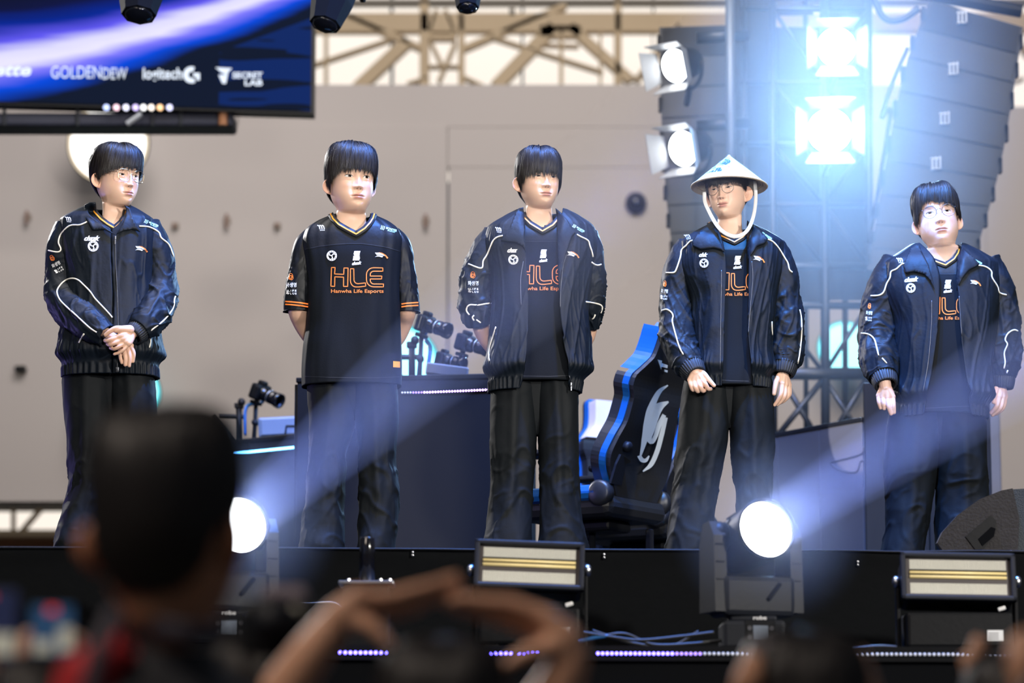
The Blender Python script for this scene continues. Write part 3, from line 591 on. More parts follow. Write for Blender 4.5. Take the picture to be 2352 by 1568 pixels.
# haze around the tower lamps, lit by them and doubling as lens flare
def haze_blob(name, c, r, dens, label):
    bm = bmesh.new(); bmesh.ops.create_icosphere(bm, subdivisions=3, radius=1); me = bpy.data.meshes.new(name); bm.to_mesh(me); bm.free()
    o = bpy.data.objects.new(name, me); COL.objects.link(o); o.location = c; o.scale = r
    mt = bpy.data.materials.new('haze and bloom'); mt.use_nodes = True; nt = mt.node_tree; nt.nodes.clear()
    out = nt.nodes.new('ShaderNodeOutputMaterial'); v = nt.nodes.new('ShaderNodeVolumeScatter'); v.inputs['Color'].default_value = (.70, .84, 1, 1); v.inputs['Anisotropy'].default_value = .0
    tc = nt.nodes.new('ShaderNodeTexCoord'); le = nt.nodes.new('ShaderNodeVectorMath'); le.operation = 'LENGTH'; nt.links.new(tc.outputs['Object'], le.inputs[0])
    mr = nt.nodes.new('ShaderNodeMapRange'); mr.interpolation_type = 'SMOOTHSTEP'; mr.inputs[1].default_value = .25; mr.inputs[2].default_value = 1.0; mr.inputs[3].default_value = dens; mr.inputs[4].default_value = 0.0
    nt.links.new(le.outputs['Value'], mr.inputs[0]); nt.links.new(mr.outputs[0], v.inputs['Density']); nt.links.new(v.outputs[0], out.inputs['Volume']); me.materials.append(mt)
    return tag(o, label, 'haze', None, 'stuff')
haze_blob('haze_and_flare', P(1920, 300, TY-1.7), (1.0, 4.3, 1.8), .075, 'pale blue haze doubling as lens flare around the tower lamps')
# ================================================================== round lamps at the wall
def round_lamp(px, py, rpx, label, core, rim, Y=25.4):
    c = P(px, py, Y); r = rpx*mpp(Y); d = Vector((0, -1, -.05)).normalized(); t = thing('round_wall_lamp', c, label, 'lamp', 'round lamps on the grey wall')
    m = MB(); m.lathe(c-d*.22, d, [(0, r*.6), (.08, r*.95), (.2, r*1.0), (.22, r*1.03), (.235, r*1.0)], 40, False); m.build('housing', MT['grey_plastic'], t, True)
    m = MB(); m.lathe(c, d, [(0, r*.97), (.02, r*.8), (.03, r*.3)], 40); m.build('diffuser', core, t, True)
    m = MB(); m.lathe(c+d*.0, d, [(.0, r*.96), (.01, r*1.0), (.02, r*.98), (.016, r*.93)], 40, False); m.build('rim', rim, t, True)
    m = MB(); m.cyl(c-d*.2, (c.x, WY, c.z), .06, n=12); m.build('mount', MT['black'], t)
    return t
WH = emat('warm white diffuser', (1., .97, .93), 2.2); WR = emat('warm lamp rim', (1., .82, .55), .9); CY = emat('cyan white diffuser', (.35, .95, 1.0), 2.2); CR = emat('cyan lamp rim', (.0, .75, .85), 1.2)
round_lamp(249, 330, 94, 'big white glowing round lamp behind the head of the leftmost player', WH, WR)
round_lamp(915, 838, 92, 'round cyan-white lamp glowing right of the short-sleeved player', CY, CR)
round_lamp(286, 905, 82, 'round cyan lamp hidden behind the hips of the leftmost player', CY, CR)
round_lamp(1940, 800, 62, 'cyan lamp shining through the lower truss of the tower', CY, CR)
# ================================================================== LED wall at the upper left
SY = 20.0
def screen_mat():
    m = bpy.data.materials.new('led screen picture'); m.use_nodes = True; nt = m.node_tree; b = nt.nodes['Principled BSDF']; b.inputs['Base Color'].default_value = (.002, .002, .004, 1); b.inputs['Roughness'].default_value = .6; b.inputs['Specular IOR Level'].default_value = 0.0
    tc = nt.nodes.new('ShaderNodeTexCoord'); sp = nt.nodes.new('ShaderNodeSeparateXYZ'); nt.links.new(tc.outputs['Object'], sp.inputs[0])
    def mth(op, a, bb, c=None):
        n = nt.nodes.new('ShaderNodeMath'); n.operation = op
        for i, v in enumerate((a, bb, c)):
            if v is None: continue
            if isinstance(v, (int, float)): n.inputs[i].default_value = v
            else: nt.links.new(v, n.inputs[i])
        return n.outputs[0]
    x, z = sp.outputs['X'], sp.outputs['Z']
    # swoosh centre line z = a + b x + c x^2 in metres from the screen's lower right corner
    line = mth('ADD', mth('MULTIPLY', x, SWB), mth('ADD', mth('MULTIPLY', mth('MULTIPLY', x, x), SWC), SWA))
    wid = mth('MULTIPLY_ADD', x, -.03, .125)
    dd = mth('DIVIDE', mth('SUBTRACT', z, line), wid)
    no = nt.nodes.new('ShaderNodeTexNoise'); mp = nt.nodes.new('ShaderNodeMapping'); mp.inputs['Rotation'].default_value = (0, math.radians(17), 0); mp.inputs['Scale'].default_value = (.5, 1, 7)
    nt.links.new(tc.outputs['Object'], mp.inputs[0]); nt.links.new(mp.outputs[0], no.inputs['Vector']); no.inputs['Scale'].default_value = 1.6; no.inputs['Detail'].default_value = 3
    dd = mth('ADD', dd, mth('MULTIPLY', mth('SUBTRACT', no.outputs['Fac'], .5), .7))
    cr = nt.nodes.new('ShaderNodeValToRGB'); mr = nt.nodes.new('ShaderNodeMapRange'); mr.inputs[1].default_value = -2.6; mr.inputs[2].default_value = 2.6; nt.links.new(dd, mr.inputs[0]); nt.links.new(mr.outputs[0], cr.inputs[0])
    e = cr.color_ramp.elements; e[0].position = 0.0; e[0].color = (.004, .009, .024, 1); e[1].position = 1.0; e[1].color = (.003, .005, .02, 1)
    for p, c in ((.22, (.004, .009, .024)), (.33, (.0, .07, .75)), (.42, (.22, .20, 1.0)), (.50, (.85, .82, 1.0)), (.58, (.75, .73, 1.0)), (.66, (.12, .10, .9)), (.76, (.0, .02, .30)), (.88, (.003, .006, .05))):
        q = e.new(p); q.color = (*c, 1)
    # faint blue patch low at the right
    n2 = nt.nodes.new('ShaderNodeTexNoise'); n2.inputs['Scale'].default_value = 1.3; nt.links.new(mp.outputs[0], n2.inputs['Vector'])
    pat = mth('MULTIPLY', mth('MULTIPLY', mth('GREATER_THAN', n2.outputs['Fac'], .47), mth('LESS_THAN', mth('SUBTRACT', z, mth('MULTIPLY', x, .38)), .62)), mth('GREATER_THAN', x, -.60))
    ad = nt.nodes.new('ShaderNodeMixRGB'); ad.blend_type = 'ADD'; nt.links.new(pat, ad.inputs[0]); nt.links.new(cr.outputs[0], ad.inputs[1]); ad.inputs[2].default_value = (.0, .012, .10, 1)
    nt.links.new(ad.outputs[0], b.inputs['Emission Color']); b.inputs['Emission Strength'].default_value = 1.0
    return m
q0, q1 = P(-420, 218, SY), P(713, 253, SY)
def scr(px, py): p = P(px, py, SY); return p.x-q1.x, p.z-q1.z
pts_ = [scr(0, 150), scr(350, 78), scr(640, -15)]
cf = np.polyfit([p[0] for p in pts_], [p[1] for p in pts_], 2); SWC, SWB, SWA = [float(v) for v in cf]
tl = thing('led_video_screen', q1, 'large LED screen with blue-white swoosh and sponsor names at upper left', 'screen')
zt_ = P(713, -160, SY).z
pl = [(q0.x-q1.x, q0.z-q1.z), (0, 0), (0, zt_-q1.z), (q0.x-q1.x, zt_-q1.z)]
SM = screen_mat(); 
m = MB(); m.prism(pl, q1, (1, 0, 0), (0, 0, 1), (0, 1, 0), .02); m.build('screen_face', SM, tl)
m = MB(); m.prism([(x+(.02 if x == 0 else -.02), z-(.02 if k < 2 else 0)) for k, (x, z) in enumerate(pl)], q1+Vector((0, .021, 0)), (1, 0, 0), (0, 0, 1), (0, 1, 0), .15); m.build('cabinet', MT['black'], tl)
SW = emat('screen lettering', (.75, .85, 1.0), 1.1)
sU = (q1-q0).normalized(); sV = Vector((0, 0, 1))
def scr_text(s, x0, x1, yb, yt, bold=0., shear=0., space=1.):
    a, b, c = P(x0, yb, SY), P(x1, yb, SY), P(x0, yt, SY); return quad_text('sponsor_name', s, a+Vector((0, -.004, 0)), ((b-a).normalized()), (0, 0, 1), (b-a).length, (c-a).length, SW, tl, bold, shear, space)
scr_text('illette', -50, 72, 175, 146, .03, .25); scr_text('GOLDEN', 117, 232, 180, 152, -.0); scr_text('DEW', 236, 292, 182, 156, -.0)
scr_text('logitech', 328, 418, 190, 156, .02); scr_text('SECRET', 534, 603, 180, 166, .03); scr_text('LAB', 562, 603, 197, 183, .03)
def scr_shape(pp):
    m = MB(); m.prism([( (P(x, y, SY).x-q1.x), P(x, y, SY).z-q1.z) for x, y in pp], q1+Vector((0, -.004, 0)), (1, 0, 0), (0, 0, 1), (0, 1, 0), .003); m.build('sponsor_mark', SW, tl)
scr_shape([(495, 155), (533, 157), (524, 166), (519, 192), (511, 192), (502, 172), (520, 172), (508, 166)])
arc = [(440+19*math.cos(a), 172-19*math.sin(a)) for a in np.linspace(1.2, 5.2, 16)]; arc2 = [(441+8*math.cos(a), 172-8*math.sin(a)) for a in np.linspace(5.2, 1.2, 16)]
scr_shape(arc+arc2); scr_shape([(444, 168), (459, 168), (459, 184), (451, 184), (451, 176), (444, 176)])
# dark truss beam hanging below the screen
tb = thing('screen_beam', P(270, 290, SY-.1), 'dark truss beam with small lights hanging under the LED screen', 'beam')
NB = mat('navy cloth', (.010, .012, .028), .7); 
a, b = P(-420, 288, SY+.1), P(536, 258, SY+.1); m = MB(); m.box(((a.x+b.x)/2, SY+.25, (a.z+b.z)/2), (b.x-a.x, .3, b.z-a.z), .02); m.build('valance', NB, tb)
for px in (10, 178, 350, 415, 512):
    m = MB(); m.cyl(P(px, 240, SY+.08), P(px, 288, SY+.08), .012 if px != 512 else .03, n=8); m.build('strut', MT['brown'] if px in (512,) else MT['grey_plastic'], tb)
m = MB(); m.cyl(P(-400, 232, SY+.06), P(540, 246, SY+.06), .02, n=8); m.build('rail', MT['alu'], tb)
for i, px in enumerate((245, 268, 290, 312, 330, 348, 368, 390)):
    c = P(px, 248, SY-.0); m = MB(); m.lathe(c, (0, -1, 0), [(0, .018), (.02, .02), (.03, .008)], 12); m.build('small_lamp', emat('small lamp %d' % i, [(.5, .6, 1), (.9, .6, .7), (.8, .8, 1), (.6, .5, .9), (1, 1, 1), (1, .9, .8), (1, .6, .3), (.7, .7, 1)][i], 2.0), tb, True)
m = MB(); m.cyl(P(292, 285, SY), P(325, 262, SY), .02, n=8); m.build('stay', MT['alu'], tb)
# moving lights hanging nose-down from the front truss, only their heads in the frame
def hung_head(px, py, Y, w, lean, label, top=-130):
    s = mpp(Y); c = P(px, py, Y); t = thing('hanging_moving_light', c+Vector((0, 0, .45)), label, 'stage light', 'moving lights hanging at the top')
    d = Vector((math.sin(lean), -.35, -1)).normalized(); r = w*s/2; p0 = c-d*.36
    m = MB(); m.lathe(p0, d, [(0, r*.9), (.1, r*1.25), (.22, r*1.2), (.32, r*.95), (.345, r*.9)], 8, True); m.build('head', MT['black_matte'], t)
    m = MB(); m.lathe(p0+d*.345, d, [(0, r*.8), (.012, r*.6), (.016, r*.1)], 20); m.build('lens', MT['glass_dark'], t, True)
    for s_ in (-1, 1):
        m = MB(); m.box(p0+d*.1+Vector((s_*r*1.35, .02, .1)), (.03, .1, .36), .01); m.build('yoke_arm', MT['black_matte'], t)
    m = MB(); m.box(p0+Vector((0, .03, .22)), (r*3, .16, .1), .02); m.build('base', MT['black_matte'], t)
hung_head(318, 40, 14.5, 92, -.05, 'dark moving light hanging in front of the LED screen'); hung_head(745, 62, 14.5, 84, -.25, 'dark moving light hanging at the corner of the LED screen'); hung_head(1074, 24, 14.5, 60, 0., 'small dark moving light hanging in front of the roof truss')
ft = thing('front_truss', P(900, -330, 14.5), 'truss pipe carrying the hanging moving lights above the stage', 'truss')
m = MB(); m.cyl(P(-100, -345, 14.5), P(2450, -345, 14.5), .03, n=10); m.build('chord', TWM, ft)
for px, w in ((318, 66), (745, 62), (1074, 44)):
    c = P(px, 40, 14.5); a = P(px, -345, 14.5); m = MB(); m.cyl((c.x, 14.53, c.z+.6), (a.x, 14.5, a.z), .018, n=8); m.build('drop_pipe', TWM, ft)
# added haze balls and lamps imitating the lens bloom of the floor lights
for p_, d_, nm in ((lp, ld, 'added haze imitating bloom around the lens of the centre moving light'), (lp2, ld2, 'added haze imitating bloom around the lens of the half-hidden moving light')):
    lamp('bloom_light', 'SPOT', p_+d_*.02, p_+d_, 14, (.30, .42, 1.0), .08, 170, .3)
    haze_blob('lens_bloom', p_+d_*.02, (.36, .36, .36), .30, nm)
# ================================================================== gaming chairs
CH = {'black': mat('black leatherette', (.014, .015, .018), .42, bump=.05), 'blue': mat('glossy blue leatherette', (.006, .10, .36), .3, var=.08), 'cream': mat('pale cushion', (.62, .52, .48), .6), 'logo': mat('white chair print', (.62, .66, .64), .5, var=.02), 'red': mat('red tag', (.5, .04, .04), .5)}
def gaming_chair(loc, a, lean=.26, pad='blue'):
    """racing-style chair; its back is turned by angle a to the right of the viewer"""
    t = thing('gaming_chair', loc, None, None, 'gaming chairs at the desks')
    L = Vector(loc); n = Vector((math.sin(a), -math.cos(a), 0)); r = Vector((math.cos(a), math.sin(a), 0)); fw = -n
    up = (Vector((0, 0, math.cos(lean)))+n*math.sin(lean)); nb = (n*math.cos(lean)-Vector((0, 0, math.sin(lean))))
    B = L+Vector((0, 0, .47))-fw*.0
    prof = [(0, .185), (.06, .225), (.13, .268), (.17, .275), (.25, .255), (.35, .218), (.44, .212), (.50, .235), (.535, .232), (.60, .175), (.65, .13), (.72, .115), (.78, .108), (.80, .095)]
    hs = np.linspace(0, .80, 46); ws = spl([p[0] for p in prof], [p[1] for p in prof], hs)
    out = [(float(-w), float(h)) for w, h in zip(ws, hs)]+[(float(w), float(h)) for w, h in zip(ws[::-1], hs[::-1])]
    def shell(off0, off1, sc, m, name, h0=0., h1=9.):
        k = MB(); q = [(x*sc, h) for x, h in out if h0 <= h <= h1]; N = len(q)
        cu = lambda x: .55*x*x                     # wings curve forward
        vs = [B+r*x+up*h+nb*(off0-cu(x)) for x, h in q]+[B+r*x+up*h+nb*(off1-cu(x)) for x, h in q]
        half = N//2; fs = []
        for i in range(half-1): fs += [(i, N-1-i, N-2-i, i+1), (N+i, N+i+1, 2*N-2-i, 2*N-1-i)]
        fs += [(i, (i+1) % N, N+(i+1) % N, N+i) for i in range(N)]
        k.add(vs, fs); return k.build(name, m, t, False)
    back = shell(.055, .03, .965, CH['black'], 'back_panel')
    shell(.035, .002, 1.0, CH['blue'], 'side_band'); shell(.002, -.055, .95, CH['black'], 'front_cushion', 0, .56); shell(.002, -.06, .94, CH[pad], 'headrest', .565, .79)
    plane0 = B+nb*.058
    def pr(px, py):
        o = Vector((0, 0, CZ)); d = P(px, py, 14.)-o; s = (plane0-o).dot(nb)/d.dot(nb); p = o+d*s; u = (p-plane0).dot(r); return p-nb*(.55*u*u-.002)
    # seat, mechanism, armrests
    R = Matrix((r, fw, Vector((0, 0, 1)))).transposed()
    m = MB(); m.box(L+fw*.22+Vector((0, 0, .42)), (.52, .54, .10), .04, R); m.build('seat', CH['black'], t)
    for s in (-1, 1):
        m = MB(); m.box(L+fw*.24+r*(s*.24)+Vector((0, 0, .475)), (.09, .5, .07), .03, R); m.build('seat_bolster', CH['blue'] if s < 0 else CH['black'], t)
        m = MB(); m.lathe(L+r*(s*.235)+Vector((0, 0, .47)), r*s, [(0, .058), (.04, .058), (.05, .045)], 24); m.build('hinge_cover', CH['black'], t, True)
        m = MB(); m.box(L+fw*.24+r*(s*.31)+Vector((0, 0, .52)), (.045, .07, .24), .012, R); m.build('armrest_post', MT['black'], t)
        m = MB(); m.box(L+fw*.25+r*(s*.31)+Vector((0, 0, .655)), (.10, .27, .035), .015, R); m.build('armrest_pad', MT['black'], t)
    m = MB(); m.box(L+fw*.2+Vector((0, 0, .345)), (.2, .3, .05), .015, R); mech = m.build('tilt_mechanism', MT['black'], t)
    m = MB(); m.box(L-fw*.02+r*.14+Vector((0, 0, .27)), (.03, .03, .14), .006, R); m.build('lever', MT['black_gloss'], mech)
    m = MB(); m.lathe(L+fw*.2+Vector((0, 0, .12)), (0, 0, 1), [(0, .03), (.12, .03), (.121, .016), (.22, .016)], 16); m.build('gas_cylinder', MT['grey_plastic'], t, True)
    for k in range(5):
        an = k*2*math.pi/5+.4; d = Vector((math.cos(an), math.sin(an), 0)); c = L+fw*.2
        m = MB(); m.tube([c+Vector((0, 0, .12)), c+d*.15+Vector((0, 0, .105)), c+d*.30+Vector((0, 0, .075))], [.03, .024, .018], 8); m.build('base_leg', MT['black'], t, True)
        m = MB(); m.cyl(c+d*.30+Vector((-d.y*.022, d.x*.022, .03)), c+d*.30-Vector((-d.y*.022, d.x*.022, -.03)), .03, n=14); m.build('caster', MT['black_gloss'], t, True)
    return t, pr, B, r, up, nb, back
A0 = 1.0
cl = Vector((P(1447, 1150, 14.1).x, 14.1, 0))
ch1, pr, B, r_, up_, nb_, bk = gaming_chair(cl, A0)
tag(ch1, 'black gaming chair with blue edges and a large white swirl on its back', 'chair')
def bplate(px_poly, m, name, par, th=.003):
    q = [pr(*p) for p in px_poly]; c = sum(q, Vector())/len(q); k = MB(); n = len(q)
    k.add(q+[p+nb_*th for p in q], [tuple(range(n)), tuple(range(2*n-1, n-1, -1))]+[(i, (i+1) % n, n+(i+1) % n, n+i) for i in range(n)]); k.build(name, m, par)
def bstrip(path, widths, m, name, par, n=26):
    """tapered printed stroke on the back panel"""
    c = smooth_path([(x, y, 0) for x, y in path], n); w = np.interp(np.linspace(0, 1, n), np.linspace(0, 1, len(widths)), widths)
    tg = np.gradient(c, axis=0); nn = np.stack([-tg[:, 1], tg[:, 0]], -1); nn /= np.linalg.norm(nn, axis=1)[:, None]+1e-9
    a = c[:, :2]+nn*w[:, None]/2; b = c[:, :2]-nn*w[:, None]/2
    q = [pr(*p)+nb_*.003 for p in a]+[pr(*p)+nb_*.003 for p in b]
    obj(name, q, [(i, i+1, n+i+1, n+i) for i in range(n-1)], m, par)
bstrip([(1532, 884), (1512, 900), (1494, 940), (1486, 975), (1480, 1010), (1470, 1050)], [3, 10, 14, 14, 12, 3], CH['logo'], 'logo_print', bk)
bstrip([(1534, 922), (1512, 934), (1498, 958), (1493, 985), (1489, 1005), (1495, 1015), (1504, 1000), (1512, 975), (1524, 952)], [4, 20, 26, 18, 12, 9, 10, 12, 10], CH['logo'], 'logo_print', bk)
bstrip([(1528, 958), (1519, 995), (1508, 1035), (1494, 1065), (1475, 1082)], [10, 12, 12, 11, 3], CH['logo'], 'logo_print', bk)
bstrip([(1468, 1046), (1474, 1056), (1482, 1056), (1489, 1046)], [8, 10, 8, 3], CH['logo'], 'logo_print', bk)
bplate([(1512, 826), (1520, 828), (1518, 848)], CH['logo'], 'logo_print', bk)
bplate([(1521, 834), (1532, 838), (1531, 845), (1520, 842)], CH['logo'], 'logo_print', bk); bplate([(1525, 848), (1532, 850), (1531, 855), (1525, 853)], CH['logo'], 'logo_print', bk)
bplate([(1419, 1094), (1431, 1096), (1429, 1111), (1416, 1109)], CH['red'], 'warning_tag', bk)
bplate([(1433, 1045), (1452, 1060), (1440, 1066), (1430, 1115), (1412, 1112), (1424, 1068)], MT['grey_plastic'], 'lever_cover', bk, .012)
k = MB(); c = pr(1445, 1027); k.lathe(c, nb_, [(0, .025), (.02, .025), (.028, .018)], 18); k.build('recline_knob', MT['grey_plastic'], bk, True)
chb, *_ = gaming_chair(Vector((P(1566, 1180, 15.1).x, 15.1, 0)), A0+.05)
tag(chb, 'black and blue gaming chair partly hidden behind the player in the conical hat', 'chair')
chc, *_ = gaming_chair(Vector((P(1416, 1150, 16.5).x, 16.5, 0)), A0+2.75, .14, 'cream')
tag(chc, 'gaming chair with a pale pink headrest farthest back between the two middle players', 'chair')
# ================================================================== cameras and monitors on the desks
def camera_unit(px, py, Y, aim, base, label, strap=False, s=1.0, group='cameras on the desks'):
    """mirrorless camera on an arm: body, lens, arm clamped to the desk"""
    c = P(px, py, Y); d = Vector(aim).normalized(); sd = d.cross(Vector((0, 0, 1))).normalized(); u = sd.cross(d)
    t = thing('camera_on_arm', base, label, 'camera', group)
    R = Matrix((sd, d, u)).transposed()
    m = MB(); m.box(c, (.125*s, .045*s, .082*s), .012*s, R).box(c+u*.048*s, (.045*s, .04*s, .025*s), .008*s, R).box(c+sd*.052*s+d*.022*s, (.03*s, .03*s, .075*s), .01*s, R); body = m.build('camera_body', MT['black'], t)
    m = MB(); m.lathe(c+d*.02*s, d, [(0, .034*s), (.02*s, .034*s), (.022*s, .030*s), (.05*s, .032*s), (.052*s, .035*s), (.08*s, .035*s), (.082*s, .032*s), (.10*s, .038*s), (.125*s, .04*s), (.125*s, .033*s), (.11*s, .028*s)], 24, False); lens = m.build('lens', MT['black_gloss'], t, True)
    m = MB(); m.lathe(c+d*.122*s, d, [(0, .034*s), (-.004*s, .02*s), (-.002, .002)], 18); m.build('front_glass', MT['glass_dark'], lens, True)
    m = MB(); m.lathe(c+d*.071*s, d, [(0, .0355*s), (.006*s, .0355*s)], 24); m.build('silver_ring', MT['alu'], lens, True)
    m = MB(); m.box(c-d*.025*s, (.07*s, .008*s, .05*s), .004*s, R); m.build('rear_screen', MT['glass_dark'], body)
    j = c-u*.06*s
    m = MB(); m.cyl(c-u*.04*s, j, .014*s, n=10).box(j, (.05*s, .05*s, .018*s), .005*s, R); m.build('mount', MT['black'], t)
    b = Vector(base); mid = (j+b)/2+Vector((.0, .02, 0))
    m = MB(); m.tube([j, mid, b], [.012*s, .011*s, .013*s], 8); m.build('arm', MT['black'], t, True)
    m = MB(); m.lathe(mid-Vector((0, .02, 0)), (0, 1, 0), [(0, .018*s), (.04*s, .018*s)], 12); m.build('arm_joint', MT['grey_plastic'], t, True)
    m = MB(); m.box(b, (.05*s, .05*s, .03*s), .006*s); m.build('clamp', MT['black'], t)
    if strap:
        p = smooth_path([tuple(c-sd*.06*s), tuple(c-sd*.10*s-u*.03+Vector((-.05, 0, -.02))), tuple(Vector((P(*strap[0], Y)))), tuple(Vector((P(*strap[1], Y))))], 30)
        V, Fc = tube_mesh(p, .011, 6, True, .25); obj('strap', V, Fc, CBL['blue'], t, True)
    return t
def on(px, Y, z): p = P(px, 900, Y); return Vector((p.x, Y, z))
camera_unit(976, 743, 14.95, (.80, -.50, -.33), on(962, 14.95, CZT+.015), 'camera on the tallest arm above the tall navy desk', [(988, 800), (982, 850)], 1.0)
camera_unit(1068, 787, 14.95, (.80, -.50, -.30), on(1045, 14.95, CZT+.015), 'camera on a short arm at the right end of the tall navy desk')
camera_unit(1018, 826, 15.0, (.83, -.50, -.25), on(1018, 15.0, CZT+.015), 'lowest camera resting behind the small monitor on the tall navy desk', s=.85)
camera_unit(597, 900, 16.8, (.78, -.52, -.42), on(584, 16.8, LZT+.015), 'camera tilted down on a thin arm above the left desk', [(566, 935), (562, 1000)], 1.05)
def light_stand(px, Y, z0, py_top, label, head=True):
    b = on(px, Y, z0); tp = P(px, py_top, Y); t = thing('tripod_stand', b, label, 'stand', 'small stands on the desks')
    m = MB(); m.cyl(b, tp, .017, n=10); m.build('post', MT['black'], t, True)
    m = MB(); m.tube([b+Vector((-.14, 0, .16)), b+Vector((-.02, 0, .01))], .012, 8); m.build('brace', MT['black'], t, True)
    m = MB(); m.box(tp+Vector((0, 0, .0)), (.05, .04, .03), .006).cyl(tp+Vector((-.11, 0, -.06)), tp+Vector((.04, 0, -.06)), .013, n=8); m.build('clamp', MT['black'], t)
    m = MB(); m.lathe(tp+Vector((.015, 0, .02)), (0, -1, 0), [(0, .02), (.03, .02)], 12); m.build('knob', MT['grey_plastic'], t, True)
    m = MB(); m.box(b+Vector((0, 0, .008)), (.09, .07, .016), .004); m.build('foot', MT['black'], t)
light_stand(946, 15.05, CZT, 792, 'short black stand with a side clamp on the tall navy desk'); light_stand(549, 16.85, LZT, 932, 'short black stand with a clamp at the left end of the left desk')
def monitor(px0, px1, pyt, Y, z0, label, tilt, m_, shape=None):
    a, b = P(px0, pyt, Y), P(px1, pyt, Y); W = b.x-a.x; H = a.z-z0-.02
    t = thing('monitor', ((a.x+b.x)/2, Y, z0), label, 'monitor'); R = Matrix.Rotation(tilt, 3, 'Y')
    m = MB(); m.box(((a.x+b.x)/2, Y, z0+.02+H/2), (W, .04, H), .01, R); m.build('rear_shell', m_, t)
    m = MB(); m.box(((a.x+b.x)/2, Y-.024, z0+.02+H/2), (W*.92, .01, H*.82), .004, R); bp = m.build('back_panel', MT['grey_panel'] if shape is None else m_, t)
    m = MB(); m.box(((a.x+b.x)/2, Y+.03, z0+.01), (.2, .18, .02), .005); m.build('foot', MT['black'], t)
    m = MB(); m.box(((a.x+b.x)/2, Y-.0, z0+.03), (.05, .05, .06), .006); m.build('neck', MT['black'], t)
    if shape:
        for x in (.12, .30):
            k = MB(); c = Vector((a.x+W*(.35+x), Y-.03, z0+.05)); k.tube([c+Vector((-.035, 0, -.02)), c+Vector((-.03, 0, .02)), c+Vector((.03, 0, .02)), c+Vector((.035, 0, -.02))], .006, 6); k.build('port_cover', MT['black'], t)
    return t
monitor(978, 1076, 838, 14.86, CZT, 'small grey monitor seen from behind on the tall navy desk', .13, mat('monitor frame', (.12, .12, .14), .5))
monitor(594, 760, 956, 16.6, LZT, 'blue-lit monitor seen from behind on the left desk', -.05, mat('monitor shell', (.16, .22, .32), .35), True)
t = thing('desk_cable', dline((rL.x, 16.6), (rC.x, 15.7), 1960, 1060, .0), 'thin loop of cable hanging on the right desk front', 'cable')
cp = [dline((rL.x, 16.6), (rC.x, 15.7), x, y, .03) for x, y in ((1983, 1028), (1975, 1045), (1920, 1060), (1907, 1066), (1930, 1082), (1965, 1085), (1975, 1062), (1983, 1060))]
V, Fc = tube_mesh(smooth_path([tuple(q) for q in cp], 50), .006, 7); obj('loop', V, Fc, MT['cable'], t, True)
# ================================================================== people
NYL = mat('navy black nylon', (.0044, .0080, .0140), .54, spec=.22, var=.15, nscale=5, bump=.22, bscale=30)
NYL2 = mat('navy black nylon lining', (.007, .010, .016), .6)
RIB = mat('elastic rib', (.009, .012, .018), .6)
JER = mat('black jersey knit', (.0045, .0062, .009), .65, spec=.12, var=.1, nscale=7, bump=.05, bscale=200)
SAT = mat('black satin yoke', (.005, .0065, .009), .45, spec=.22, bump=.12, bscale=40)
PAN = mat('black tracksuit trousers', (.0062, .0080, .0098), .62, spec=.13, var=.12, nscale=6, bump=.18, bscale=22)
PIPE = mat('off white piping', (.82, .79, .70), .45, var=.03)
WPR = mat('white print', (.78, .80, .82), .5, var=.02); OPR = mat('orange print', (.90, .22, .03), .5, var=.03); ORB = mat('orange rib stripe', (.85, .33, .02), .5, var=.03); GPR = mat('pale green print', (.45, .80, .70), .5, var=.03)
TEE = mat('zip metal', (.16, .17, .19), .4, .9)
SKIN = mat('skin', (.7, .5, .4), .42, spec=.4, var=.04, nscale=30, bump=.03, bscale=300, attr='col', sss=.10)
HAIR = mat('black hair', (.010, .0075, .007), .46, spec=.4, var=.5, nscale=90)
SCAL = mat('hair underlayer', (.006, .005, .006), .6)
GOLD = mat('gold wire', (.75, .60, .35), .25, 1.); GUN = mat('dark wire', (.12, .12, .14), .3, .9)
def lens_mat():
    m = bpy.data.materials.new('spectacle lens'); m.use_nodes = True; nt = m.node_tree; nt.nodes.clear(); o = nt.nodes.new('ShaderNodeOutputMaterial'); mx = nt.nodes.new('ShaderNodeMixShader'); a = nt.nodes.new('ShaderNodeBsdfTransparent'); b = nt.nodes.new('ShaderNodeBsdfGlossy'); b.inputs['Roughness'].default_value = .03; fr = nt.nodes.new('ShaderNodeFresnel'); fr.inputs[0].default_value = 1.35
    ml = nt.nodes.new('ShaderNodeMath'); ml.operation = 'MULTIPLY'; ml.inputs[1].default_value = .35; nt.links.new(fr.outputs[0], ml.inputs[0]); nt.links.new(ml.outputs[0], mx.inputs[0]); nt.links.new(a.outputs[0], mx.inputs[1]); nt.links.new(b.outputs[0], mx.inputs[2]); nt.links.new(mx.outputs[0], o.inputs[0]); return m
LENS = lens_mat()
def colattr(me, C):
    at = me.color_attributes.new('col', 'FLOAT_COLOR', 'POINT'); C = np.hstack([np.clip(C, 0, 1), np.ones((len(C), 1))]); at.data.foreach_set('color', C.astype(np.float32).ravel())
def bvh_of(objs):
    V = []; Fc = []
    for o in objs:
        k = len(V); og = ORG.get(o.name, Vector()); V += [Vector(v.co)+og for v in o.data.vertices]; Fc += [tuple(i+k for i in p.vertices) for p in o.data.polygons]
    return BVHTree.FromPolygons(V, Fc)
CAMP = Vector((0, 0, CZ))
def drape(px, py, bvh, off, Y0):
    """point of a garment's surface under frame position (px, py), lifted by off"""
    d = (P(px, py, Y0)-CAMP).normalized(); h = bvh.ray_cast(CAMP, d, 40)
    p = h[0] if h[0] is not None and abs(h[0].y-Y0) < .45 else P(px, py, Y0)
    return p-d*off
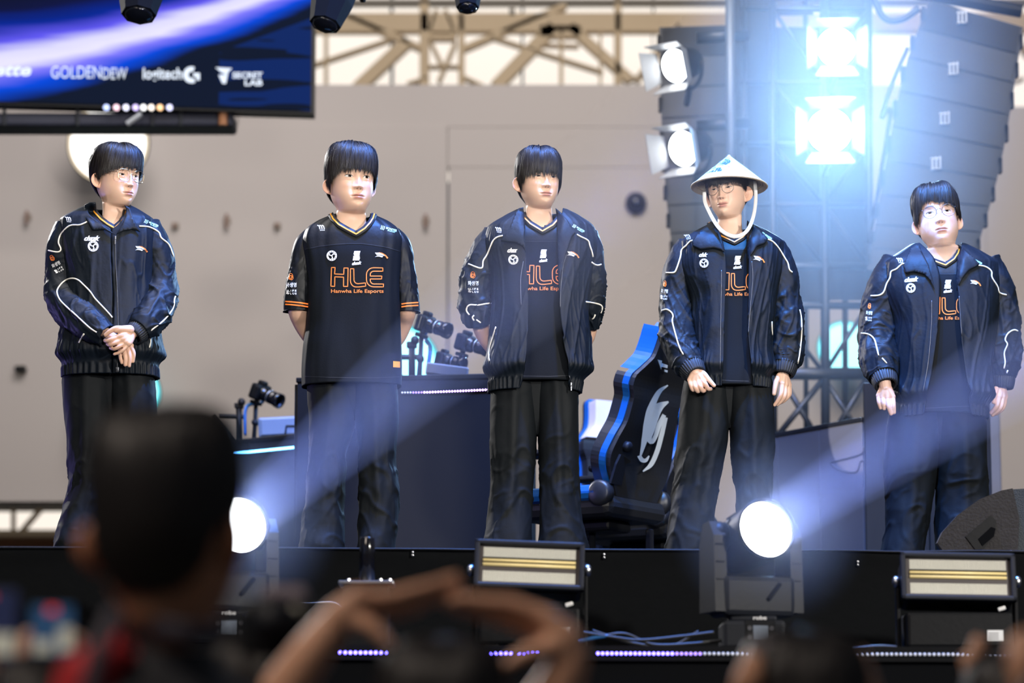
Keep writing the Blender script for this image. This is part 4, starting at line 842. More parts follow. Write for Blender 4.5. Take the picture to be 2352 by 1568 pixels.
def patch(name, polys, bvh, off, Y0, m, par, thick=.0, maxe=9., relax=0, closed=True, label=None):
    """cloth piece or print cut to a frame outline and laid on the garment"""
    bm = bmesh.new()
    for poly in polys:
        vs = [bm.verts.new((x, y, 0)) for x, y in poly]; bm.faces.new(vs)
    bmesh.ops.triangulate(bm, faces=bm.faces[:])
    for _ in range(7):
        le = [e for e in bm.edges if e.calc_length() > maxe]
        if not le: break
        bmesh.ops.subdivide_edges(bm, edges=le, cuts=1); bmesh.ops.triangulate(bm, faces=bm.faces[:])
    bm.verts.ensure_lookup_table(); bm.verts.index_update()
    pts = [drape(v.co.x, v.co.y, bvh, 0, Y0) for v in bm.verts]; dist = np.array([(p-CAMP).length for p in pts]); dr = [(p-CAMP).normalized() for p in pts]
    nb = [[e.other_vert(v).index for e in v.link_edges] for v in bm.verts]
    for _ in range(relax): dist = np.array([.5*dist[i]+.5*np.mean(dist[n]) if n else dist[i] for i, n in enumerate(nb)])
    offs = off(np.array([[v.co.x, v.co.y] for v in bm.verts])) if callable(off) else np.full(len(pts), off)
    V = [CAMP+dr[i]*float(dist[i]-offs[i]) for i in range(len(pts))]; Fc = [tuple(v.index for v in f.verts) for f in bm.faces]; bm.free()
    o = obj(name, V, Fc, m, par, True, label)
    if thick: s = o.modifiers.new('thickness', 'SOLIDIFY'); s.thickness = thick; s.offset = 0
    return o
def prints(name, V2, Fc, bvh, Y0, m, par, off=.0025):
    """2-D lettering (frame coordinates) draped on the garment"""
    return obj(name, [drape(x, y, bvh, off, Y0) for x, y in V2], Fc, m, par)
def ptext(name, s, box, bvh, Y0, m, par, bold=.02, shear=0., rot=0., space=1., off=.0025):
    T, Fc, _ = text2d(s, bold, shear, space); x0, yt, x1, yb = box
    X = (T[:, 0]-.5)*(x1-x0); Yv = (.5-T[:, 1])*(yb-yt); c, s_ = math.cos(rot), math.sin(rot)
    return prints(name, np.stack([(x0+x1)/2+X*c-Yv*s_, (yt+yb)/2+X*s_+Yv*c], -1), Fc, bvh, Y0, m, par, off)
def stroke(name, pts, w, bvh, Y0, m, par, off=.0025, closed=False, step=3.0, flat=True, r=None):
    """line of width w px (flat print) or a raised cord of radius r laid on the garment"""
    p = [(x, y, 0) for x, y in pts]
    if closed: p = p+[p[0]]
    q = []
    if flat:
        for a, b in zip(p, p[1:]):
            n = max(1, int(math.hypot(b[0]-a[0], b[1]-a[1])/step)); q += [(a[0]+(b[0]-a[0])*i/n, a[1]+(b[1]-a[1])*i/n) for i in range(n)]
        q.append(p[-1][:2]); q = np.array(q)
        tg = np.gradient(q, axis=0)
        if closed: tg[0] = tg[-1] = q[1]-q[-2]
        nn = np.stack([-tg[:, 1], tg[:, 0]], -1); nn /= np.linalg.norm(nn, axis=1)[:, None]+1e-9
        A = [drape(*(a), bvh, off, Y0) for a in q+nn*w/2]; B = [drape(*(a), bvh, off, Y0) for a in q-nn*w/2]; n = len(q)
        return obj(name, A+B, [(i, i+1, n+i+1, n+i) for i in range(n-1)], m, par, True)
    L = sum(math.hypot(b[0]-a[0], b[1]-a[1]) for a, b in zip(p, p[1:])); c = smooth_path(p, max(6, int(L/step)))
    D = np.array([tuple(drape(x, y, bvh, off, Y0)) for x, y, _ in c])
    for _ in range(2): D[1:-1] = .5*D[1:-1]+.25*(D[:-2]+D[2:])
    V, Fc = tube_mesh(D, r, 7); return obj(name, V, Fc, m, par, True)
def in_poly(x, y, poly):
    x, y = np.asarray(x), np.asarray(y); r = np.zeros(x.shape, bool); n = len(poly)
    for i in range(n):
        (x0, y0), (x1, y1) = poly[i], poly[(i+1) % n]
        c = ((y0 > y) != (y1 > y)) & (x < (x1-x0)*(y-y0)/(y1-y0+1e-12)+x0); r ^= c
    return r
# ---- lofted garments ------------------------------------------------
def px_rows(rows, Y, n):
    r = np.array(rows, float); py = np.linspace(r[0, 0], r[-1, 0], n); v = spl(r[:, 0], r[:, 1:], py); return py, v
def torso(name, rows, Y, m, par, fold, nr=110, nc=150, e=2.5, opening=None, cut=None, thick=0., seed=0):
    """garment body from frame rows (y, left x, right x, half depth, depth offset); opening = rows (y, left x, right x)"""
    py, v = px_rows(rows, Y, nr); xl, xr, b, yo = v.T; cx = (xl+xr)/2
    C = np.array([tuple(P(c, y, Y)) for c, y in zip(cx, py)]); a = np.array([(P(r, y, Y)-P(l, y, Y)).length/2 for l, r, y in zip(xl, xr, py)])
    if opening is None:
        ph = np.broadcast_to(np.linspace(-np.pi, np.pi, nc, endpoint=False), (nr, nc))
    else:
        op = np.array(opening, float); ol = spl(op[:, 0], op[:, 1], py); orr = spl(op[:, 0], op[:, 2], py); hw = (xr-xl)/2
        f = lambda x: np.arcsin(np.sign(x)*np.minimum(np.abs(x), .98)**(e/2))
        pl, pr_ = f((ol-cx)/hw), f((orr-cx)/hw); s = np.linspace(0, 1, nc)[None, :]
        ph = pr_[:, None]+s*(2*np.pi-pr_[:, None]+pl[:, None])
    sn, cs = np.sin(ph), np.cos(ph); g = 2/e
    d = fold(py[:, None]*np.ones_like(ph), ph, seed)
    X = C[:, :1]+(a[:, None]+d)*np.sign(sn)*np.abs(sn)**g; Yv = Y+yo[:, None]-(b[:, None]+d)*np.sign(cs)*np.abs(cs)**g; Z = np.broadcast_to(C[:, 2:], X.shape)
    V = np.stack([X, Yv, Z], -1).reshape(-1, 3); Fc = grid_faces(nr, nc, opening is None)[:, ::-1]
    if cut is not None:
        ctr = V[Fc].mean(1); dep = ctr[:, 1]*CT+(ctr[:, 2]-CZ)*ST; qx = 1176+F*ctr[:, 0]/dep; qy = 784-F*(-ctr[:, 1]*ST+(ctr[:, 2]-CZ)*CT)/dep
        Fc = Fc[~(in_poly(qx, qy, cut) & (ctr[:, 1] < Y+.02))]
    o = obj(name, V, Fc, m, par, True)
    if thick: s = o.modifiers.new('thickness', 'SOLIDIFY'); s.thickness = thick; s.offset = -1
    return o
def fold_jersey(py, ph, s, A=.006):
    z = py/100.0; n1 = pn(ph*1.9+s, z*.35, s); n2 = pn(ph*4.2+s, z*.8, s+3)
    return A*(1.6*n1+.6*n2)
def make_fold_jacket(ytop, yhem, A=.012, gather=True):
    def f(py, ph, s):
        t = np.clip((py-ytop)/(yhem-ytop), 0, 1); z = py/100.0
        r = pn(ph*2.3+s, z*.45+.3*ph, s); r2 = pn(ph*5+s+.5*z, z*.9, s+7); rid = (.5-np.abs(pn(ph*3.1+s, z*.55, s+11)))*1.2
        cr = np.exp(-(pn(ph*2.6+s+.35*z, z*.38, s+2)/.07)**2)+.7*np.exp(-(pn(ph*4.6+s-.5*z, z*.7, s+9)/.06)**2)
        d = A*(.75*r+.35*r2+.15*rid)*(.4+.7*t)+.0042*cr*(.45+.7*t)
        if gather:
            g = sstep(.86, .93, t); d = d*(1-.7*g)-.010*g+.0045*g*np.sin(ph*46+2*pn(ph*6, z, s))*sstep(.93, .95, t)+.012*sstep(.78, .88, t)*(1-g)*(np.abs(pn(ph*9+s, z*.6, 4))*2)
        return d
    return f
def sleeve(name, path, Y, m, par, seed=0, A=.010, nr=130, nc=72, nu=11., cuff=None, caps=False, kink=.0):
    """tube garment along frame points (x, y, depth offset, radius px)"""
    q = np.array([(*tuple(P(x, y, Y+dy)), r*mpp(Y, y)) for x, y, dy, r in path]); c = smooth_path(q, nr); p, R = c[:, :3], c[:, 3]
    t, u, w = frames(p); L = np.concatenate([[0], np.cumsum(np.linalg.norm(np.diff(p, axis=0), axis=1))]); a = np.linspace(0, 2*np.pi, nc, endpoint=False)
    LL, AA = np.meshgrid(L, a, indexing='ij'); s = LL/L[-1]
    wr = pn(LL*nu+seed+.9*np.sin(AA), np.cos(AA)*.9+seed, np.sin(AA)*.9); rid = (.42-np.abs(pn(LL*nu*.6+1.2*np.sin(AA+seed), np.cos(AA)*1.1+seed*2, np.sin(AA)*1.1+5)))*1.4
    fine = pn(LL*34+seed, np.cos(AA)*2.2, np.sin(AA)*2.2+seed)
    c1 = np.exp(-(pn(LL*nu*.75+1.1*np.sin(AA+seed)+seed, np.cos(AA)*.8+seed, np.sin(AA)*.8+3)/.085)**2); c2 = np.exp(-(pn(LL*nu*1.5-1.5*np.sin(AA-seed)+seed, np.cos(AA)*1.2+seed, np.sin(AA)*1.2+8)/.08)**2)
    d = (A*(.55*wr+.35*rid+.12*fine)+A*.42*c1+A*.26*c2)*(.55+.8*sstep(.2, .6, s))*(1-.5*sstep(.92, 1, s))
    rr = R[:, None]+d
    V = (p[:, None]+rr[..., None]*(np.cos(AA)[..., None]*u[:, None]+np.sin(AA)[..., None]*w[:, None])).reshape(-1, 3); Fc = [tuple(f) for f in grid_faces(nr, nc)]
    o = obj(name, V, Fc, m, par, True); sm = o.modifiers.new('thickness', 'SOLIDIFY'); sm.thickness = .004; sm.offset = -1
    if cuff:
        e = p[-1]; dirn = t[-1]; n2 = 14; cl, r0, r1 = cuff; k = mpp(Y)
        ss = np.linspace(0, 1, n2); aa = np.linspace(0, 2*np.pi, 96, endpoint=False); S, B = np.meshgrid(ss, aa, indexing='ij')
        rr = (r0+(r1-r0)*S)*k*(1+.0*B)+.0022*np.sin(B*30)+.003*np.sin(S*math.pi)-.004*(S > .95)
        V = (e+(S[..., None]-.15)*dirn*cl*k+rr[..., None]*(np.cos(B)[..., None]*u[-1]+np.sin(B)[..., None]*w[-1])).reshape(-1, 3)
        co = obj('cuff', V, grid_faces(n2, 96), RIB, par, True); sm = co.modifiers.new('thickness', 'SOLIDIFY'); sm.thickness = .006; sm.offset = -1
    return o
def leg(name, rows, Y, m, par, seed, nr=130, nc=72, A=.011):
    """trouser leg from frame rows (y, left x, right x, half depth, depth offset)"""
    py, v = px_rows(rows, Y, nr); xl, xr, b, yo = v.T
    C = np.array([tuple(P((l+r)/2, y, Y)) for l, r, y in zip(xl, xr, py)]); a = np.array([(P(r, y, Y)-P(l, y, Y)).length/2 for l, r, y in zip(xl, xr, py)])
    ph = np.broadcast_to(np.linspace(-np.pi, np.pi, nc, endpoint=False), (nr, nc)); z = (py[:, None]-py[0])/100.0+0*ph; t = (py[:, None]-py[0])/(py[-1]-py[0])+0*ph
    X3, Y3 = np.cos(ph)*1.2, np.sin(ph)*1.2
    dr = pn(X3+seed, Y3, z*.35+seed)*1.2; cr = (.42-np.abs(pn(X3*.8+seed+z*.35, Y3*.8, z*1.1+seed)))*1.5; fine = pn(X3*2+seed, Y3*2, z*2.6)
    kn = sstep(.25, .5, t)*(1-.3*sstep(.6, .75, t))+sstep(.8, .97, t)*.9
    c1 = np.exp(-(pn(X3*.7+seed+z*.5, Y3*.7, z*.9+seed)/.07)**2); c2 = np.exp(-(pn(X3*1.4-z*.4+seed, Y3*1.4, z*1.6+seed)/.07)**2)
    d = A*(.6*dr+(.2+.7*kn)*cr+.25*kn*fine)+.0045*c1*(.35+kn)+.003*c2*kn
    sn, cs = np.sin(ph), np.cos(ph); g = 2/2.3
    crease = .012*np.exp(-(ph/.16)**2)*(1-sstep(.55, .8, t))
    X = C[:, :1]+(a[:, None]+d*.8)*np.sign(sn)*np.abs(sn)**g; Yv = Y+yo[:, None]-(b[:, None]+d+crease)*np.sign(cs)*np.abs(cs)**g; Z = C[:, 2:]+.012*pn(ph*1.5+seed, t*3, seed)*sstep(.85, 1, t)
    o = obj(name, np.stack([X, Yv, Z+0*X], -1).reshape(-1, 3), grid_faces(nr, nc)[:, ::-1], m, par, True); sm = o.modifiers.new('thickness', 'SOLIDIFY'); sm.thickness = .004; sm.offset = -1
    return o
def shoe(cx, Y, yaw, par, m, z0=.0):
    R = Matrix.Rotation(yaw, 3, 'Z'); ks = [(-.12, .030, .075, 0), (-.10, .040, .10, 0), (-.04, .045, .105, 0), (.03, .046, .085, 0), (.09, .050, .06, 0), (.14, .044, .045, 0), (.165, .02, .03, 0)]
    V = []; n = 16
    for y, w, h, _ in ks:
        for k in range(n):
            a = 2*math.pi*k/n; x = w*math.copysign(abs(math.cos(a))**.7, math.cos(a)); z = h/2+h/2*math.copysign(abs(math.sin(a))**.7, math.sin(a)); V.append(Vector((cx, Y, z0+.004))+R @ Vector((x, -y, z)))
    obj('shoe', V, [tuple(f) for f in grid_faces(len(ks), n)]+[tuple(range(n)), tuple(range((len(ks)-1)*n, len(ks)*n))], m, par, True)
# ---- head ------------------------------------------------------------
HK = np.array([  # zf, zb, yf, yb, w  from crown to chest (front and back heights and distances, half width)
 (.1205, .1205, -.0145, .0155, .0006), (.1150, .1140, .034, .062, .046), (.100, .0970, .064, .088, .0655), (.076, .0740, .0815, .0995, .0745), (.046, .047, .0885, .1035, .0785), (.016, .021, .0885, .1035, .0788),
 (-.012, -.004, .0865, .1005, .0775), (-.036, -.024, .0865, .095, .0755), (-.060, -.043, .0875, .085, .0715), (-.083, -.059, .0860, .0755, .0655), (-.101, -.071, .0800, .0685, .0580), (-.1115, -.081, .0680, .0635, .0530),
 (-.1165, -.090, .050, .0605, .0510), (-.1205, -.098, .034, .0600, .0505), (-.136, -.117, .029, .0610, .0510), (-.165, -.150, .034, .0650, .0540), (-.195, -.185, .044, .0700, .0660), (-.225, -.215, .056, .0760, .095), (-.265, -.250, .068, .0780, .120), (-.33, -.32, .070, .075, .120), (-.42, -.42, .060, .065, .100)])
def gs(x, z, cx, cz, sx, sz): return np.exp(-((x-cx)/sx)**2-((z-cz)/sz)**2)
def g2(x, z, cx, cz, sx, sz): return gs(x, z, cx, cz, sx, sz)+gs(x, z, -cx, cz, sx, sz)
def make_head(hd, lod=1):
    """vertices, faces, colours of head and neck in head space (face towards -y), plus row parameter"""
    nr, nc = 250, 210; k = np.arange(len(HK)); t = np.concatenate([np.linspace(0, 12, 215//lod), np.linspace(12, len(HK)-1, 36//lod)[1:]]); nr = len(t); nc //= lod
    H = spl(k, HK, t); zf, zb, yf, yb, w = H.T
    w = w*(hd.get('sw', 1)+(hd.get('sj', 1)-1)*sstep(6, 9, t)*(1-.6*sstep(13, 17, t)))
    yf = yf+hd.get('fat', 0)*np.exp(-((t-12.6)/1.6)**2); zf = zf-hd.get('fat', 0)*.22*np.exp(-((t-12.5)/1.5)**2)
    w = w+hd.get('neck', 0)*sstep(12, 13.5, t)*(1-sstep(16, 18, t)); yf = yf+hd.get('neck', 0)*.6*sstep(12.5, 14, t)*(1-sstep(16, 18, t))
    a = np.linspace(-np.pi, np.pi, nc, endpoint=False); ph = a-.5*np.sin(a)
    sn, cs = np.sin(ph)[None], np.cos(ph)[None]; e = (.90+.10*sstep(11, 14, t))[:, None]+np.where(cs > 0, 1, 0)*(.34*sstep(7.2, 10.5, t)*(1-sstep(11.5, 16, t)))[:, None]*sstep(0, .5, cs)
    X = w[:, None]*np.sign(sn)*np.abs(sn)**e; Y = np.where(cs > 0, -yf[:, None], -yb[:, None])*np.sign(cs)*np.abs(cs)**e*np.where(cs > 0, 1, 1)
    Y = np.where(cs > 0, -yf[:, None]*np.abs(cs)**e, yb[:, None]*np.abs(cs)**e)
    u = (1+cs)/2; Z = zb[:, None]+(zf-zb)[:, None]*u**1.3
    x, z = X, Z; jw = hd.get('jaw', 0)
    nz = hd.get('nose', 1.0)
    hN = np.interp(z, [-.048, -.043, -.034, -.015, .005, .02, .03], [0, .006, .0185, .0115, .0052, .0022, 0])*nz
    sN = np.interp(z, [-.045, -.034, -.01, .03], [.0095, .0100, .0080, .0100])
    D = hN*np.exp(-(x/sN)**2)+.0085*nz*g2(x, z, .0120, -.0365, .0055, .0062)+.004*g2(x, z, .0, -.0385, .009, .005)
    D += -.0055*g2(x, z, .0315, .010, .016, .0095)-.003*g2(x, z, .0165, .006, .006, .010)+.003*g2(x, z, .030, .0275, .019, .0075)+.0026*g2(x, z, .032, .0105, .013, .0042)+.0016*g2(x, z, .031, -.0045, .012, .0035)-.0012*g2(x, z, .031, -.011, .014, .003)
    D += .0040*g2(x, z, .042, -.026, .018, .016)-.0016*g2(x, z, .0215, -.043, .0045, .010)+.0048*gs(x, z, 0, -.067, .023, .016)-.0022*g2(x, z, .024, -.052, .007, .014)
    mw = hd.get('mw', 1.0); sm = hd.get('smile', 0); zm = -.0672+sm*(x/.022)**2*.006
    D += .0048*np.exp(-((z-zm-.0048)/.0034)**2)*np.exp(-(x/(.0165*mw))**4)*(1-.25*np.exp(-(x/.004)**2))+.0058*np.exp(-((z-zm+.0062)/.0044)**2)*np.exp(-(x/(.0145*mw))**4)
    D += -.0042*np.exp(-((z-zm)/.0016)**2)*np.exp(-(x/(.0215*mw))**6)-.0016*gs(x, z, 0, -.0535, .0035, .0055)-.0014*g2(x, z, .0225*mw, -.067, .0035, .0035)
    D += -.0032*gs(x, z, 0, -.0835, .017, .0048)+.0060*gs(x, z, 0, -.0990, .017, .0115)
    D += -.0048*g2(x, z, .0062, -.0425, .0030, .0022)
    Y = Y-D*sstep(.02, .35, cs)*sstep(.3, 1.2, t)[:, None]*(1-sstep(12.2, 13, t))[:, None]
    # colour
    base = np.array(hd.get('skin', (.66, .43, .32))); C = np.ones(X.shape+(3,))*base
    def tint(wt, col): 
        nonlocal C; wt = np.clip(wt*(cs > .1), 0, 1)[..., None]; C = C*(1-wt)+np.array(col)*wt
    tint(.35*g2(x, z, .040, -.026, .022, .018), (.72, .38, .30)); tint(.30*gs(x, z, 0, -.034, .014, .010), (.70, .36, .28)); tint(.25*g2(x, z, .031, .006, .02, .010), (.55, .30, .22))
    up_ = np.exp(-((z-zm-.0042)/.0036)**2)*np.exp(-(x/(.0185*mw))**6)*(z > zm); lo_ = np.exp(-((z-zm+.0060)/.0048)**2)*np.exp(-(x/(.0165*mw))**6)*(z <= zm)
    tint(.9*up_, (.44, .17, .15)); tint(.85*lo_, (.56, .21, .20)); tint(.95*np.exp(-((z-zm)/.0014)**2)*np.exp(-(x/(.0215*mw))**6), (.12, .035, .035)); tint(.9*g2(x, z, .0062, -.0428, .0028, .0020), (.06, .02, .02))
    brow = np.exp(-((z-.0265-.0025*np.cos((np.abs(x)-.030)/.012)+.002)/.0028)**2)*sstep(.012, .018, np.abs(x))*(1-sstep(.042, .050, np.abs(x)))
    tint(.75*brow, (.06, .045, .04)); tint(.55*np.exp(-((z-(hd.get('eye', .0036)+.0085)+.10*(np.abs(x)-.031)**2/.02)/.0010)**2)*sstep(.017, .022, np.abs(x))*(1-sstep(.042, .047, np.abs(x))), (.32, .16, .12))
    V = np.stack([X, Y, Z], -1).reshape(-1, 3); T = np.repeat(t, nc)
    return V, grid_faces(nr, nc)[:, ::-1], C.reshape(-1, 3), T
def make_ear(side, skin):
    n, k = 26, 11; V = []; C = []
    for i in range(k+1):
        r = i/k
        for j in range(n):
            a = 2*math.pi*j/n; lob = 1+.10*math.cos(a-1.1); ex = .0185*r*lob*(1-.18*(math.sin(a) < 0)*abs(math.sin(a))); ez = .0315*r
            y = ex*math.cos(a); z = ez*math.sin(a); h = .0085*math.exp(-((r-.86)/.13)**2)*(.35+.65*sstep(-.9, .1, math.sin(a)+.5*math.cos(a)))-.010*math.exp(-((r-.25)/.3)**2)+.004*math.exp(-((y+.002)/.004)**2-((z-.004)/.012)**2)-.010*(r > .97)
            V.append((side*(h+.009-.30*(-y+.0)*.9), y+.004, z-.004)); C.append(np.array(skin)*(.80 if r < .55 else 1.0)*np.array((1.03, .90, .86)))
    return np.array(V), [tuple(f) for f in grid_faces(k+1, n)], np.array(C)
def head_matrix(hd, Y):
    R = Matrix.Rotation(math.radians(hd['yaw']), 3, 'Z') @ Matrix.Rotation(-math.radians(hd.get('pitch', 0)), 3, 'X') @ Matrix.Rotation(math.radians(hd.get('roll', 0)), 3, 'Y')
    return np.array(R), np.array(tuple(P(*hd['c'], Y+hd.get('dy', -.02)))), hd.get('s', 1.05)
def smooth_mesh(V, Fc, it, lam=.5):
    E = set()
    for f in Fc:
        for i in range(len(f)): E.add((min(f[i], f[i-1]), max(f[i], f[i-1])))
    E = np.array(list(E)); deg = np.bincount(E.ravel(), minlength=len(V))[:, None]
    for _ in range(it):
        S = np.zeros_like(V); np.add.at(S, E[:, 0], V[E[:, 1]]); np.add.at(S, E[:, 1], V[E[:, 0]]); V = V*(1-lam)+lam*S/np.maximum(deg, 1)
    return V
def voxel_union(V, Fc, size, it=4):
    me = bpy.data.meshes.new('tmp'); me.from_pydata([tuple(v) for v in V], [], [tuple(int(i) for i in f) for f in Fc]); o = bpy.data.objects.new('tmp', me); COL.objects.link(o)
    rm = o.modifiers.new('r', 'REMESH'); rm.mode = 'VOXEL'; rm.voxel_size = size
    dg = bpy.context.evaluated_depsgraph_get(); ev = o.evaluated_get(dg); m2 = ev.to_mesh(); V2 = np.array([v.co[:] for v in m2.vertices]); F2 = [tuple(p.vertices) for p in m2.polygons]; ev.to_mesh_clear(); bpy.data.objects.remove(o); bpy.data.meshes.remove(me)
    return smooth_mesh(V2, F2, it), F2
def limb(chains, Y, size=.0020, it=2, flat=None):
    """arm and hand from chains of (x, y, depth offset, radius mm): fingers stay separate chains rooted in the palm"""
    V = []; Fc = []
    for ch in chains:
        q = np.array([(*tuple(P(x, y, Y+dy)), r/1000) for x, y, dy, r in ch]); n = max(10, 5*len(q)); c = smooth_path(q, n) if len(q) > 2 else q[0]+(q[-1]-q[0])*np.linspace(0, 1, n)[:, None]
        p, r = c[:, :3], np.maximum(c[:, 3], .002); d0 = p[0]-p[1]; d0 /= np.linalg.norm(d0); d1 = p[-1]-p[-2]; d1 /= np.linalg.norm(d1)
        hp = [p[0]+d0*r[0]*f for f in (.95, .7, .35)]; hr = [r[0]*f for f in (.25, .7, .94)]; tp = [p[-1]+d1*r[-1]*f for f in (.35, .7, .95)]; tr_ = [r[-1]*f for f in (.94, .7, .25)]
        tv, tf = tube_mesh(np.vstack([hp, p, tp]), np.concatenate([hr, r, tr_]), 12); k = len(V); V += tv.tolist(); Fc += [tuple(i+k for i in f) for f in tf]
    return voxel_union(V, Fc, size, it)
def build_body(root, hd, Y, limbs=(), lod=1):
    V, Fc, C, T = make_head(hd, lod); skin = hd.get('skin', (.66, .43, .32)); R, O, s = head_matrix(hd, Y)
    bl = sstep(12.5, 17.5, T)[:, None]; W = (V*s) @ R.T*(1-bl)+(V*s)*bl+O; off = np.array(hd.get('body_off', (0, 0, 0))); W += off*sstep(14, 18, T)[:, None]
    bvh = BVHTree.FromPolygons([Vector(v) for v in V], [tuple(f) for f in Fc])
    AV, AF, AC = [W], [Fc], [C]; k = len(W)
    for sd in (-1, 1):
        ev, ef, ec = make_ear(sd, skin); es = hd.get('ear', 1.0); h = bvh.ray_cast(Vector((sd*.3, .012, -.010)), Vector((-sd, 0, 0))); x0 = abs(h[0].x) if h[0] else .077
        ca, sa = math.cos(.35), math.sin(.35)
        ev = ev*es; ev = np.stack([ev[:, 0]+sd*(x0-.004)+sd*ev[:, 1]*.45, ev[:, 1]*.9+.010, ev[:, 2]-.012], -1); ew = (ev*s) @ R.T+O; n0 = len(ev)-26; nr_ = int(np.argmin(np.linalg.norm(W-ew[n0], axis=1))); AV.append(ew); AF.append(np.array(ef)+k); AF.append(np.array([(n0+k, n0+1+k, nr_)])); AC.append(ec); k += len(ev)
    allF = [tuple(int(i) for i in f) for A in AF for f in A]
    for lv, lf in sorted(limbs, key=lambda q: len(q[0])):      # arms first, then the hands
        lf = [tuple(int(i) for i in f) for f in lf]
        W0 = np.vstack(AV); st_ = max(1, len(lv)//120); sub = lv[::st_]; Dm = ((sub[:, None]-W0[None, ::11])**2).sum(2); bi = np.unravel_index(np.argmin(Dm), Dm.shape); vi = int(bi[0]*st_); nr_ = int(bi[1]*11)
        fe = next(f for f in lf if vi in f); ot = fe[(fe.index(vi)+1) % len(fe)]; allF.append((vi+k, ot+k, nr_))      # joins the arm to the trunk under the clothes
        AV.append(lv); allF += [tuple(i+k for i in f) for f in lf]; AC.append(np.tile(np.array(skin)*np.array((.98, .93, .90)), (len(lv), 1))); k += len(lv)
    b = obj('body', np.vstack(AV), allF, SKIN, root, True); colattr(b.data, np.vstack(AC))
    if hd.get('blind'): return b, bvh, (R, O, s)
    # eyes: almond patches with iris, and a lash line
    ez = hd.get('eye', .0036); eh = hd.get('eh', .0048); gz = hd.get('gaze', (0, 0))
    tow = lambda p: (np.array(p)*s) @ R.T+O
    for sd in (-1, 1):
        nu, nv = 34, 13; pts = []; col = []; top = []
        for j in range(nv):
            for i in range(nu):
                uu = -1+2*i/(nu-1); vv = j/(nv-1); x = sd*(.0315+uu*.0142); inner = -uu
                zu = ez+eh*(1-abs(uu)**2.2)**.8+.0012*uu-.0004; zl = ez-eh*.62*(1-abs(uu)**2.0)-.0006*uu+.0012*uu; z = zl+(zu-zl)*vv
                h = bvh.ray_cast(Vector((x, -.3, z)), Vector((0, 1, 0))); y = h[0].y if h[0] else -.08
                pts.append((x, y-.0007-.0012*(1-uu*uu)*(1-(2*vv-1)**2), z)); dx = x-sd*.0315-gz[0]; dz = z-ez-.0006-gz[1]; rr = math.hypot(dx, dz)
                c = (.70, .68, .66) if rr > .0059 else ((.028, .014, .010) if rr > .0026 else (.004, .003, .003))
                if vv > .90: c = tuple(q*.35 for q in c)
                col.append(c)
                if j == nv-1: top.append((x, y-.0014, z+.0004))
        eye = obj('eye', np.array([tow(p) for p in pts]), grid_faces(nv, nu, False), EYE, root, True); colattr(eye.data, np.array(col))
        tv, tf = tube_mesh([tow(p) for p in top], np.interp(np.linspace(0, 1, len(top)), [0, .2, .8, 1], [.0003, .0010, .0012, .0004])*s, 6); obj('lash_line', tv, tf, LASH, eye, True)
    return b, bvh, (R, O, s)
EYE = mat('eye', (.7, .7, .7), .12, spec=.6, var=.0, attr='col'); LASH = mat('lashes', (.02, .012, .01), .6)
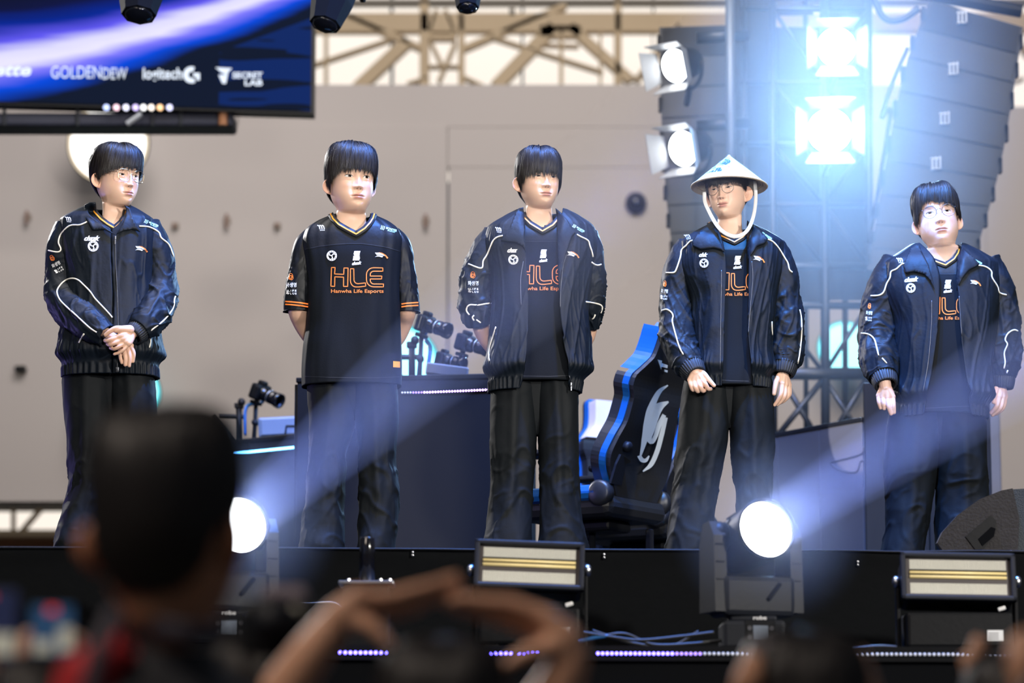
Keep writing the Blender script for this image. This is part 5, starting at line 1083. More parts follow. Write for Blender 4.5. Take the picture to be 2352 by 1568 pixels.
def build_hair(root, bvh, tf, hp):
    """straight hair falling from the crown: underlayer cap plus tapered locks"""
    R, O, s = tf; rng = np.random.default_rng(hp.get('seed', 1)); c = np.array((0, .010, .018))
    nth, nal = 46, 96; th = np.linspace(0.0, 2.75, nth); al = np.linspace(-np.pi, np.pi, nal+1)
    TAB = np.zeros((nth, nal+1))
    for i, t in enumerate(th):
        for j, a in enumerate(al):
            d = Vector((math.sin(t)*math.sin(a), -math.sin(t)*math.cos(a), math.cos(t))); h = bvh.ray_cast(Vector(c), d, 1.); TAB[i, j] = h[3] if h[0] is not None else .12
    # the face's own relief must not shape the hair
    ze_k = hp['ends']; ad = [k for k, _ in ze_k]; zv = [v for _, v in ze_k]
    def zend(a): return spl(np.radians(ad), zv, np.abs(a)) if len(ad) == len(set(ad)) and min(ad) >= 0 else spl(np.radians(ad), zv, a)
    vol = hp.get('vol', .020); vs = hp.get('side', .014)
    def thick(t, a):
        return (vol*(1-sstep(.5, 1.5, t))+(vs+(hp.get('front', vs)-vs)*sstep(.2, 1., np.cos(a)))*sstep(.4, 1.4, t))*(1-.35*sstep(1.9, 2.5, t))+hp.get('crown', 0)*np.exp(-((t-.3)/.5)**2)+hp.get('back', 0)*sstep(.1, -.8, np.cos(a))*np.exp(-((t-1.2)/.7)**2)
    def rad(t, a):
        fi = np.clip(t/th[-1]*(nth-1), 0, nth-1.001); i = fi.astype(int); fa = (np.mod(a+np.pi, 2*np.pi))/(2*np.pi)*nal; j = np.minimum(fa.astype(int), nal-1); u, v = fi-i, fa-j
        return (TAB[i, j]*(1-u)+TAB[i+1, j]*u)*(1-v)+(TAB[i, j+1]*(1-u)+TAB[i+1, j+1]*u)*v
    def pos(t, a, lay):
        r = rad(t, a)+thick(t, a)*lay; d = np.stack([np.sin(t)*np.sin(a), -np.sin(t)*np.cos(a), np.cos(t)], -1); return c+r[..., None]*d
    def t_end(a, zj):
        tt = np.linspace(.3, 2.7, 160); best = np.full(a.shape, .5)
        Z = np.stack([pos(np.full(a.shape, t), a, np.full(a.shape, .9))[..., 2] for t in tt], 0); ok = Z > zj
        idx = np.argmin(ok, axis=0); idx = np.where(ok.all(0), len(tt)-1, idx); return tt[idx]
    # cap
    A = np.linspace(-np.pi, np.pi, 90, endpoint=False); te = t_end(A, zend(A)+.004); S = np.linspace(0.02, 1, 40); TT = S[:, None]*te[None, :]; AA = np.broadcast_to(A, TT.shape)
    Cp = pos(TT, AA, np.full(TT.shape, .62)); V = (Cp.reshape(-1, 3)*s) @ R.T+O
    if 'clip' in hp: V = hp['clip'](V)
    hair = obj('hair', V, [tuple(f[::-1]) for f in grid_faces(40, 90)]+[tuple(range(90))], SCAL, root, True)
    N, K = hp.get('n', 6400), 9
    a0 = rng.uniform(-np.pi, np.pi, N); lay = rng.uniform(.55, 1.10, N)**1; part = hp.get('part', 0.0)
    cl = pn(a0*7+hp.get('seed', 1), 3.3, 1.)*.5+pn(a0*17, 9.1, 4.)*.4
    te = t_end(a0, zend(a0)+cl*hp.get('jag', .010)+rng.normal(0, hp.get('jit', .004), N)); ts = te*rng.beta(1.1, 2.2, N)*.75
    S = np.linspace(0, 1, K)[:, None]; T = ts+(te-ts)*S
    sw = hp.get('swirl', .25); Aa = a0[None, :]+sw*(1-T/1.6).clip(0, 1)*1.0+.05*pn(a0*9, T*1.3, 7.)*1.5+cl*.10*S
    La = lay[None, :]*(1-.10*S**2)+.22*pn(a0[None, :]*13, T*2.2, 2.5)+.30*pn(a0[None, :]*4.5+hp.get('seed', 1), T*1.4, 6.5)+hp.get('frizz', 0)*rng.normal(0, 1, N)[None, :]*S**2
    Pp = pos(T, Aa, La)
    wd = np.array([.5, .9, 1, 1, 1, .95, .8, .55, .12])[:, None]*rng.uniform(.0005, .0012, N)[None, :]*hp.get('w', 1.0)
    tg = np.gradient(Pp, axis=0); tg /= np.linalg.norm(tg, axis=-1, keepdims=True)+1e-9; rd = Pp-c; rd /= np.linalg.norm(rd, axis=-1, keepdims=True); sd = np.cross(tg, rd); sd /= np.linalg.norm(sd, axis=-1, keepdims=True)+1e-9
    q = np.stack([Pp+sd*wd[..., None], Pp+rd*wd[..., None]*.7, Pp-sd*wd[..., None]], 2)      # K,N,3,3
    V = (q.transpose(1, 0, 2, 3).reshape(-1, 3)*s) @ R.T+O
    if 'clip' in hp: V = hp['clip'](V)
    base = (np.arange(N)*K*3)[:, None, None]; kk = (np.arange(K-1)*3)[None, :, None]
    f = np.array([[0, 3, 4, 1], [1, 4, 5, 2]]); Fc = (base[..., None]+kk[..., None]+f[None, None]).reshape(-1, 4)
    obj('locks', V, Fc, HAIR, hair, True, kind='stuff')
    nf = hp.get('fly', 60)
    if nf:
        m = []; FV = []; FF = []
        a = rng.uniform(.5, 2*np.pi-.5, nf); t0 = rng.uniform(.1, 1.1, nf)
        for i in range(nf):
            L = rng.uniform(.12, .35); tt = t0[i]+np.linspace(0, L, 5); la = 1.0+np.linspace(0, rng.uniform(.2, hp.get('flyh', .7)), 5)**1.5; p = pos(tt, np.full(5, a[i])+np.linspace(0, rng.normal(0, .2), 5), la)
            tv, tf_ = tube_mesh((p*s) @ R.T+O, [.0004, .0004, .0004, .0003, .0002], 3); k = len(FV); FV += tv.tolist(); FF += [tuple(x+k for x in q_) for q_ in tf_]
        obj('flyaway_hairs', FV, FF, HAIR, hair, True, kind='stuff')
    return hair
def arm_core(path, Y):
    """upper arm and elbow inside a sleeve"""
    q = np.array([(*tuple(P(x, y, Y+dy)), r*.55*mpp(Y, y)) for x, y, dy, r in path]); c = smooth_path(q, 24); V, Fc = tube_mesh(c[:, :3], np.minimum(c[:, 3], .045), 14); return V, Fc
def build_glasses(root, bvh, tf, gp):
    """wire spectacles in head space"""
    R, O, s = tf; tow = lambda p: (np.array(p)*s) @ R.T+O
    m = gp['m']; rx, rz, n = gp['rx'], gp['rz'], gp.get('n', 2.0); zc, xc, y0 = gp.get('z', .001), gp.get('x', .0335), gp.get('y', -.1035)
    rim0 = None; g = None; rt = gp.get('t', .0011)
    for sd in (-1, 1):
        a = np.linspace(0, 2*np.pi, 41); px = xc+rx*np.sign(np.cos(a))*np.abs(np.cos(a))**(2/n); pz = zc+rz*np.sign(np.sin(a))*np.abs(np.sin(a))**(2/n)
        pts = [tow((sd*x, y0+.16*max(0, x-.02)+.0, z)) for x, z in zip(px, pz)]
        V, Fc = tube_mesh(pts, rt, 7, False); o = obj('eyeglasses' if g is None else 'rim', V, Fc, m, root if g is None else g, True)
        if g is None: g = o
        ctr = tow((sd*xc, y0+.16*max(0, xc-.02)-.001, zc)); L = np.array(pts[:-1]+[ctr]); obj('lens', L, [(i, (i+1) % 40, 40) for i in range(40)], LENS, g, True)
        ex = xc+rx; ey = y0+.16*(ex-.02); h = bvh.ray_cast(Vector((sd*.3, .0, zc)), Vector((-sd, 0, 0))); hx = abs(h[0].x)+.003 if h[0] else .08
        tp = smooth_path([(sd*ex, ey, zc+rz*.45), (sd*(ex+.006), ey+.006, zc+rz*.5), (sd*max(hx-.002, ex+.004), -.045, zc+.010), (sd*hx, .0, zc+.008), (sd*(hx+.001), .016, zc-.004)], 24); V, Fc = tube_mesh([tow(p) for p in tp], rt*1.15, 7); obj('temple', V, Fc, m, g, True)
        V, Fc = tube_mesh([tow((sd*(xc-rx+.002), y0, zc-.002)), tow((sd*(xc-rx-.002), y0+.006, zc-.008))], rt*.8, 6); obj('nose_pad', V, Fc, m, g, True)
    br = smooth_path([(-(xc-rx), y0, zc+.004), (0, y0-.003, zc+.0085), (xc-rx, y0, zc+.004)], 14); V, Fc = tube_mesh([tow(p) for p in br], rt, 7); obj('bridge', V, Fc, m, g, True)
    return g
# ---- the five players -------------------------------------------------
def feet_py(x, Y): return PR((P(x, 1300, Y).x, Y, .025))[1]
def trousers(root, hip, lrows, rrows, Y, seed):
    n_ = len(hip)-1; hip = [(y, l+10+(((l+r_)/2-14)-(l+10))*(i/n_)**1.5, r_-10-((r_-10)-((l+r_)/2+14))*(i/n_)**1.5, b*(.62-.30*(i/n_)**2), o) for i, (y, l, r_, b, o) in enumerate(hip)]; y0 = hip[0][0]-6
    fat = lambda q, k, i, o_: (q[0]+o_, q[1]+(i if k == 0 else 0), q[2]-(i if k else 0), q[3]*.86, q[4])
    lrows = [(y0, lrows[0][1]+12, lrows[0][2]+3, lrows[0][3]*.78, 0), fat(lrows[0], 0, 5, 0)]+list(lrows[1:]); rrows = [(y0, rrows[0][1]-3, rrows[0][2]-12, rrows[0][3]*.78, 0), fat(rrows[0], 1, 5, 0)]+list(rrows[1:])
    t = torso('trousers', hip, Y, PAN, root, lambda py, ph, s: fold_jersey(py, ph, s, .005), 30, 90, 2.4, seed=seed)
    for i, rw in enumerate((lrows, rrows)):
        xb = (rw[-1][1]+rw[-1][2])/2; rows = [(y, l, r, b, o) for y, l, r, b, o in rw]; y1 = feet_py(xb, Y)
        rows = [q for q in rows if q[0] < y1-15]+[(y1, rows[-1][1], rows[-1][2], rows[-1][3], rows[-1][4])]
        leg('trouser_leg', rows, Y, PAN, t, seed+i*5.3)
        shoe(P(xb, y1, Y).x, Y, .25 if i else -.2, root, MT['black'])
    return t
VW = 13.0
def collar_band(jer, bvh, Y, path, w=13):
    """ribbed V collar with an orange stripe"""
    c = stroke('collar', path, w, bvh, Y, RIB, jer, .007); s = c.modifiers.new('thickness', 'SOLIDIFY'); s.thickness = .006
    stroke('collar_stripe', path, w*.24, bvh, Y, ORB, jer, .0115)
def _arc(cx, cy, rx, ry, a0, a1, n=6): return [(cx+rx*math.cos(a), cy+ry*math.sin(a)) for a in np.linspace(a0, a1, n)]
HPI = math.pi/2
HLE = [[(295, 885), (355, 885), (345, 990), (495, 997), (500, 893), (567, 893), (560, 1195), (492, 1195), (493, 1043), (350, 1037), (347, 1195), (285, 1190)],
       [(605, 905), (660, 905), (663, 1060)]+_arc(730, 1085, 67, 65, math.pi, HPI)+[(852, 1137), (855, 1190), (740, 1203)]+_arc(695, 1100, 90, 103, HPI, math.pi),
       [(1135, 892), (1135, 945)]+_arc(990, 1000, 60, 55, -HPI, -math.pi)+[(930, 1025), (1120, 1025), (1115, 1072), (930, 1072)]+_arc(990, 1095, 60, 60, math.pi, HPI)+[(1148, 1155), (1145, 1202)]+_arc(985, 1085, 117, 116, HPI, math.pi)+_arc(985, 1000, 117, 112, math.pi, 1.5*math.pi)]
def print_hle(par, bvh, Y, ax, ay, k, w=2.2, clip=None):
    f = lambda x, y: (ax+(720+x/7.13-805)*k, ay+(490+y/7.13-617)*k)
    for q in HLE: stroke('team_print', [f(*p) for p in q], w, bvh, Y, OPR, par, .003, True, 2.5)
    (x0, y0), (x1, y1) = f(288, 1240), f(1148, 1318)
    ptext('team_name_print', 'Hanwha Life Esports', (x0, y0, x1, y1), bvh, Y, OPR, par, .012)
def print_z(par, bvh, Y, cx, cy, k=1.0):
    f = lambda x, y: (cx+x*k, cy+y*k)
    patch('sponsor_print', [[f(-5, -17), f(9, -17), f(7, -10), f(-2, 0), f(8, -1), f(6, 5), f(-9, 5), f(-8, 0), f(0, -11), f(-7, -10)]], bvh, .0025, Y, WPR, par, maxe=8)
    ptext('sponsor_print', 'chzzk', (cx-11*k, cy+7*k, cx+12*k, cy+15*k), bvh, Y, WPR, par, .06, .4, -.10)
def print_badge(par, bvh, Y, cx, cy, r):
    c = [(cx+r*math.cos(a), cy+r*math.sin(a)) for a in np.linspace(0, 2*math.pi, 26, endpoint=False)]
    stroke('badge_print', [(cx+(p[0]-cx)*.82, cy+(p[1]-cy)*.82) for p in c], r*.36, bvh, Y, WPR, par, .0025, True, 2)
    for i in range(9):
        a = -2.2+i*.55; x, y = cx+r*.82*math.cos(a), cy+r*.82*math.sin(a); stroke('badge_letter', [(x-1.1*math.cos(a), y-1.1*math.sin(a)), (x+1.1*math.cos(a), y+1.1*math.sin(a))], 1.2, bvh, Y, JER, par, .0040)
    for a in (-.9, 1.2, 3.4): stroke('badge_mark', [(cx, cy), (cx+r*.5*math.cos(a), cy+r*.5*math.sin(a)), (cx+r*.55*math.cos(a+.5), cy+r*.55*math.sin(a+.5))], r*.2, bvh, Y, WPR, par, .0025)
def print_swoosh(par, bvh, Y, x0, y0, k=1., tilt=0.):
    f = lambda x, y: (x0+(x*math.cos(tilt)-y*math.sin(tilt))*k, y0+(x*math.sin(tilt)+y*math.cos(tilt))*k)
    patch('wing_print', [[f(0, 1), f(10, 1), f(19, 5), f(23, 9), f(14, 6), f(4, 6)]], bvh, .0025, Y, WPR, par, maxe=8); patch('wing_print', [[f(0, 11), f(6, 7), f(12, 7), f(19, 9), f(17, 12), f(10, 10), f(4, 10)]], bvh, .0025, Y, WPR, par, maxe=8)
    patch('wing_print', [[f(8, 0), f(16, 1), f(25, 6), f(31, 13), f(28, 15), f(24, 9), f(17, 4)]], bvh, .0025, Y, OPR, par, maxe=8)
def print_chevrons(par, bvh, Y, cx, cy, rot=0., k=1.):
    c, s = math.cos(rot)*k, math.sin(rot)*k; f = lambda x, y: (cx+x*c-y*s, cy+x*s+y*c)
    for i in (-1, 0, 1): stroke('shoulder_print', [f(i*5-4, -5), f(i*5, -3), f(i*5+2, 4)], 2.4*k, bvh, Y, WPR, par, .0028)
    for i in range(4): stroke('shoulder_print', [f(-3+i*3, 6.5), f(-1.4+i*3, 6.5)], 2.2*k, bvh, Y, WPR, par, .0028)
def print_energy(par, bvh, Y, x0, y0, rot, k=1.):
    c, s = math.cos(rot)*k, math.sin(rot)*k; f = lambda x, y: (x0+x*c-y*s, y0+x*s+y*c)
    for i in range(3): stroke('shoulder_print', [f(1+i*3.4, 0), f(1.6+i*3.4, 5), f(.4+i*3.4, 9.5)], 1.7*k, bvh, Y, GPR, par, .0028)
    ptext('shoulder_print', 'MONSTER', (f(25, 3)[0]-13*k, f(25, 3)[1]-2.6*k, f(25, 3)[0]+13*k, f(25, 3)[1]+2.6*k), bvh, Y, GPR, par, .03, 0, rot, off=.0028)
    ptext('shoulder_print', 'ENERGY', (f(26, 7.5)[0]-9*k, f(26, 7.5)[1]-1.3*k, f(26, 7.5)[0]+9*k, f(26, 7.5)[1]+1.3*k), bvh, Y, GPR, par, .02, 0, rot, 1.2, .0028)
def print_sleeve(par, bvh, Y, cx, cy, rot=0., k=1., w=1.):
    """orange rings, Korean name and LIFE PLUS running down the sleeve"""
    c, s = math.cos(rot), math.sin(rot); f = lambda x, y: (cx+(x*c-y*s)*k, cy+(x*s+y*c)*k)
    for dx, dy, r in ((0, -3, 5.5), (1.5, 1.5, 5.2), (-2, 1, 4.8)):
        stroke('ring_print', [f((dx+r*math.cos(a))*w, dy+r*math.sin(a)) for a in np.linspace(0, 2*math.pi, 18, endpoint=False)], 1.3*k, bvh, Y, OPR, par, .003, True, 2)
    def tx(s_, x, y, ww, hh, sp=1., b=.03):
        a = f(x*w, y); ptext('sleeve_print', s_, (a[0]-ww*w*k/2, a[1]-hh*k/2, a[0]+ww*w*k/2, a[1]+hh*k/2), bvh, Y, WPR, par, b, 0, rot, sp, .003)
    tx('화생명', 1, 19, 30, 11, 1., .012); tx('LIFE', 4, 33, 24, 4.6, 1.5); tx('PLUS', 4, 40, 24, 4.6, 1.5)
    stroke('sleeve_print', [f(-13*w, 31), f(-10*w, 36), f(-11*w, 41)], 4*k, bvh, Y, WPR, par, .003)
def piping(par, bvh, Y, lines):
    for L in lines: stroke('piping', L, 3, bvh, Y, PIPE, par, .0015, flat=False, r=.0034, step=4)
def zipper(par, bvh, Y, pts, pull=None, r=.0022):
    z = stroke('zipper', pts, 3, bvh, Y, TEE, par, .002, flat=False, r=r*.7, step=4)
    if pull:
        a = drape(*pull, bvh, .008, Y); m = MB(); m.box(a, (.008, .006, .016), .002); m.box(a-Vector((0, .002, .018)), (.006, .003, .02), .001); m.build('zip_pull', TEE, par)
def jacket(root, J, Y, seed):
    jk = torso('jacket', J['rows'], Y, NYL, root, make_fold_jacket(J['rows'][0][0], J['rows'][-1][0], J.get('A', .011)), 170, 240, 2.5, J['open'], thick=.007, seed=seed)
    for i, p in enumerate(J['sleeves']): sleeve('sleeve', p, Y, NYL, jk, seed+3.7*i, J.get('SA', .010), cuff=J.get('cuffs', [None, None])[i])
    return jk
def player(name, x, Y, label):
    return thing(name, (P(x, 1300, Y).x, Y, 0), label, 'person', 'players lined up on the stage')
def hand_arm(palm, fingers, Y, arm=()):
    ch = []
    w = palm[0]
    for k in palm[1:]: ch.append([w, k])
    return limb(ch+list(fingers)+list(arm), Y)
# ------- player with short sleeves (second from left)
Y = 12.9
def player_two():
    Y = 12.9; r = player('person', 806, Y, 'young man in black short-sleeved jersey with orange HLE print, hands behind back')
    hd = dict(c=(807, 420), yaw=19, pitch=2, s=1.20, sw=.95, sj=1.02, ear=.9, eye=.0036, eh=.0056, gaze=(.0015, 0), neck=.003, skin=(.74, .49, .36))
    la = limb([[(690, 660, 0, 44), (684, 705, .0, 43), (690, 735, .05, 38), (712, 775, .12, 32), (740, 800, .16, 28)]], Y, .005, 2); ra = limb([[(928, 660, 0, 44), (935, 705, 0, 42), (930, 735, .06, 37), (912, 780, .12, 30), (880, 800, .16, 28)]], Y, .005, 2)
    b, bvh, tf = build_body(r, hd, Y, [la, ra, arm_core([(735, 540, .01, 40), (705, 570, 0, 40), (690, 680, 0, 40)], Y), arm_core([(885, 540, .01, 40), (915, 570, 0, 40), (928, 680, 0, 40)], Y)])
    build_hair(r, bvh, tf, dict(ends=[(0, .026), (35, .024), (55, .012), (70, -.012), (80, -.030), (90, .006), (112, .000), (125, -.045), (180, -.070)], vol=.018, side=.014, front=.012, crown=.008, seed=4, frizz=.12, jit=.008, fly=200, flyh=.5, jag=.014))
    rows = [(490, 772, 850, .066, .030), (499, 748, 872, .085, .028), (512, 720, 897, .100, .022), (530, 699, 917, .112, .014), (556, 692, 926, .120, .006), (600, 699, 922, .128, 0), (660, 706, 919, .132, 0), (740, 706, 921, .135, 0), (800, 698, 922, .14, 0), (872, 693, 923, .145, 0), (889, 693, 923, .146, 0)]
    cut = [(766, 480), (770, 500), (790, 519), (818, 531), (840, 517), (852, 502), (856, 480)]
    j = torso('jersey', rows, Y, JER, r, fold_jersey, 130, 200, 2.5, seed=2.2)
    bv = bvh_of([j]); j2 = torso('jersey', rows, Y, JER, r, fold_jersey, 130, 200, 2.5, cut=cut, seed=2.2); bpy.data.objects.remove(j); j = j2; s = j.modifiers.new('thickness', 'SOLIDIFY'); s.thickness = .004; s.offset = -1
    sl = sleeve('sleeve', [(722, 538, .01, 22), (702, 565, 0, 26), (692, 610, 0, 26), (686, 660, 0, 29), (684, 706, 0, 31), (684, 716, 0, 31)], Y, SAT, j, 1.3, .006, nu=7); sr = sleeve('sleeve', [(898, 538, .01, 22), (917, 565, 0, 26), (926, 610, 0, 25), (931, 660, 0, 27), (935, 706, 0, 29), (935, 717, 0, 29)], Y, SAT, j, 8.3, .006, nu=7)
    yoke = [(700, 572), (735, 565), (770, 561), (800, 559), (830, 559), (860, 563), (890, 568), (919, 577)]
    j.data.materials.append(SAT)
    for p in j.data.polygons:
        c = sum((j.data.vertices[i].co for i in p.vertices), Vector())/len(p.vertices)+ORG[j.name]; qx, qy = PR(c)
        if qy < np.interp(qx, [a for a, _ in yoke], [b_ for _, b_ in yoke]): p.material_index = 1
    stroke('yoke_seam', yoke, 1.2, bv, Y, NYL2, j, .0015)
    collar_band(j, bv, Y, [(759, 490), (765, 502), (778, 515), (797, 526), (818, 537), (838, 524), (850, 511), (857, 500), (860, 490)])
    bs = bvh_of([j, sl, sr])
    print_hle(j, bv, Y, 805, 617, 1.0); print_z(j, bv, Y, 819, 593); print_badge(j, bv, Y, 762, 587, 12); print_swoosh(j, bv, Y, 861, 579); print_chevrons(j, bs, Y, 738, 522); print_energy(j, bs, Y, 876, 517, .27)
    print_sleeve(j, bs, Y, 668, 636, .0, .95, .85)
    for dy in (0, 6.5):
        stroke('sleeve_stripe', [(655, 692+dy), (670, 693+dy), (690, 695+dy), (708, 698+dy)], 3.2, bs, Y, OPR, j, .004); stroke('sleeve_stripe', [(922, 698+dy), (935, 696+dy), (950, 695+dy), (961, 694.5+dy)], 3.2, bs, Y, OPR, j, .004)
    stroke('hem_seam', [(698, 864), (750, 866), (810, 867), (870, 867), (918, 865)], 1.2, bv, Y, NYL2, j, .0015)
    patch('hem_tag', [[(903, 829), (919, 830), (919, 844), (903, 843)]], bv, .003, Y, ORB, j, maxe=6)
    trousers(r, [(855, 702, 914, .12, 0), (900, 699, 917, .125, 0), (940, 706, 916, .125, 0), (968, 712, 912, .115, 0)],
             [(890, 700, 815, .11, 0), (960, 709, 819, .105, 0), (1050, 711, 794, .095, 0), (1140, 705, 791, .10, 0), (1210, 696, 791, .105, -.01), (1258, 689, 791, .115, -.02), (1330, 688, 792, .12, -.02)],
             [(890, 803, 917, .11, 0), (960, 813, 916, .105, 0), (1050, 822, 908, .095, 0), (1140, 824, 917, .10, 0), (1210, 823, 912, .105, -.01), (1258, 822, 906, .115, -.02), (1330, 820, 908, .12, -.02)], Y, 3.1)
player_two()
def side_collar(par, bvh, Y, poly, name='collar_flap', off=.012, relax=6):
    return patch(name, [poly], bvh, off, Y, NYL, par, .006, 8, relax)
# ------- leftmost player, jacket zipped, hands clasped
def player_one():
    Y = 12.9; r = player('person', 250, Y, 'young man in gold wire glasses and zipped navy track jacket, hands clasped in front')
    hd = dict(c=(270, 410), yaw=40, pitch=-3, s=1.06, sj=1.02, eye=.0036, eh=.0044, gaze=(.002, 0), skin=(.74, .49, .36), neck=.003)
    D = -.232
    top = [[(300, 762, D+.03, 22), (284, 770, D, 17), (270, 774, D-.004, 12)], [(300, 764, D+.03, 22), (288, 776, D, 16), (277, 781, D-.004, 12)], [(300, 766, D+.03, 22), (292, 782, D, 15), (285, 788, D-.002, 11)], [(301, 768, D+.03, 22), (297, 786, D, 14), (293, 792, D, 10.5)],
           [(270, 774, D-.004, 11), (256, 779, D-.010, 9), (246, 783, D, 8.5), (241, 782, D+.018, 8)], [(277, 781, D-.004, 11), (263, 788, D-.010, 9), (253, 792, D, 8.5), (247, 790, D+.018, 8)], [(285, 788, D-.002, 10.5), (272, 796.5, D-.008, 8.5), (262, 801, D, 8), (254, 799, D+.016, 7.5)], [(293, 791, D, 9.5), (284, 803, D-.004, 7.5), (275, 809, D, 7), (263, 813, D+.006, 6.5)],
           [(298, 757, D+.01, 20), (282, 756, D-.002, 16), (266, 758, D-.006, 12)], [(282, 755, D-.002, 14), (266, 754, D-.008, 11.5), (252, 761, D-.006, 10), (242, 769, D, 8)], [(325, 755, D+.07, 28), (300, 764, D+.03, 23)]]
    B = -.200
    low = [[(262, 776, B, 20), (290, 796, B, 17)], [(268, 786, B, 18), (282, 806, B, 14)], [(270, 780, B, 18), (300, 794, B, 14)], [(225, 752, B+.05, 27), (262, 778, B, 21)],
           [(275, 806, B, 8.5), (277, 822, B-.004, 8), (280, 833, B, 7)], [(284, 802, B-.004, 11), (287.5, 820, B-.01, 8.5), (287.5, 838, B-.004, 7.5)], [(293, 800, B-.004, 11), (297.8, 818, B-.01, 8.5), (297, 840, B-.004, 7.5)], [(300, 795, B-.002, 10.5), (307.5, 811, B-.008, 8), (305.5, 830, B-.002, 7)]]
    sp = [[(162, 520, .01, 34), (146, 570, 0, 39), (143, 630, 0, 37), (146, 682, -.03, 40), (176, 722, -.10, 42), (216, 753, -.16, 36)], [(334, 520, .01, 34), (358, 570, 0, 36), (368, 630, 0, 35), (368, 684, -.03, 38), (348, 726, -.10, 40), (326, 752, -.155, 33)]]
    b, bvh, tf = build_body(r, hd, Y, [limb(top, Y), limb(low, Y)]+[arm_core(q, Y) for q in sp])
    build_hair(r, bvh, tf, dict(ends=[(0, .034), (25, .030), (50, .014), (70, .006), (80, -.014), (90, .004), (110, .000), (122, -.045), (180, -.080)], vol=.017, side=.014, front=.013, crown=.006, back=.012, seed=9, jag=.016, jit=.007, fly=60, flyh=.3))
    build_glasses(r, bvh, tf, dict(m=GOLD, rx=.0255, rz=.0235, n=3.0, z=-.001, t=.0012))
    jr = torso('jersey', [(482, 220, 290, .062, .028), (497, 190, 312, .085, .026), (520, 160, 338, .10, .02), (560, 152, 345, .11, 0), (700, 160, 340, .11, 0), (852, 154, 352, .105, 0)], Y, JER, r, fold_jersey, 70, 120, 2.4, cut=[(214, 466), (222, 488), (238, 505), (263, 517), (281, 501), (288, 486), (290, 466)], seed=5.)
    jb = bvh_of([torso('tmp_shape', [(482, 220, 290, .062, .028), (497, 190, 312, .085, .026), (520, 160, 338, .10, .02), (560, 152, 345, .11, 0), (700, 160, 340, .12, 0)], Y, JER, r, fold_jersey, 40, 90, 2.4, seed=5.)]); bpy.data.objects.remove(bpy.data.objects['tmp_shape'])
    collar_band(jr, jb, Y, [(211, 474), (217, 487), (231, 502), (247, 514), (263, 523), (278, 510), (287, 496), (290, 480)], 13)
    J = dict(rows=[(470, 196, 300, .075, .032), (486, 166, 328, .100, .022), (508, 138, 354, .128, .010), (560, 140, 360, .145, 0), (640, 152, 356, .152, 0), (720, 147, 362, .158, 0), (790, 136, 372, .168, 0), (815, 135, 374, .17, 0), (838, 139, 369, .158, 0), (868, 139, 369, .15, 0)],
             open=[(470, 202, 297), (498, 210, 295), (516, 226, 289), (531, 250, 278), (542, 264.4, 266), (620, 266, 267.6), (700, 270, 271.6), (868, 268, 269.6)], A=.013,
             sleeves=[[(162, 520, .01, 34), (146, 570, 0, 39), (143, 630, 0, 37), (146, 682, -.03, 40), (176, 722, -.10, 42), (216, 753, -.16, 36), (246, 772, -.185, 27)], [(334, 520, .01, 34), (358, 570, 0, 36), (368, 630, 0, 35), (368, 684, -.03, 38), (348, 726, -.10, 40), (326, 752, -.155, 33), (318, 760, -.168, 27)]],
             cuffs=[None, (26, 27, 23)], SA=.012)
    jk = jacket(r, J, Y, 1.7); sl = [c for c in jk.children if c.name.startswith('sleeve')]; bj = bvh_of([jk]+sl); bb = bvh_of([jk])
    side_collar(jk, bvh_of([jk, jr]), Y-.08, [(194, 471), (206, 465), (219, 464), (210, 480), (221, 501), (243, 522), (264, 539), (240, 527), (213, 529), (204, 513), (194, 494)])
    side_collar(jk, bvh_of([jk, jr]), Y-.08, [(285, 470), (298, 478), (306, 500), (322, 533), (304, 527), (284, 530), (267, 539), (280, 516), (289, 496), (290, 480)])
    zipper(jk, bb, Y, [(265, 542), (266, 600), (269, 660), (271, 720), (271, 790), (269, 856)], (265, 546)); patch('zip_end', [[(266, 843), (273, 843), (273, 854), (266, 854)]], bb, .004, Y, TEE, jk)
    piping(jk, bj, Y, [[(200, 509), (183, 517), (170, 516), (157, 519), (145, 531), (138, 540), (134, 553), (135, 561), (139.5, 569), (139, 576), (132, 579), (120, 577), (111, 575)],
                       [(222, 763), (205, 752), (175, 724), (147, 699), (136, 686), (131, 673), (132, 664), (141, 651), (153, 642), (167, 639), (180, 643), (191, 653), (207, 669), (217, 684), (231, 699), (248, 717), (258, 729)],
                       [(320, 519), (343, 521), (365, 533), (370, 546), (388, 561), (399, 590)], [(403, 680), (400, 690), (400, 700), (394, 714), (376, 736), (354, 753), (336, 767), (322, 771)], [(193, 766), (186, 777), (181, 787)], [(346, 778), (346, 788), (343, 798)]])
    ptext('sponsor_print', 'chzzk', (193, 541, 230, 553), bj, Y, WPR, jk, .06, .45); print_badge(jk, bj, Y, 214, 565, 12.5); print_swoosh(jk, bj, Y, 311, 564, .95, .05); print_chevrons(jk, bj, Y, 157, 503, .1, .9); print_energy(jk, bj, Y, 334, 503, .42, .9); print_sleeve(jk, bj, Y, 120, 593, -.5, .85, .8)
    trousers(r, [(845, 143, 364, .125, 0), (880, 138, 362, .125, 0), (940, 146, 361, .12, 0), (975, 152, 358, .11, 0)],
             [(880, 139, 262, .11, 0), (960, 149, 258, .105, 0), (1050, 157, 246, .095, 0), (1110, 159, 238, .095, 0), (1180, 143, 233, .105, -.01), (1255, 125, 226, .12, -.02), (1330, 120, 222, .12, -.02)], [(880, 248, 361, .11, 0), (960, 256, 360, .105, 0), (1050, 262, 356, .095, 0), (1150, 266, 352, .10, 0), (1255, 268, 352, .11, -.02), (1330, 266, 354, .12, -.02)], Y, 7.7)
player_one()
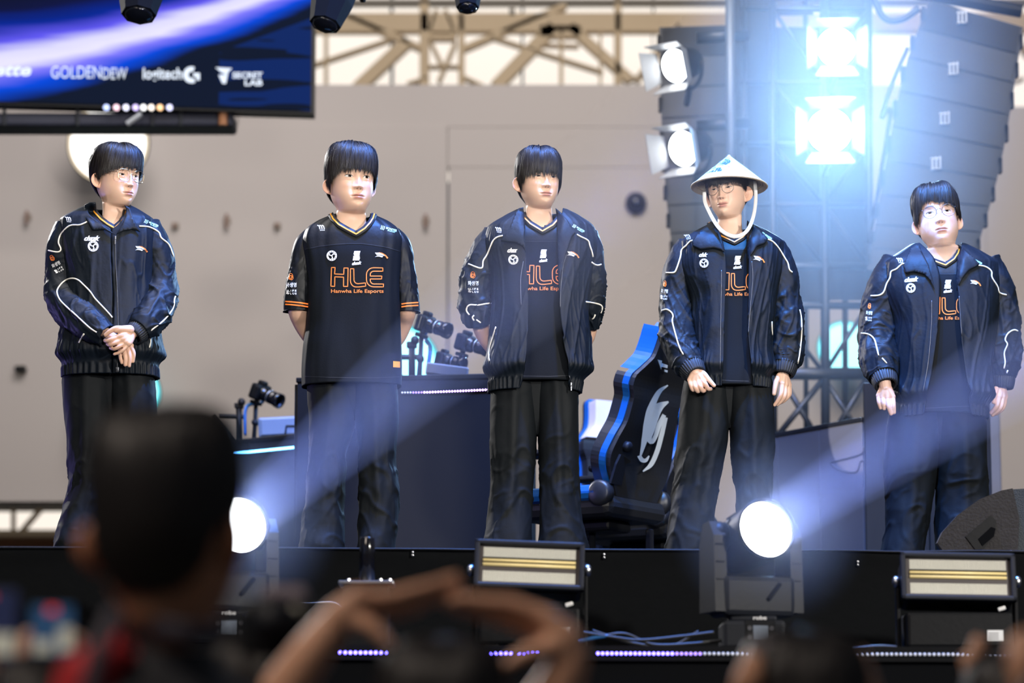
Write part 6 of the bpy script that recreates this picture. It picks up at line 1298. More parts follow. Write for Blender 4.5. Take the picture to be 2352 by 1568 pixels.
# ------- middle player, open jacket with pushed-up sleeves
def open_jacket_player(D):
    Y = D['Y']; r = player('person', D['x'], Y, D['label'])
    b, bvh, tf = build_body(r, D['head'], Y, [limb(c, Y, sz) for c, sz in D['limbs']]+[arm_core(q[:-1], Y) for q in D['jacket']['sleeves']])
    build_hair(r, bvh, tf, D['hair'])
    if 'glasses' in D: build_glasses(r, bvh, tf, D['glasses'])
    full = torso('tmp_shape', D['jersey'], Y, JER, r, fold_jersey, 90, 150, 2.4, seed=D['seed']+1); jb = bvh_of([full]); bpy.data.objects.remove(full)
    jr = torso('jersey', D['jersey'], Y, JER, r, fold_jersey, 90, 150, 2.4, cut=D['cut'], seed=D['seed']+1); s = jr.modifiers.new('thickness', 'SOLIDIFY'); s.thickness = .004; s.offset = -1
    collar_band(jr, jb, Y, D['collar'], D.get('cw', 13))
    ax, ay, k = D['hle']; print_hle(jr, jb, Y, ax, ay, k); print_z(jr, jb, Y, *D['z'])
    yk = D['yoke']; stroke('yoke_seam', yk, 1.2, jb, Y, NYL2, jr, .0015); hx = D['hem']; stroke('hem_seam', hx, 1.3, jb, Y, NYL2, jr, .0015)
    jr.data.materials.append(SAT)
    for p in jr.data.polygons:
        qx, qy = PR(jr.data.vertices[p.vertices[0]].co+ORG[jr.name])
        if qy < yk[0][1]: p.material_index = 1
    jk = jacket(r, D['jacket'], Y, D['seed']); sl = [c for c in jk.children if c.name.startswith('sleeve')]; bj = bvh_of([jk]+sl); bc = bvh_of([jk, jr])
    for f in D['flaps']: side_collar(jk, bc, Y-.08, f)
    piping(jk, bj, Y, D['piping'])
    for z, pl in D['zips']: zipper(jk, bvh_of([jk]), Y, z, pl)
    L = D['logos']
    if 'chzzk' in L: ptext('sponsor_print', L['chzzk'][0], L['chzzk'][1], bj, Y, WPR, jk, .06, .45, L['chzzk'][2])
    print_badge(jk, bj, Y, *L['badge']); print_swoosh(jk, bj, Y, *L['swoosh']); print_chevrons(jk, bj, Y, *L['chev']); print_energy(jk, bj, Y, *L['energy']); print_sleeve(jk, bj, Y, *L['sleeve'])
    trousers(r, *D['legs'], Y, D['seed']+2)
    return r, bvh, tf, jk, jr
P3D = dict(Y=12.9, x=1235, label='tallest young man at centre, open navy jacket with pushed-up sleeves over HLE jersey', seed=3.3,
    head=dict(c=(1238, 416), yaw=19, pitch=0, s=1.055, sw=.97, sj=1.0, eye=.003, eh=.0030, gaze=(.001, -.001), skin=(.74, .49, .36), neck=.003),
    hair=dict(ends=[(0, .014), (30, .012), (50, .006), (68, -.020), (80, -.042), (90, .006), (110, .0), (122, -.06), (180, -.095)], vol=.015, side=.013, front=.010, crown=.006, seed=12, jag=.020, jit=.008, fly=70, flyh=.5, swirl=.1),
    limbs=[([[(1098, 715, .0, 40), (1103, 745, .02, 37), (1114, 775, .06, 33), (1134, 805, .12, 29)]], .005), ([[(1360, 720, .05, 30), (1352, 770, .10, 30), (1335, 800, .14, 28)]], .005)],
    jersey=[(486, 1206, 1284, .062, .028), (498, 1180, 1308, .082, .026), (516, 1152, 1334, .097, .02), (560, 1142, 1344, .11, 0), (640, 1144, 1342, .118, 0), (760, 1142, 1340, .122, 0), (868, 1142, 1334, .128, 0), (881, 1142, 1334, .128, 0)],
    cut=[(1200, 470), (1206, 494), (1222, 512), (1245, 522), (1268, 510), (1282, 494), (1284, 470)], collar=[(1194, 484), (1202, 497), (1218, 513), (1246, 530), (1270, 516), (1281, 504), (1287, 490)],
    hle=(1232, 611, 1.0), z=(1248, 588, .9), yoke=[(1190, 553), (1220, 554), (1260, 554), (1300, 553)], hem=[(1160, 862), (1200, 863), (1260, 864), (1310, 862)],
    jacket=dict(rows=[(480, 1186, 1304, .075, .032), (496, 1158, 1332, .102, .022), (526, 1118, 1366, .130, .010), (570, 1108, 1374, .145, 0), (640, 1122, 1362, .152, 0), (720, 1128, 1354, .158, 0), (790, 1122, 1358, .165, 0), (850, 1114, 1360, .170, 0), (874, 1118, 1346, .16, 0), (902, 1118, 1340, .152, 0)],
        open=[(480, 1200, 1292), (520, 1204, 1286), (560, 1206, 1281), (620, 1208, 1281), (700, 1213, 1283), (790, 1212, 1292), (850, 1206, 1304), (902, 1190, 1314)], A=.012, SA=.013,
        sleeves=[[(1142, 540, .01, 34), (1114, 590, 0, 38), (1098, 640, 0, 38), (1094, 690, 0, 39), (1096, 718, .0, 36), (1097, 732, .0, 34), (1099, 745, .01, 29)], [(1340, 540, .01, 33), (1354, 590, 0, 33), (1358, 640, .01, 31), (1358, 690, .03, 31), (1358, 715, .04, 27), (1360, 735, .05, 20), (1361, 756, .06, 14)]]),
    flaps=[[(1186, 484), (1192, 478), (1202, 476), (1204, 495), (1206, 525), (1204, 552), (1208, 580), (1200, 566), (1188, 559), (1160, 556), (1150, 554), (1172, 520)], [(1276, 478), (1288, 488), (1300, 502), (1322, 536), (1314, 544), (1300, 584), (1294, 606), (1284, 650), (1281, 600), (1281, 540), (1280, 505)]],
    piping=[[(1155, 541), (1142, 544), (1132, 553), (1124, 572), (1117, 588), (1109, 599), (1109, 613), (1103, 616), (1091, 612), (1076, 606)], [(1128, 696), (1111, 698), (1096, 701), (1080, 699), (1073, 705), (1071, 714), (1078, 723)], [(1089, 724), (1084, 729), (1089, 736)], [(1094, 734), (1104, 741)],
            [(1325, 538), (1335, 544), (1347, 549), (1353, 555), (1354, 562), (1360, 578), (1362, 590)], [(1359, 602), (1370, 610), (1381, 607)], [(1346, 693), (1366, 696), (1380, 700), (1384, 707), (1380, 719)], [(1367, 722), (1365, 729), (1360, 733)], [(1139, 750), (1132, 773), (1123, 806), (1124, 829)]],
    zips=[([(1301, 584), (1292, 620), (1287, 700), (1292, 780), (1302, 840), (1311, 876)], (1312, 882)), ([(1202, 600), (1196, 640), (1197, 700)], None)],
    logos=dict(chzzk=('chzz', (1165, 569, 1189, 580), 0), badge=(1179, 596, 11.5), swoosh=(1303, 576, .95, .1), chev=(1145, 527, .1, .9), energy=(1318, 514, .55, .8), sleeve=(1086, 632, .0, .95, .85)),
    legs=([(872, 1124, 1332, .125, 0), (900, 1122, 1332, .125, 0), (960, 1125, 1331, .12, 0), (1000, 1128, 1328, .11, 0)],
          [(890, 1123, 1236, .11, 0), (1000, 1126, 1233, .105, 0), (1100, 1128, 1225, .10, 0), (1180, 1121, 1222, .105, -.01), (1255, 1111, 1222, .115, -.02), (1330, 1106, 1222, .12, -.02)], [(890, 1226, 1333, .11, 0), (1000, 1236, 1330, .105, 0), (1100, 1240, 1329, .10, 0), (1180, 1240, 1334, .105, -.01), (1255, 1236, 1346, .115, -.02), (1330, 1232, 1352, .12, -.02)]))
open_jacket_player(P3D)
# ------- player in the conical hat
HAT_C = P(1675, 428, 12.95-.025); HAT_R, HAT_H = .1585, .138
HAT_M = Matrix.Rotation(math.radians(-4.5), 3, 'X') @ Matrix.Rotation(math.radians(.5), 3, 'Y')
def hat_clip(V):
    """keep the hair inside the hat"""
    M = np.array(HAT_M); L = (V-np.array(HAT_C)) @ M; z = np.minimum(L[:, 2], HAT_H-.02); r = np.hypot(L[:, 0], L[:, 1]); rm = np.where(z > -.002, np.maximum(HAT_R*(1-z/HAT_H)-.010, .004), 9.)
    k = np.minimum(1, rm/np.maximum(r, 1e-6)); L = np.stack([L[:, 0]*k, L[:, 1]*k, z], -1); return L @ M.T+np.array(HAT_C)
Hd = -.165
P4D = dict(Y=12.95, x=1668, label='smiling young man in round glasses and conical hat, open navy jacket over HLE jersey', seed=6.1,
    head=dict(c=(1670, 442), yaw=-21, pitch=-1, roll=-5, dy=.0, s=1.0, sw=.97, sj=1.0, eye=.0036, eh=.0030, gaze=(-.0015, 0), smile=.5, mw=1.08, skin=(.76, .52, .40), neck=.003, ear=1.08),
    hair=dict(ends=[(-180, -.06), (-122, -.045), (-108, .004), (-92, .008), (-78, -.012), (-62, .012), (-40, .020), (0, .016), (40, .020), (62, .012), (78, -.008), (92, .008), (108, .004), (122, -.045), (180, -.06)], vol=.003, side=.009, front=.010, seed=21, jag=.012, fly=0, n=4000, clip=hat_clip),
    glasses=dict(m=GUN, rx=.0245, rz=.0235, n=2.0, z=-.001, t=.0009),
    limbs=[([[(1582, 838, Hd+.03, 26), (1598, 856, Hd, 22)], [(1598, 856, Hd, 21), (1610, 868, Hd-.004, 13)], [(1598, 856, Hd, 21), (1602, 872, Hd-.004, 13)], [(1597, 856, Hd, 21), (1593, 874, Hd-.002, 13)], [(1596, 856, Hd, 20), (1584, 872, Hd, 11)],
             [(1610, 868, Hd-.004, 11), (1619, 880, Hd-.014, 10.5), (1626, 892, Hd-.002, 9.5), (1632, 893, Hd+.014, 8.5)], [(1602, 872, Hd-.004, 11), (1608, 886, Hd-.014, 10.5), (1614, 897, Hd-.002, 9.5), (1619, 896, Hd+.014, 8.5)], [(1593, 874, Hd-.002, 11), (1597, 888, Hd-.012, 10), (1602, 898, Hd, 9), (1607, 897, Hd+.014, 8)], [(1584, 872, Hd, 9.5), (1587, 884, Hd-.008, 9), (1591, 895, Hd, 8), (1596, 895, Hd+.012, 7.5)],
             [(1606, 852, Hd+.008, 14), (1618, 860, Hd-.002, 12), (1628, 872, Hd-.004, 10.5), (1640, 885, Hd-.004, 8.5)]], .0020),
           ([[(1802, 835, -.03, 26), (1799, 856, -.04, 22)], [(1799, 856, -.04, 21), (1797, 880, -.055, 13)], [(1799, 856, -.04, 21), (1804, 883, -.045, 13)], [(1800, 856, -.04, 20), (1810, 885, -.03, 12)], [(1800, 858, -.03, 20), (1813, 884, -.01, 11)],
             [(1797, 880, -.055, 11), (1794, 904, -.06, 10), (1787, 919, -.05, 9), (1779, 930, -.04, 7.5)], [(1804, 883, -.045, 11), (1802, 908, -.05, 10), (1795, 920, -.04, 9), (1785, 929, -.03, 8)], [(1810, 885, -.03, 10.5), (1810, 908, -.03, 9.5), (1803, 918, -.02, 8.5), (1794, 924, -.012, 8)], [(1813, 884, -.012, 9), (1814, 904, -.01, 8.5), (1808, 914, 0, 8)],
             [(1790, 862, -.05, 13), (1783, 876, -.065, 11.5), (1780, 890, -.07, 10.5), (1778, 904, -.07, 9)]], .0020)],
    jersey=[(533, 1640, 1714, .062, .028), (544, 1612, 1744, .082, .026), (562, 1588, 1770, .097, .02), (600, 1582, 1778, .11, 0), (700, 1588, 1774, .118, 0), (800, 1590, 1772, .122, 0), (878, 1590, 1768, .128, 0), (892, 1590, 1768, .128, 0)],
    cut=[(1632, 508), (1642, 532), (1662, 544), (1686, 550), (1706, 540), (1718, 528), (1720, 508)], collar=[(1629, 510), (1634, 522), (1650, 538), (1687, 555), (1706, 544), (1716, 534), (1721, 524)], cw=12,
    hle=(1680, 628, .92), z=(1694, 603, .92), yoke=[(1640, 572), (1670, 573), (1700, 573), (1725, 572)], hem=[(1650, 872), (1680, 874), (1720, 875)],
    jacket=dict(rows=[(516, 1622, 1738, .075, .032), (534, 1590, 1770, .102, .022), (560, 1560, 1800, .130, .010), (606, 1560, 1800, .145, 0), (700, 1586, 1786, .152, 0), (800, 1588, 1776, .158, 0), (852, 1582, 1780, .165, 0), (870, 1584, 1776, .158, 0), (896, 1586, 1774, .152, 0)],
        open=[(516, 1640, 1722), (560, 1654, 1716), (620, 1663, 1714), (700, 1660, 1712), (770, 1658, 1711), (840, 1656, 1718), (896, 1650, 1730)], A=.012, SA=.012,
        sleeves=[[(1588, 566, .01, 34), (1563, 616, 0, 37), (1554, 680, 0, 38), (1554, 740, -.03, 38), (1562, 795, -.07, 38), (1580, 832, -.115, 36), (1588, 845, -.135, 31)], [(1770, 566, .01, 34), (1793, 620, 0, 36), (1803, 690, 0, 36), (1808, 760, -.01, 38), (1806, 815, -.02, 35), (1802, 838, -.03, 30)]], cuffs=[(30, 31, 23), (30, 30, 24)]),
    flaps=[[(1622, 518), (1630, 510), (1640, 508), (1646, 528), (1655, 556), (1664, 580), (1654, 574), (1640, 570), (1610, 574), (1592, 566), (1588, 556), (1604, 536)], [(1716, 506), (1728, 514), (1742, 526), (1764, 548), (1756, 560), (1738, 566), (1726, 586), (1719, 604), (1716, 570), (1716, 540)]],
    piping=[[(1591, 552), (1584, 554), (1577, 563), (1565, 573), (1564, 585), (1559, 602), (1552, 622), (1546, 626), (1530, 626)], [(1520, 713), (1531, 710), (1542, 717), (1546, 726), (1544, 738), (1552, 769), (1563, 803), (1586, 837)],
            [(1760, 548), (1775, 554), (1790, 571), (1802, 591), (1810, 604), (1813, 619), (1820, 625)], [(1837, 711), (1841, 734), (1841, 772), (1835, 822), (1826, 855)], [(1773, 738), (1773, 754), (1774, 769)]],
    zips=[([(1657, 620), (1656, 700), (1655, 780), (1654, 850)], None), ([(1727, 600), (1729, 640), (1724, 700), (1719, 770), (1722, 840), (1728, 866)], (1729, 873))],
    logos=dict(chzzk=('chk', (1605, 580, 1626, 590), 0), badge=(1617, 604, 10.5), swoosh=(1731, 586, .92, .15), chev=(1579, 543, -.1, .85), energy=(1752, 532, .6, .7), sleeve=(1527, 652, .08, .85, .6)),
    legs=([(866, 1566, 1780, .125, 0), (900, 1561, 1781, .125, 0), (950, 1560, 1780, .12, 0), (985, 1562, 1778, .11, 0)],
          [(890, 1563, 1680, .11, 0), (1000, 1556, 1672, .105, 0), (1100, 1548, 1652, .10, 0), (1180, 1538, 1640, .105, -.01), (1262, 1526, 1632, .12, -.02), (1330, 1522, 1628, .12, -.02)], [(890, 1668, 1781, .11, 0), (1000, 1676, 1779, .105, 0), (1100, 1686, 1772, .10, 0), (1180, 1692, 1769, .105, -.01), (1262, 1694, 1767, .115, -.02), (1330, 1694, 1768, .12, -.02)]))
r4, bv4, tf4, jk4, jr4 = open_jacket_player(P4D)
def conical_hat():
    Y = 12.95; c = HAT_C; R = HAT_R; H = HAT_H
    tl_ = thing('conical_hat', c, 'pale blue-white conical straw hat with dark printed patches and white chin strap', 'hat')
    M = HAT_M
    HM = mat('painted palm leaf hat', (.40, .55, .66), .6, var=.06, nscale=30, bump=.25, bscale=70); HI = mat('hat inside palm leaf', (.36, .33, .30), .7, var=.25, nscale=40); HB = mat('bamboo rim', (.60, .50, .36), .6, var=.2, nscale=60)
    def ring(z, r, n=96): return [c+M @ Vector((r*math.sin(2*math.pi*k/n), -r*math.cos(2*math.pi*k/n), z)) for k in range(n)]
    n = 96; zs = np.linspace(0, 1, 24); V = []
    for s_ in zs:
        z = H*(1-s_); rr = max(R*s_, .004)*(1+.02*math.sin(s_*3.1)); V += [c+M @ Vector(((rr+.0007*math.cos(k*math.pi))*math.sin(2*math.pi*k/n), -(rr+.0007*math.cos(k*math.pi))*math.cos(2*math.pi*k/n), z)) for k in range(n)]
    hat = obj('cone', V, [tuple(f[::-1]) for f in grid_faces(24, n)]+[tuple(range(n))], HM, tl_, True)
    obj('inner_lining', [v-M @ Vector((0, 0, .006)) for v in V], [tuple(f) for f in grid_faces(24, n)], HI, tl_, True)
    for s_ in (.45, .6, .75, .88):
        p = ring(H*(1-s_)-.0085, R*s_*.985, 60); p.append(p[0]); Vt, Ft = tube_mesh(p, .0012, 5, False); obj('hoop', Vt, Ft, HB, tl_, True)
    p = ring(-.001, R*1.003, 96); p.append(p[0]); Vt, Ft = tube_mesh(p, .0035, 7, False); obj('rim', Vt, Ft, HB, tl_, True)
    rng = random.Random(4); FV = []; FF = []
    for k in range(90):
        a = rng.uniform(0, 6.28); d = M @ Vector((math.sin(a), -math.cos(a), 0)); q = c+d*R*1.0; e = q+d*rng.uniform(.002, .006)+Vector((0, 0, rng.uniform(-.004, .003))); v_, f_ = tube_mesh([q, e], [.0005, .0003], 3); o_ = len(FV); FV += v_.tolist(); FF += [tuple(i+o_ for i in f) for f in f_]
    obj('straw_fringe', FV, FF, HB, tl_, kind='stuff')
    bh = bvh_of([hat]); DK = mat('dark hat print', (.02, .07, .10), .6, var=.2, nscale=60); PK = mat('pink star print', (.75, .10, .25), .6); YE = mat('yellow star print', (.85, .6, .15), .6)
    f = lambda x, y: (1580+x/7.842, 345+y/7.842)
    patch('dark_patch', [[f(*q) for q in ((535, 240), (560, 205), (610, 175), (680, 152), (740, 160), (770, 190), (765, 215), (735, 240), (680, 262), (640, 250), (590, 248))]], bh, .0012, Y, DK, tl_, maxe=6)
    patch('dark_patch', [[f(*q) for q in ((335, 412), (400, 380), (470, 352), (510, 325), (560, 305), (600, 315), (612, 345), (605, 372), (540, 380), (450, 390), (390, 402))]], bh, .0012, Y, DK, tl_, maxe=6)
    for pts in ([(470, 300), (520, 262), (580, 262), (640, 266)], [(400, 345), (440, 318), (500, 300)], [(640, 150), (690, 135), (760, 145)], [(420, 330), (470, 330), (510, 310)]): stroke('ink_line', [f(*q) for q in pts], .9, bh, Y, DK, tl_, .0012)
    for cx, cy, rr, m_ in ((737, 296, 24, PK), (795, 272, 26, YE)):
        patch('star_print', [[f(cx+(rr if k % 2 == 0 else rr*.35)*math.sin(k*math.pi/4), cy-(rr if k % 2 == 0 else rr*.35)*math.cos(k*math.pi/4)) for k in range(8)]], bh, .0012, Y, m_, tl_, maxe=5)
    SR = mat('white satin strap', (.78, .80, .82), .5, var=.03)
    pts = [(1618, 440, -.02), (1619, 462, -.04), (1628, 484, -.08), (1642, 510, -.125), (1655, 527, -.15), (1672, 539, -.165), (1690, 543, -.165), (1708, 537, -.15), (1722, 520, -.11), (1732, 490, -.06), (1736, 455, -.02), (1734, 415, .0)]
    q = smooth_path([tuple(P(x, y, Y+dy)) for x, y, dy in pts], 60); Vs = []
    for i, p_ in enumerate(q):
        tg = q[min(i+1, 59)]-q[max(i-1, 0)]; tg /= np.linalg.norm(tg); sd = np.cross(tg, (0, 1, 0)); sd /= np.linalg.norm(sd)+1e-9; w = .0075; Vs += [p_+sd*w, p_-sd*w]
    st = obj('chin_strap', np.array(Vs), [(2*i, 2*i+1, 2*i+3, 2*i+2) for i in range(59)], SR, tl_, True); sm = st.modifiers.new('thickness', 'SOLIDIFY'); sm.thickness = .0015
conical_hat()
# ------- rightmost player
P5D = dict(Y=13.5, x=2150, label='heavier young man in round glasses with open navy jacket at the far right', seed=8.4,
    head=dict(c=(2153, 505), yaw=-4, pitch=8, roll=-7, s=1.18, sw=.92, sj=1.07, eye=.0036, eh=.0040, gaze=(.0, .0), mw=1.05, fat=.020, neck=.012, skin=(.72, .50, .42), ear=.95),
    hair=dict(ends=[(-180, -.055), (-122, -.03), (-105, .010), (-92, .010), (-75, -.014), (-55, .004), (-35, .036), (-18, .052), (0, .034), (20, .032), (45, .022), (62, .006), (78, -.010), (92, .008), (108, .004), (122, -.03), (180, -.055)], vol=.020, side=.014, front=.012, seed=31, jag=.014, jit=.007, fly=90, flyh=.6),
    glasses=dict(m=GUN, rx=.0245, rz=.0240, n=2.0, z=-.001, t=.0010, x=.0345, y=-.1045),
    limbs=[([[(2030, 868, -0.150, 30), (2034, 890, -0.155, 26)], [(2036, 890, -0.155, 24), (2050, 911, -0.160, 14)], [(2035, 890, -0.155, 24), (2038, 912, -0.162, 14)], [(2033, 890, -0.155, 24), (2027, 911, -0.158, 13)], [(2031, 890, -0.150, 23), (2018, 908, -0.150, 12)],
             [(2050, 911, -0.160, 12), (2052, 930, -0.166, 11), (2053.5, 947, -0.160, 9)], [(2038, 912, -0.162, 12), (2041, 932, -0.168, 11), (2046.5, 950, -0.160, 9)], [(2027, 911, -0.158, 11.5), (2029, 925, -0.162, 10.5), (2031, 938, -0.155, 9)], [(2018, 908, -0.150, 10.5), (2019, 923, -0.154, 9.5), (2022.5, 937, -0.148, 8)]], .0021),
           ([[(2303, 866, 0, 30), (2299, 886, -.01, 25)], [(2298, 888, -.01, 23), (2295, 911, -.03, 14)], [(2299, 888, -.01, 23), (2303, 911, -.02, 14)], [(2300, 888, -.01, 22), (2309, 911, 0, 13)],
             [(2295, 911, -.03, 12), (2289, 933, -.036, 11), (2276, 948, -.02, 8.5)], [(2303, 911, -.02, 12), (2298, 936, -.026, 11), (2280, 953, -.01, 8.5)], [(2309, 911, 0, 11), (2304, 936, -.006, 10), (2288, 950, .005, 8.5)], [(2288, 893, -.03, 13), (2284, 908, -.04, 11.5), (2282, 923, -.04, 9.5)]], .0021)],
    jersey=[(570, 2112, 2200, .078, .03), (584, 2082, 2232, .10, .026), (606, 2052, 2262, .122, .018), (660, 2046, 2274, .145, 0), (760, 2050, 2272, .160, 0), (860, 2052, 2268, .168, 0), (944, 2054, 2262, .168, 0), (958, 2054, 2262, .168, 0)],
    cut=[(2102, 555), (2112, 580), (2134, 594), (2170, 603), (2190, 593), (2202, 580), (2206, 555)], collar=[(2106, 566), (2114, 579), (2134, 594), (2172, 608), (2192, 594), (2201, 580), (2205, 566)], cw=11,
    hle=(2164, 684, .90), z=(2177, 658, .92), yoke=[(2130, 628), (2160, 629), (2190, 629), (2215, 628)], hem=[(2100, 938), (2150, 936), (2200, 933), (2250, 932)],
    jacket=dict(rows=[(560, 2092, 2224, .085, .034), (582, 2060, 2262, .118, .022), (610, 2024, 2296, .150, .010), (665, 2024, 2298, .172, 0), (760, 2050, 2288, .190, 0), (860, 2052, 2276, .200, 0), (915, 2044, 2278, .205, 0), (936, 2048, 2273, .195, 0), (964, 2048, 2272, .188, 0)],
        open=[(560, 2110, 2206), (610, 2138, 2196), (650, 2147, 2187), (740, 2143, 2189), (860, 2128, 2202), (964, 2105, 2224)], A=.013, SA=.014,
        sleeves=[[(2064, 606, .01, 40), (2034, 660, 0, 42), (2018, 730, 0, 43), (2017, 790, -.03, 43), (2022, 838, -.09, 40), (2030, 866, -.13, 32)], [(2258, 606, .01, 40), (2288, 660, 0, 40), (2300, 730, 0, 40), (2303, 790, 0, 40), (2304, 840, 0, 37), (2303, 866, 0, 30)]], cuffs=[(32, 30, 25), (32, 28, 24)]),
    flaps=[[(2092, 568), (2102, 562), (2110, 562), (2118, 580), (2132, 606), (2142, 640), (2146, 665), (2138, 645), (2124, 630), (2100, 624), (2080, 628), (2074, 612), (2084, 588)], [(2200, 562), (2212, 570), (2228, 584), (2250, 606), (2244, 612), (2226, 620), (2210, 640), (2198, 668), (2196, 640), (2200, 600)]],
    piping=[[(2084, 605), (2071, 606), (2059, 618), (2046, 623), (2045, 637), (2036, 651), (2031, 669), (2020, 678), (2000, 679)], [(1978, 765), (1995, 767), (2008, 778), (2013, 795), (2018, 816)], [(2026, 822), (2040, 838), (2039, 849), (2045, 862)],
            [(2247, 609), (2264, 612), (2278, 623), (2278, 637), (2292, 658), (2295, 672), (2312, 677)], [(2338, 760), (2329, 757), (2315, 765), (2308, 781), (2315, 790), (2306, 809), (2309, 830), (2306, 846)], [(2315, 850), (2306, 869)]],
    zips=[([(2140, 690), (2139, 750), (2132, 830), (2120, 900)], None), ([(2203, 680), (2207, 740), (2213, 840), (2220, 900), (2225, 930)], (2225, 932))],
    logos=dict(chzzk=('chzzk', (2077, 636, 2110, 647), -.08), badge=(2092, 661, 11), swoosh=(2229, 642, .85, .1), chev=(2067, 597, .0, .9), energy=(2232, 590, .5, .75), sleeve=(1997, 703, .08, .8, .6)),
    legs=([(930, 2036, 2268, .165, 0), (970, 2033, 2268, .165, 0), (1020, 2032, 2266, .155, 0), (1060, 2034, 2264, .14, 0)],
          [(960, 2034, 2164, .145, 0), (1060, 2031, 2154, .135, 0), (1150, 2037, 2141, .12, 0), (1210, 2034, 2130, .12, -.01), (1285, 2021, 2118, .13, -.02), (1340, 2018, 2112, .13, -.02)], [(960, 2136, 2268, .145, 0), (1060, 2150, 2266, .135, 0), (1150, 2150, 2267, .12, 0), (1210, 2148, 2270, .12, -.01), (1285, 2146, 2272, .13, -.02), (1340, 2144, 2274, .13, -.02)]))
open_jacket_player(P5D)
# ================================================================== crowd in front of the stage, out of focus
CSK = (.55, .31, .20)
def crowd_person(label, Y, head, hair, shirt, limbs=(), trim=None, sleeves=()):
    c = P(*head['c'], Y); s = head.get('s', 1.05)
    r = thing('person', (c.x, Y, GROUND), label, 'person', 'people in the crowd')
    head = dict(head, blind=True, skin=head.get('skin', CSK))
    b, bvh, tf = build_body(r, head, Y, [limb(ch, Y, .0055, 3) for ch in limbs], 3)
    hair = dict(dict(n=1500, w=2.6, fly=0, jag=.006, vol=.018, side=.012), **hair); build_hair(r, bvh, tf, hair)
    z0 = c.z-.165*s; rings = [(.03, .062, .062, .02), (.0, .075, .072, .015), (-.03, .125, .085, .01), (-.07, .185, .10, 0), (-.14, .215, .115, 0), (-.3, .205, .13, 0), (-.5, .19, .13, 0), (-.62, .19, .13, 0)]
    zz = np.linspace(.03, -.62, 40); k = np.array(rings)[::-1]; w, d, o = spl(k[:, 0], k[:, 1:], zz).T; a = np.linspace(-np.pi, np.pi, 56, endpoint=False)
    n = .008*pn(a[None]*2, zz[:, None]*5, Y); V = np.stack([c.x+(w[:, None]+n)*np.sin(a), Y+o[:, None]-(d[:, None]+n)*np.cos(a), z0+zz[:, None]+0*a], -1).reshape(-1, 3)
    sh = obj('shirt', V, grid_faces(40, 56)[:, ::-1], shirt, r, True)
    for i, sl in enumerate(sleeves): sleeve('sleeve', sl, Y, shirt, sh, i*3.1, .008, 40, 30)
    zb = z0-.6
    for sx in (-1, 1):
        p = [(c.x+sx*.085, Y, zb+.06), (c.x+sx*.095, Y-.01, (zb+GROUND)/2), (c.x+sx*.10, Y, GROUND+.05)]; V, Fc = tube_mesh(smooth_path(p, 16), np.interp(np.linspace(0, 1, 16), [0, .5, 1], [.095, .075, .07]), 20); obj('trouser_leg', V, Fc, MT['black'], r, True)
        shoe(c.x+sx*.10, Y, math.pi, r, MT['black'], GROUND)
    return r, tf, sh
DKS = mat('dark cotton', (.010, .011, .016), .8); RED = mat('red cotton', (.45, .015, .02), .8); LIL = mat('lilac grey cotton', (.20, .17, .20), .8); STR = mat('camera strap', (.035, .03, .045), .6); PHN = mat('phone body', (.008, .009, .012), .25)
SHORT = dict(ends=[(0, .055), (40, .05), (70, .03), (90, .012), (110, .004), (128, -.045), (150, -.068), (180, -.070)], vol=.016, side=.010)
r, tf, sh = crowd_person('out-of-focus man seen from behind with short black hair and a dark top', 4.1, dict(c=(390, 1222), yaw=163, s=1.13, pitch=4, skin=(.42, .20, .11), sw=1.02), dict(SHORT, seed=2, n=2200, crown=.014, vol=.012, side=.004), DKS)
sleeve('vest', [(292, 1478, -.06, 34), (235, 1515, -.05, 50), (190, 1575, -.03, 62), (170, 1680, .0, 66)], 4.1, RED, r, 2.2, .008, 40, 30)
def strap(root, pts, Y, w, m, name='strap'):
    q = smooth_path([tuple(P(x, y, Y+d)) for x, y, d in pts], 40); V, Fc = tube_mesh(q, w, 8, True, .3); obj(name, V, Fc, m, root, True)
strap(r, [(268, 1400, -.10), (235, 1470, -.13), (210, 1560, -.14), (190, 1680, -.14)], 4.1, .012, STR); strap(r, [(300, 1420, .05), (360, 1440, -.07), (450, 1455, -.09), (520, 1450, -.02)], 4.1, .014, STR)
# hand-heart person
Yh = 4.8
lh = [[(655, 1590, .02, 42), (705, 1515, 0, 36), (752, 1452, -.01, 30), (782, 1418, -.01, 27)], [(780, 1418, -.01, 27), (838, 1375, -.012, 17)], [(782, 1420, 0, 26), (846, 1390, 0, 17)], [(784, 1424, .012, 25), (850, 1404, .014, 16)], [(778, 1412, -.02, 24), (822, 1366, -.03, 15)],
      [(838, 1375, -.012, 13), (908, 1382, -.014, 12), (975, 1352, -.012, 10.5), (1046, 1326, -.01, 9)], [(846, 1388, 0, 13), (915, 1396, 0, 12), (985, 1366, 0, 10.5), (1052, 1340, 0, 9)], [(850, 1402, .014, 12.5), (918, 1408, .014, 11.5), (980, 1384, .012, 10), (1036, 1358, .01, 8.5)], [(822, 1368, -.03, 12), (890, 1368, -.03, 11), (950, 1352, -.028, 9.5), (1005, 1338, -.026, 8)],
      [(800, 1420, -.02, 20), (842, 1432, -.03, 15), (872, 1456, -.034, 12), (897, 1482, -.034, 9.5)]]
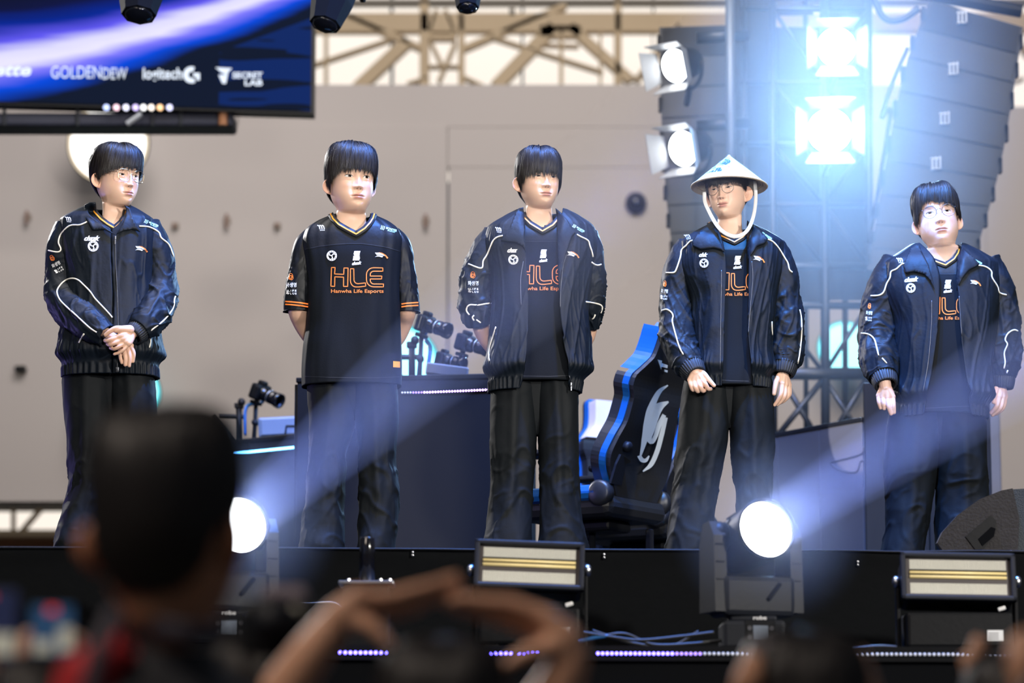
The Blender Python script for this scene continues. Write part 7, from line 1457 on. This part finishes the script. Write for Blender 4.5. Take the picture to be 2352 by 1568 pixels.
rh = [[(1240, 1640, .03, 42), (1290, 1560, .01, 36), (1308, 1500, 0, 30), (1296, 1468, 0, 27)], [(1298, 1470, 0, 27), (1246, 1420, -.01, 17)], [(1292, 1472, .01, 26), (1232, 1434, .004, 17)], [(1286, 1478, .02, 25), (1224, 1448, .018, 16)], [(1302, 1464, -.012, 24), (1252, 1412, -.024, 15)],
      [(1246, 1420, -.01, 13), (1170, 1394, -.012, 12), (1100, 1386, -.012, 10.5), (1030, 1376, -.01, 9)], [(1232, 1434, .004, 13), (1160, 1408, .002, 12), (1092, 1396, 0, 10.5), (1022, 1386, 0, 9)], [(1224, 1448, .018, 12.5), (1154, 1424, .016, 11.5), (1094, 1410, .014, 10), (1036, 1396, .012, 8.5)], [(1252, 1412, -.024, 12), (1180, 1384, -.026, 11), (1116, 1378, -.026, 9.5), (1056, 1370, -.024, 8)],
      [(1276, 1484, -.02, 20), (1232, 1490, -.03, 15), (1196, 1506, -.034, 12), (1164, 1524, -.034, 9.5)]]
BUN = dict(ends=[(0, .04), (60, .0), (90, -.06), (180, -.11)], vol=.020, side=.016)
crowd_person('out-of-focus fan with dark hair making a heart with both raised hands', Yh, dict(c=(1015, 1688), yaw=176, s=1.05, skin=(.66, .38, .25)), dict(BUN, seed=5), DKS, [lh, rh], sleeves=[[(860, 1800, .0, 70), (760, 1760, .02, 66), (690, 1650, .02, 60), (655, 1600, .02, 58)], [(1170, 1800, 0, 70), (1210, 1740, .02, 66), (1235, 1680, .03, 60), (1250, 1630, .03, 58)]])
def grip(wx, wy, sgn, k=1.0, D=0.0, up=1):
    """loose fist around an upright phone: wrist at (wx, wy), fingers towards sgn"""
    ch = [[(wx-sgn*18*k, wy+150*k, D+.04, 34), (wx-sgn*8*k, wy+70*k, D+.02, 30), (wx, wy, D, 27)]]
    for i, (dy, L) in enumerate(((-78, 44), (-52, 48), (-26, 46), (-2, 38))):
        ch += [[(wx, wy, D, 24), (wx+sgn*2*k, wy+dy*k, D-.01, 15)], [(wx+sgn*2*k, wy+dy*k, D-.01, 12), (wx+sgn*24*k, wy+(dy-5)*k, D-.03, 11), (wx+sgn*L*k, wy+dy*k, D-.026, 9)]]
    ch += [[(wx, wy-10*k, D+.01, 18), (wx+sgn*8*k, wy-60*k, D+.022, 14), (wx+sgn*20*k, wy-100*k, D+.022, 10)]]
    return ch
def phone(px0, px1, py0, py1, Y, label, scr_, rot=0.):
    a, b = P(px0, py1, Y), P(px1, py0, Y); c = (a+b)/2; W, H = abs(b.x-a.x), abs(b.z-a.z); t = thing('smartphone', (c.x, Y, c.z-H/2), label, 'phone', 'phones held up in the crowd')
    R = Matrix.Rotation(rot, 3, 'Y'); m = MB(); m.box(c, (W, .009, H), .004, R); m.build('case', PHN, t)
    m = MB(); m.box(c+Vector((0, -.005, 0)), (W*.94, .001, H*.95), 0, R); sc = m.build('screen', scr_[0], t)
    for (u0, u1, v0, v1, mm) in scr_[1]:
        m = MB(); m.box(c+R @ Vector(((u0+u1)/2*W, -.0062, (v0+v1)/2*H)), ((u1-u0)*W, .0006, (v1-v0)*H), 0, R); m.build('picture_area', mm, t)
    m = MB(); m.lathe(c+R @ Vector((W*.36, .005, H*.40)), (0, 1, 0), [(0, .007), (.003, .007)], 12); m.build('lens', MT['glass_dark'], t)
    return t
S0 = emat('phone screen navy', (.004, .010, .045), .8); S1 = emat('phone screen blue', (.01, .05, .12), .8); S2 = emat('phone screen pale', (.45, .42, .33), .7); S3 = emat('phone record dot', (.9, .05, .05), .7)
phone(-40, 42, 1352, 1520, 4.6, 'smartphone at the far left edge showing a dark blue picture', (S0, [(-.5, .45, -.4, -.12, S2), (-.4, -.2, .36, .42, S3)]))
phone(68, 172, 1388, 1505, 4.7, 'smartphone at lower left showing the stage in blue and white', (S1, [(-.4, .0, -.45, -.2, S2), (.15, .47, -.42, .05, S2), (-.12, .12, .33, .45, S3)]))
LOWH = dict(ends=[(0, .03), (60, .0), (90, -.04), (180, -.09)], vol=.018, side=.014)
crowd_person('fan at lower left in a red shirt holding up the blue-lit phone', 4.85, dict(c=(118, 1722), yaw=178, s=1.05), dict(LOWH, seed=8), RED, [grip(62, 1512, 1, .62, 0.02), grip(180, 1520, -1, .62, 0.02)], sleeves=[[(20, 1960, 0, 60), (30, 1800, .02, 52), (45, 1660, .04, 46)], [(235, 1900, 0, 66), (232, 1750, -.02, 70), (222, 1600, -.02, 62), (205, 1540, .0, 44)]])
crowd_person('fan at the far left edge holding the dark blue phone', 4.35, dict(c=(-150, 1780), yaw=178, s=1.05), dict(LOWH, seed=9), DKS, [grip(-46, 1560, 1, .62, .08)])
# person at centre left with a camera
t = thing('handheld_camera', P(655, 1470, 5.1), 'blurred dark camera with two round glass reflections held up in the crowd', 'camera')
c = P(655, 1452, 5.1); m = MB(); m.box(c, (.15, .07, .10), .02); m.build('camera_body', MT['black'], t)
m = MB(); m.lathe(c+Vector((-.005, -.03, .012)), (-.12, -1, 0), [(0, .032), (.05, .034), (.09, .036)], 20); m.build('eyecup', MT['grey_plastic'], t, True)
for dx in (-.035, .018):
    m = MB(); m.lathe(c+Vector((dx, -.04, .03)), (0, -1, 0), [(0, .013), (.006, .011), (.008, .002)], 14); m.build('reflection', mat('pale dial', (.28, .27, .22), .3), t, True)  # pale discs put the glass reflections into the colour
m = MB(); m.box(c+Vector((.0, 0, .06)), (.075, .05, .03), .012); m.build('viewfinder', LIL, t)
crowd_person('fan in a lilac-grey top holding a camera beside the hand heart', 5.2, dict(c=(600, 1650), yaw=172, s=1.02), dict(LOWH, seed=11), LIL, [[[(560, 1640, .0, 38), (585, 1560, -.06, 33), (612, 1490, -.09, 28)], [(612, 1490, -.09, 26), (640, 1468, -.10, 14)], [(640, 1468, -.10, 12), (668, 1476, -.11, 10)], [(612, 1494, -.09, 24), (642, 1490, -.10, 13)], [(642, 1490, -.10, 12), (668, 1496, -.11, 9)]]], sleeves=[[(560, 1760, 0, 58), (540, 1650, -.01, 52), (575, 1575, -.06, 46)]])
# right: person filming with a phone
phone(1722, 1800, 1466, 1590, 4.9, 'pale-edged smartphone held up in front of the centre moving light', (mat('phone rear', (.20, .18, .19), .3), []))
crowd_person('out-of-focus person with long dark hair filming below the centre moving light', 5.0, dict(c=(1846, 1662), yaw=176, s=1.06), dict(BUN, seed=17), DKS, [grip(1722, 1560, 1, .55, -.10), [[(1985, 1660, .02, 38), (1975, 1580, 0, 33), (1962, 1520, -.02, 27)], [(1962, 1520, -.02, 24), (1938, 1478, -.03, 15)], [(1938, 1478, -.03, 12), (1912, 1462, -.035, 10), (1890, 1464, -.035, 8)], [(1960, 1518, -.02, 23), (1950, 1490, -.03, 14)], [(1950, 1490, -.03, 11), (1925, 1480, -.04, 9)]]],
             sleeves=[[(1760, 1760, 0, 60), (1725, 1700, -.05, 52), (1712, 1650, -.08, 46)], [(1945, 1760, 0, 60), (1980, 1720, .01, 52), (1985, 1665, .02, 46)]])
# far right
crowd_person('fan at the lower right corner in a red sleeve with one raised hand', 5.35, dict(c=(2345, 1690), yaw=178, s=1.05), dict(LOWH, seed=19), RED, [[[(2262, 1640, 0, 36), (2252, 1580, 0, 30), (2248, 1540, 0, 27)], [(2248, 1540, 0, 24), (2240, 1500, -.01, 15)], [(2240, 1500, -.01, 12), (2240, 1478, -.012, 10), (2243, 1462, -.012, 8)], [(2252, 1540, 0, 24), (2256, 1504, 0, 15)], [(2256, 1504, 0, 12), (2258, 1486, -.01, 10), (2256, 1474, -.02, 8.5)], [(2256, 1542, 0, 23), (2272, 1514, .01, 14)], [(2272, 1514, .01, 11), (2276, 1500, 0, 9)], [(2240, 1545, 0, 20), (2222, 1526, -.01, 12), (2214, 1510, -.012, 9)]]],
             sleeves=[[(2300, 1830, 0, 62), (2275, 1720, 0, 54), (2262, 1600, 0, 46)]])
crowd_person('fan cut off by the right edge with a raised bare arm', 4.5, dict(c=(2500, 1720), yaw=178, s=1.05), dict(LOWH, seed=23), DKS, [[[(2400, 1640, 0, 38), (2372, 1560, 0, 33), (2352, 1510, 0, 28)], [(2352, 1510, 0, 26), (2338, 1480, 0, 16)], [(2338, 1480, 0, 12), (2340, 1462, 0, 9)], [(2356, 1508, 0, 25), (2354, 1474, 0, 15)], [(2354, 1474, 0, 12), (2356, 1452, 0, 9)]]])
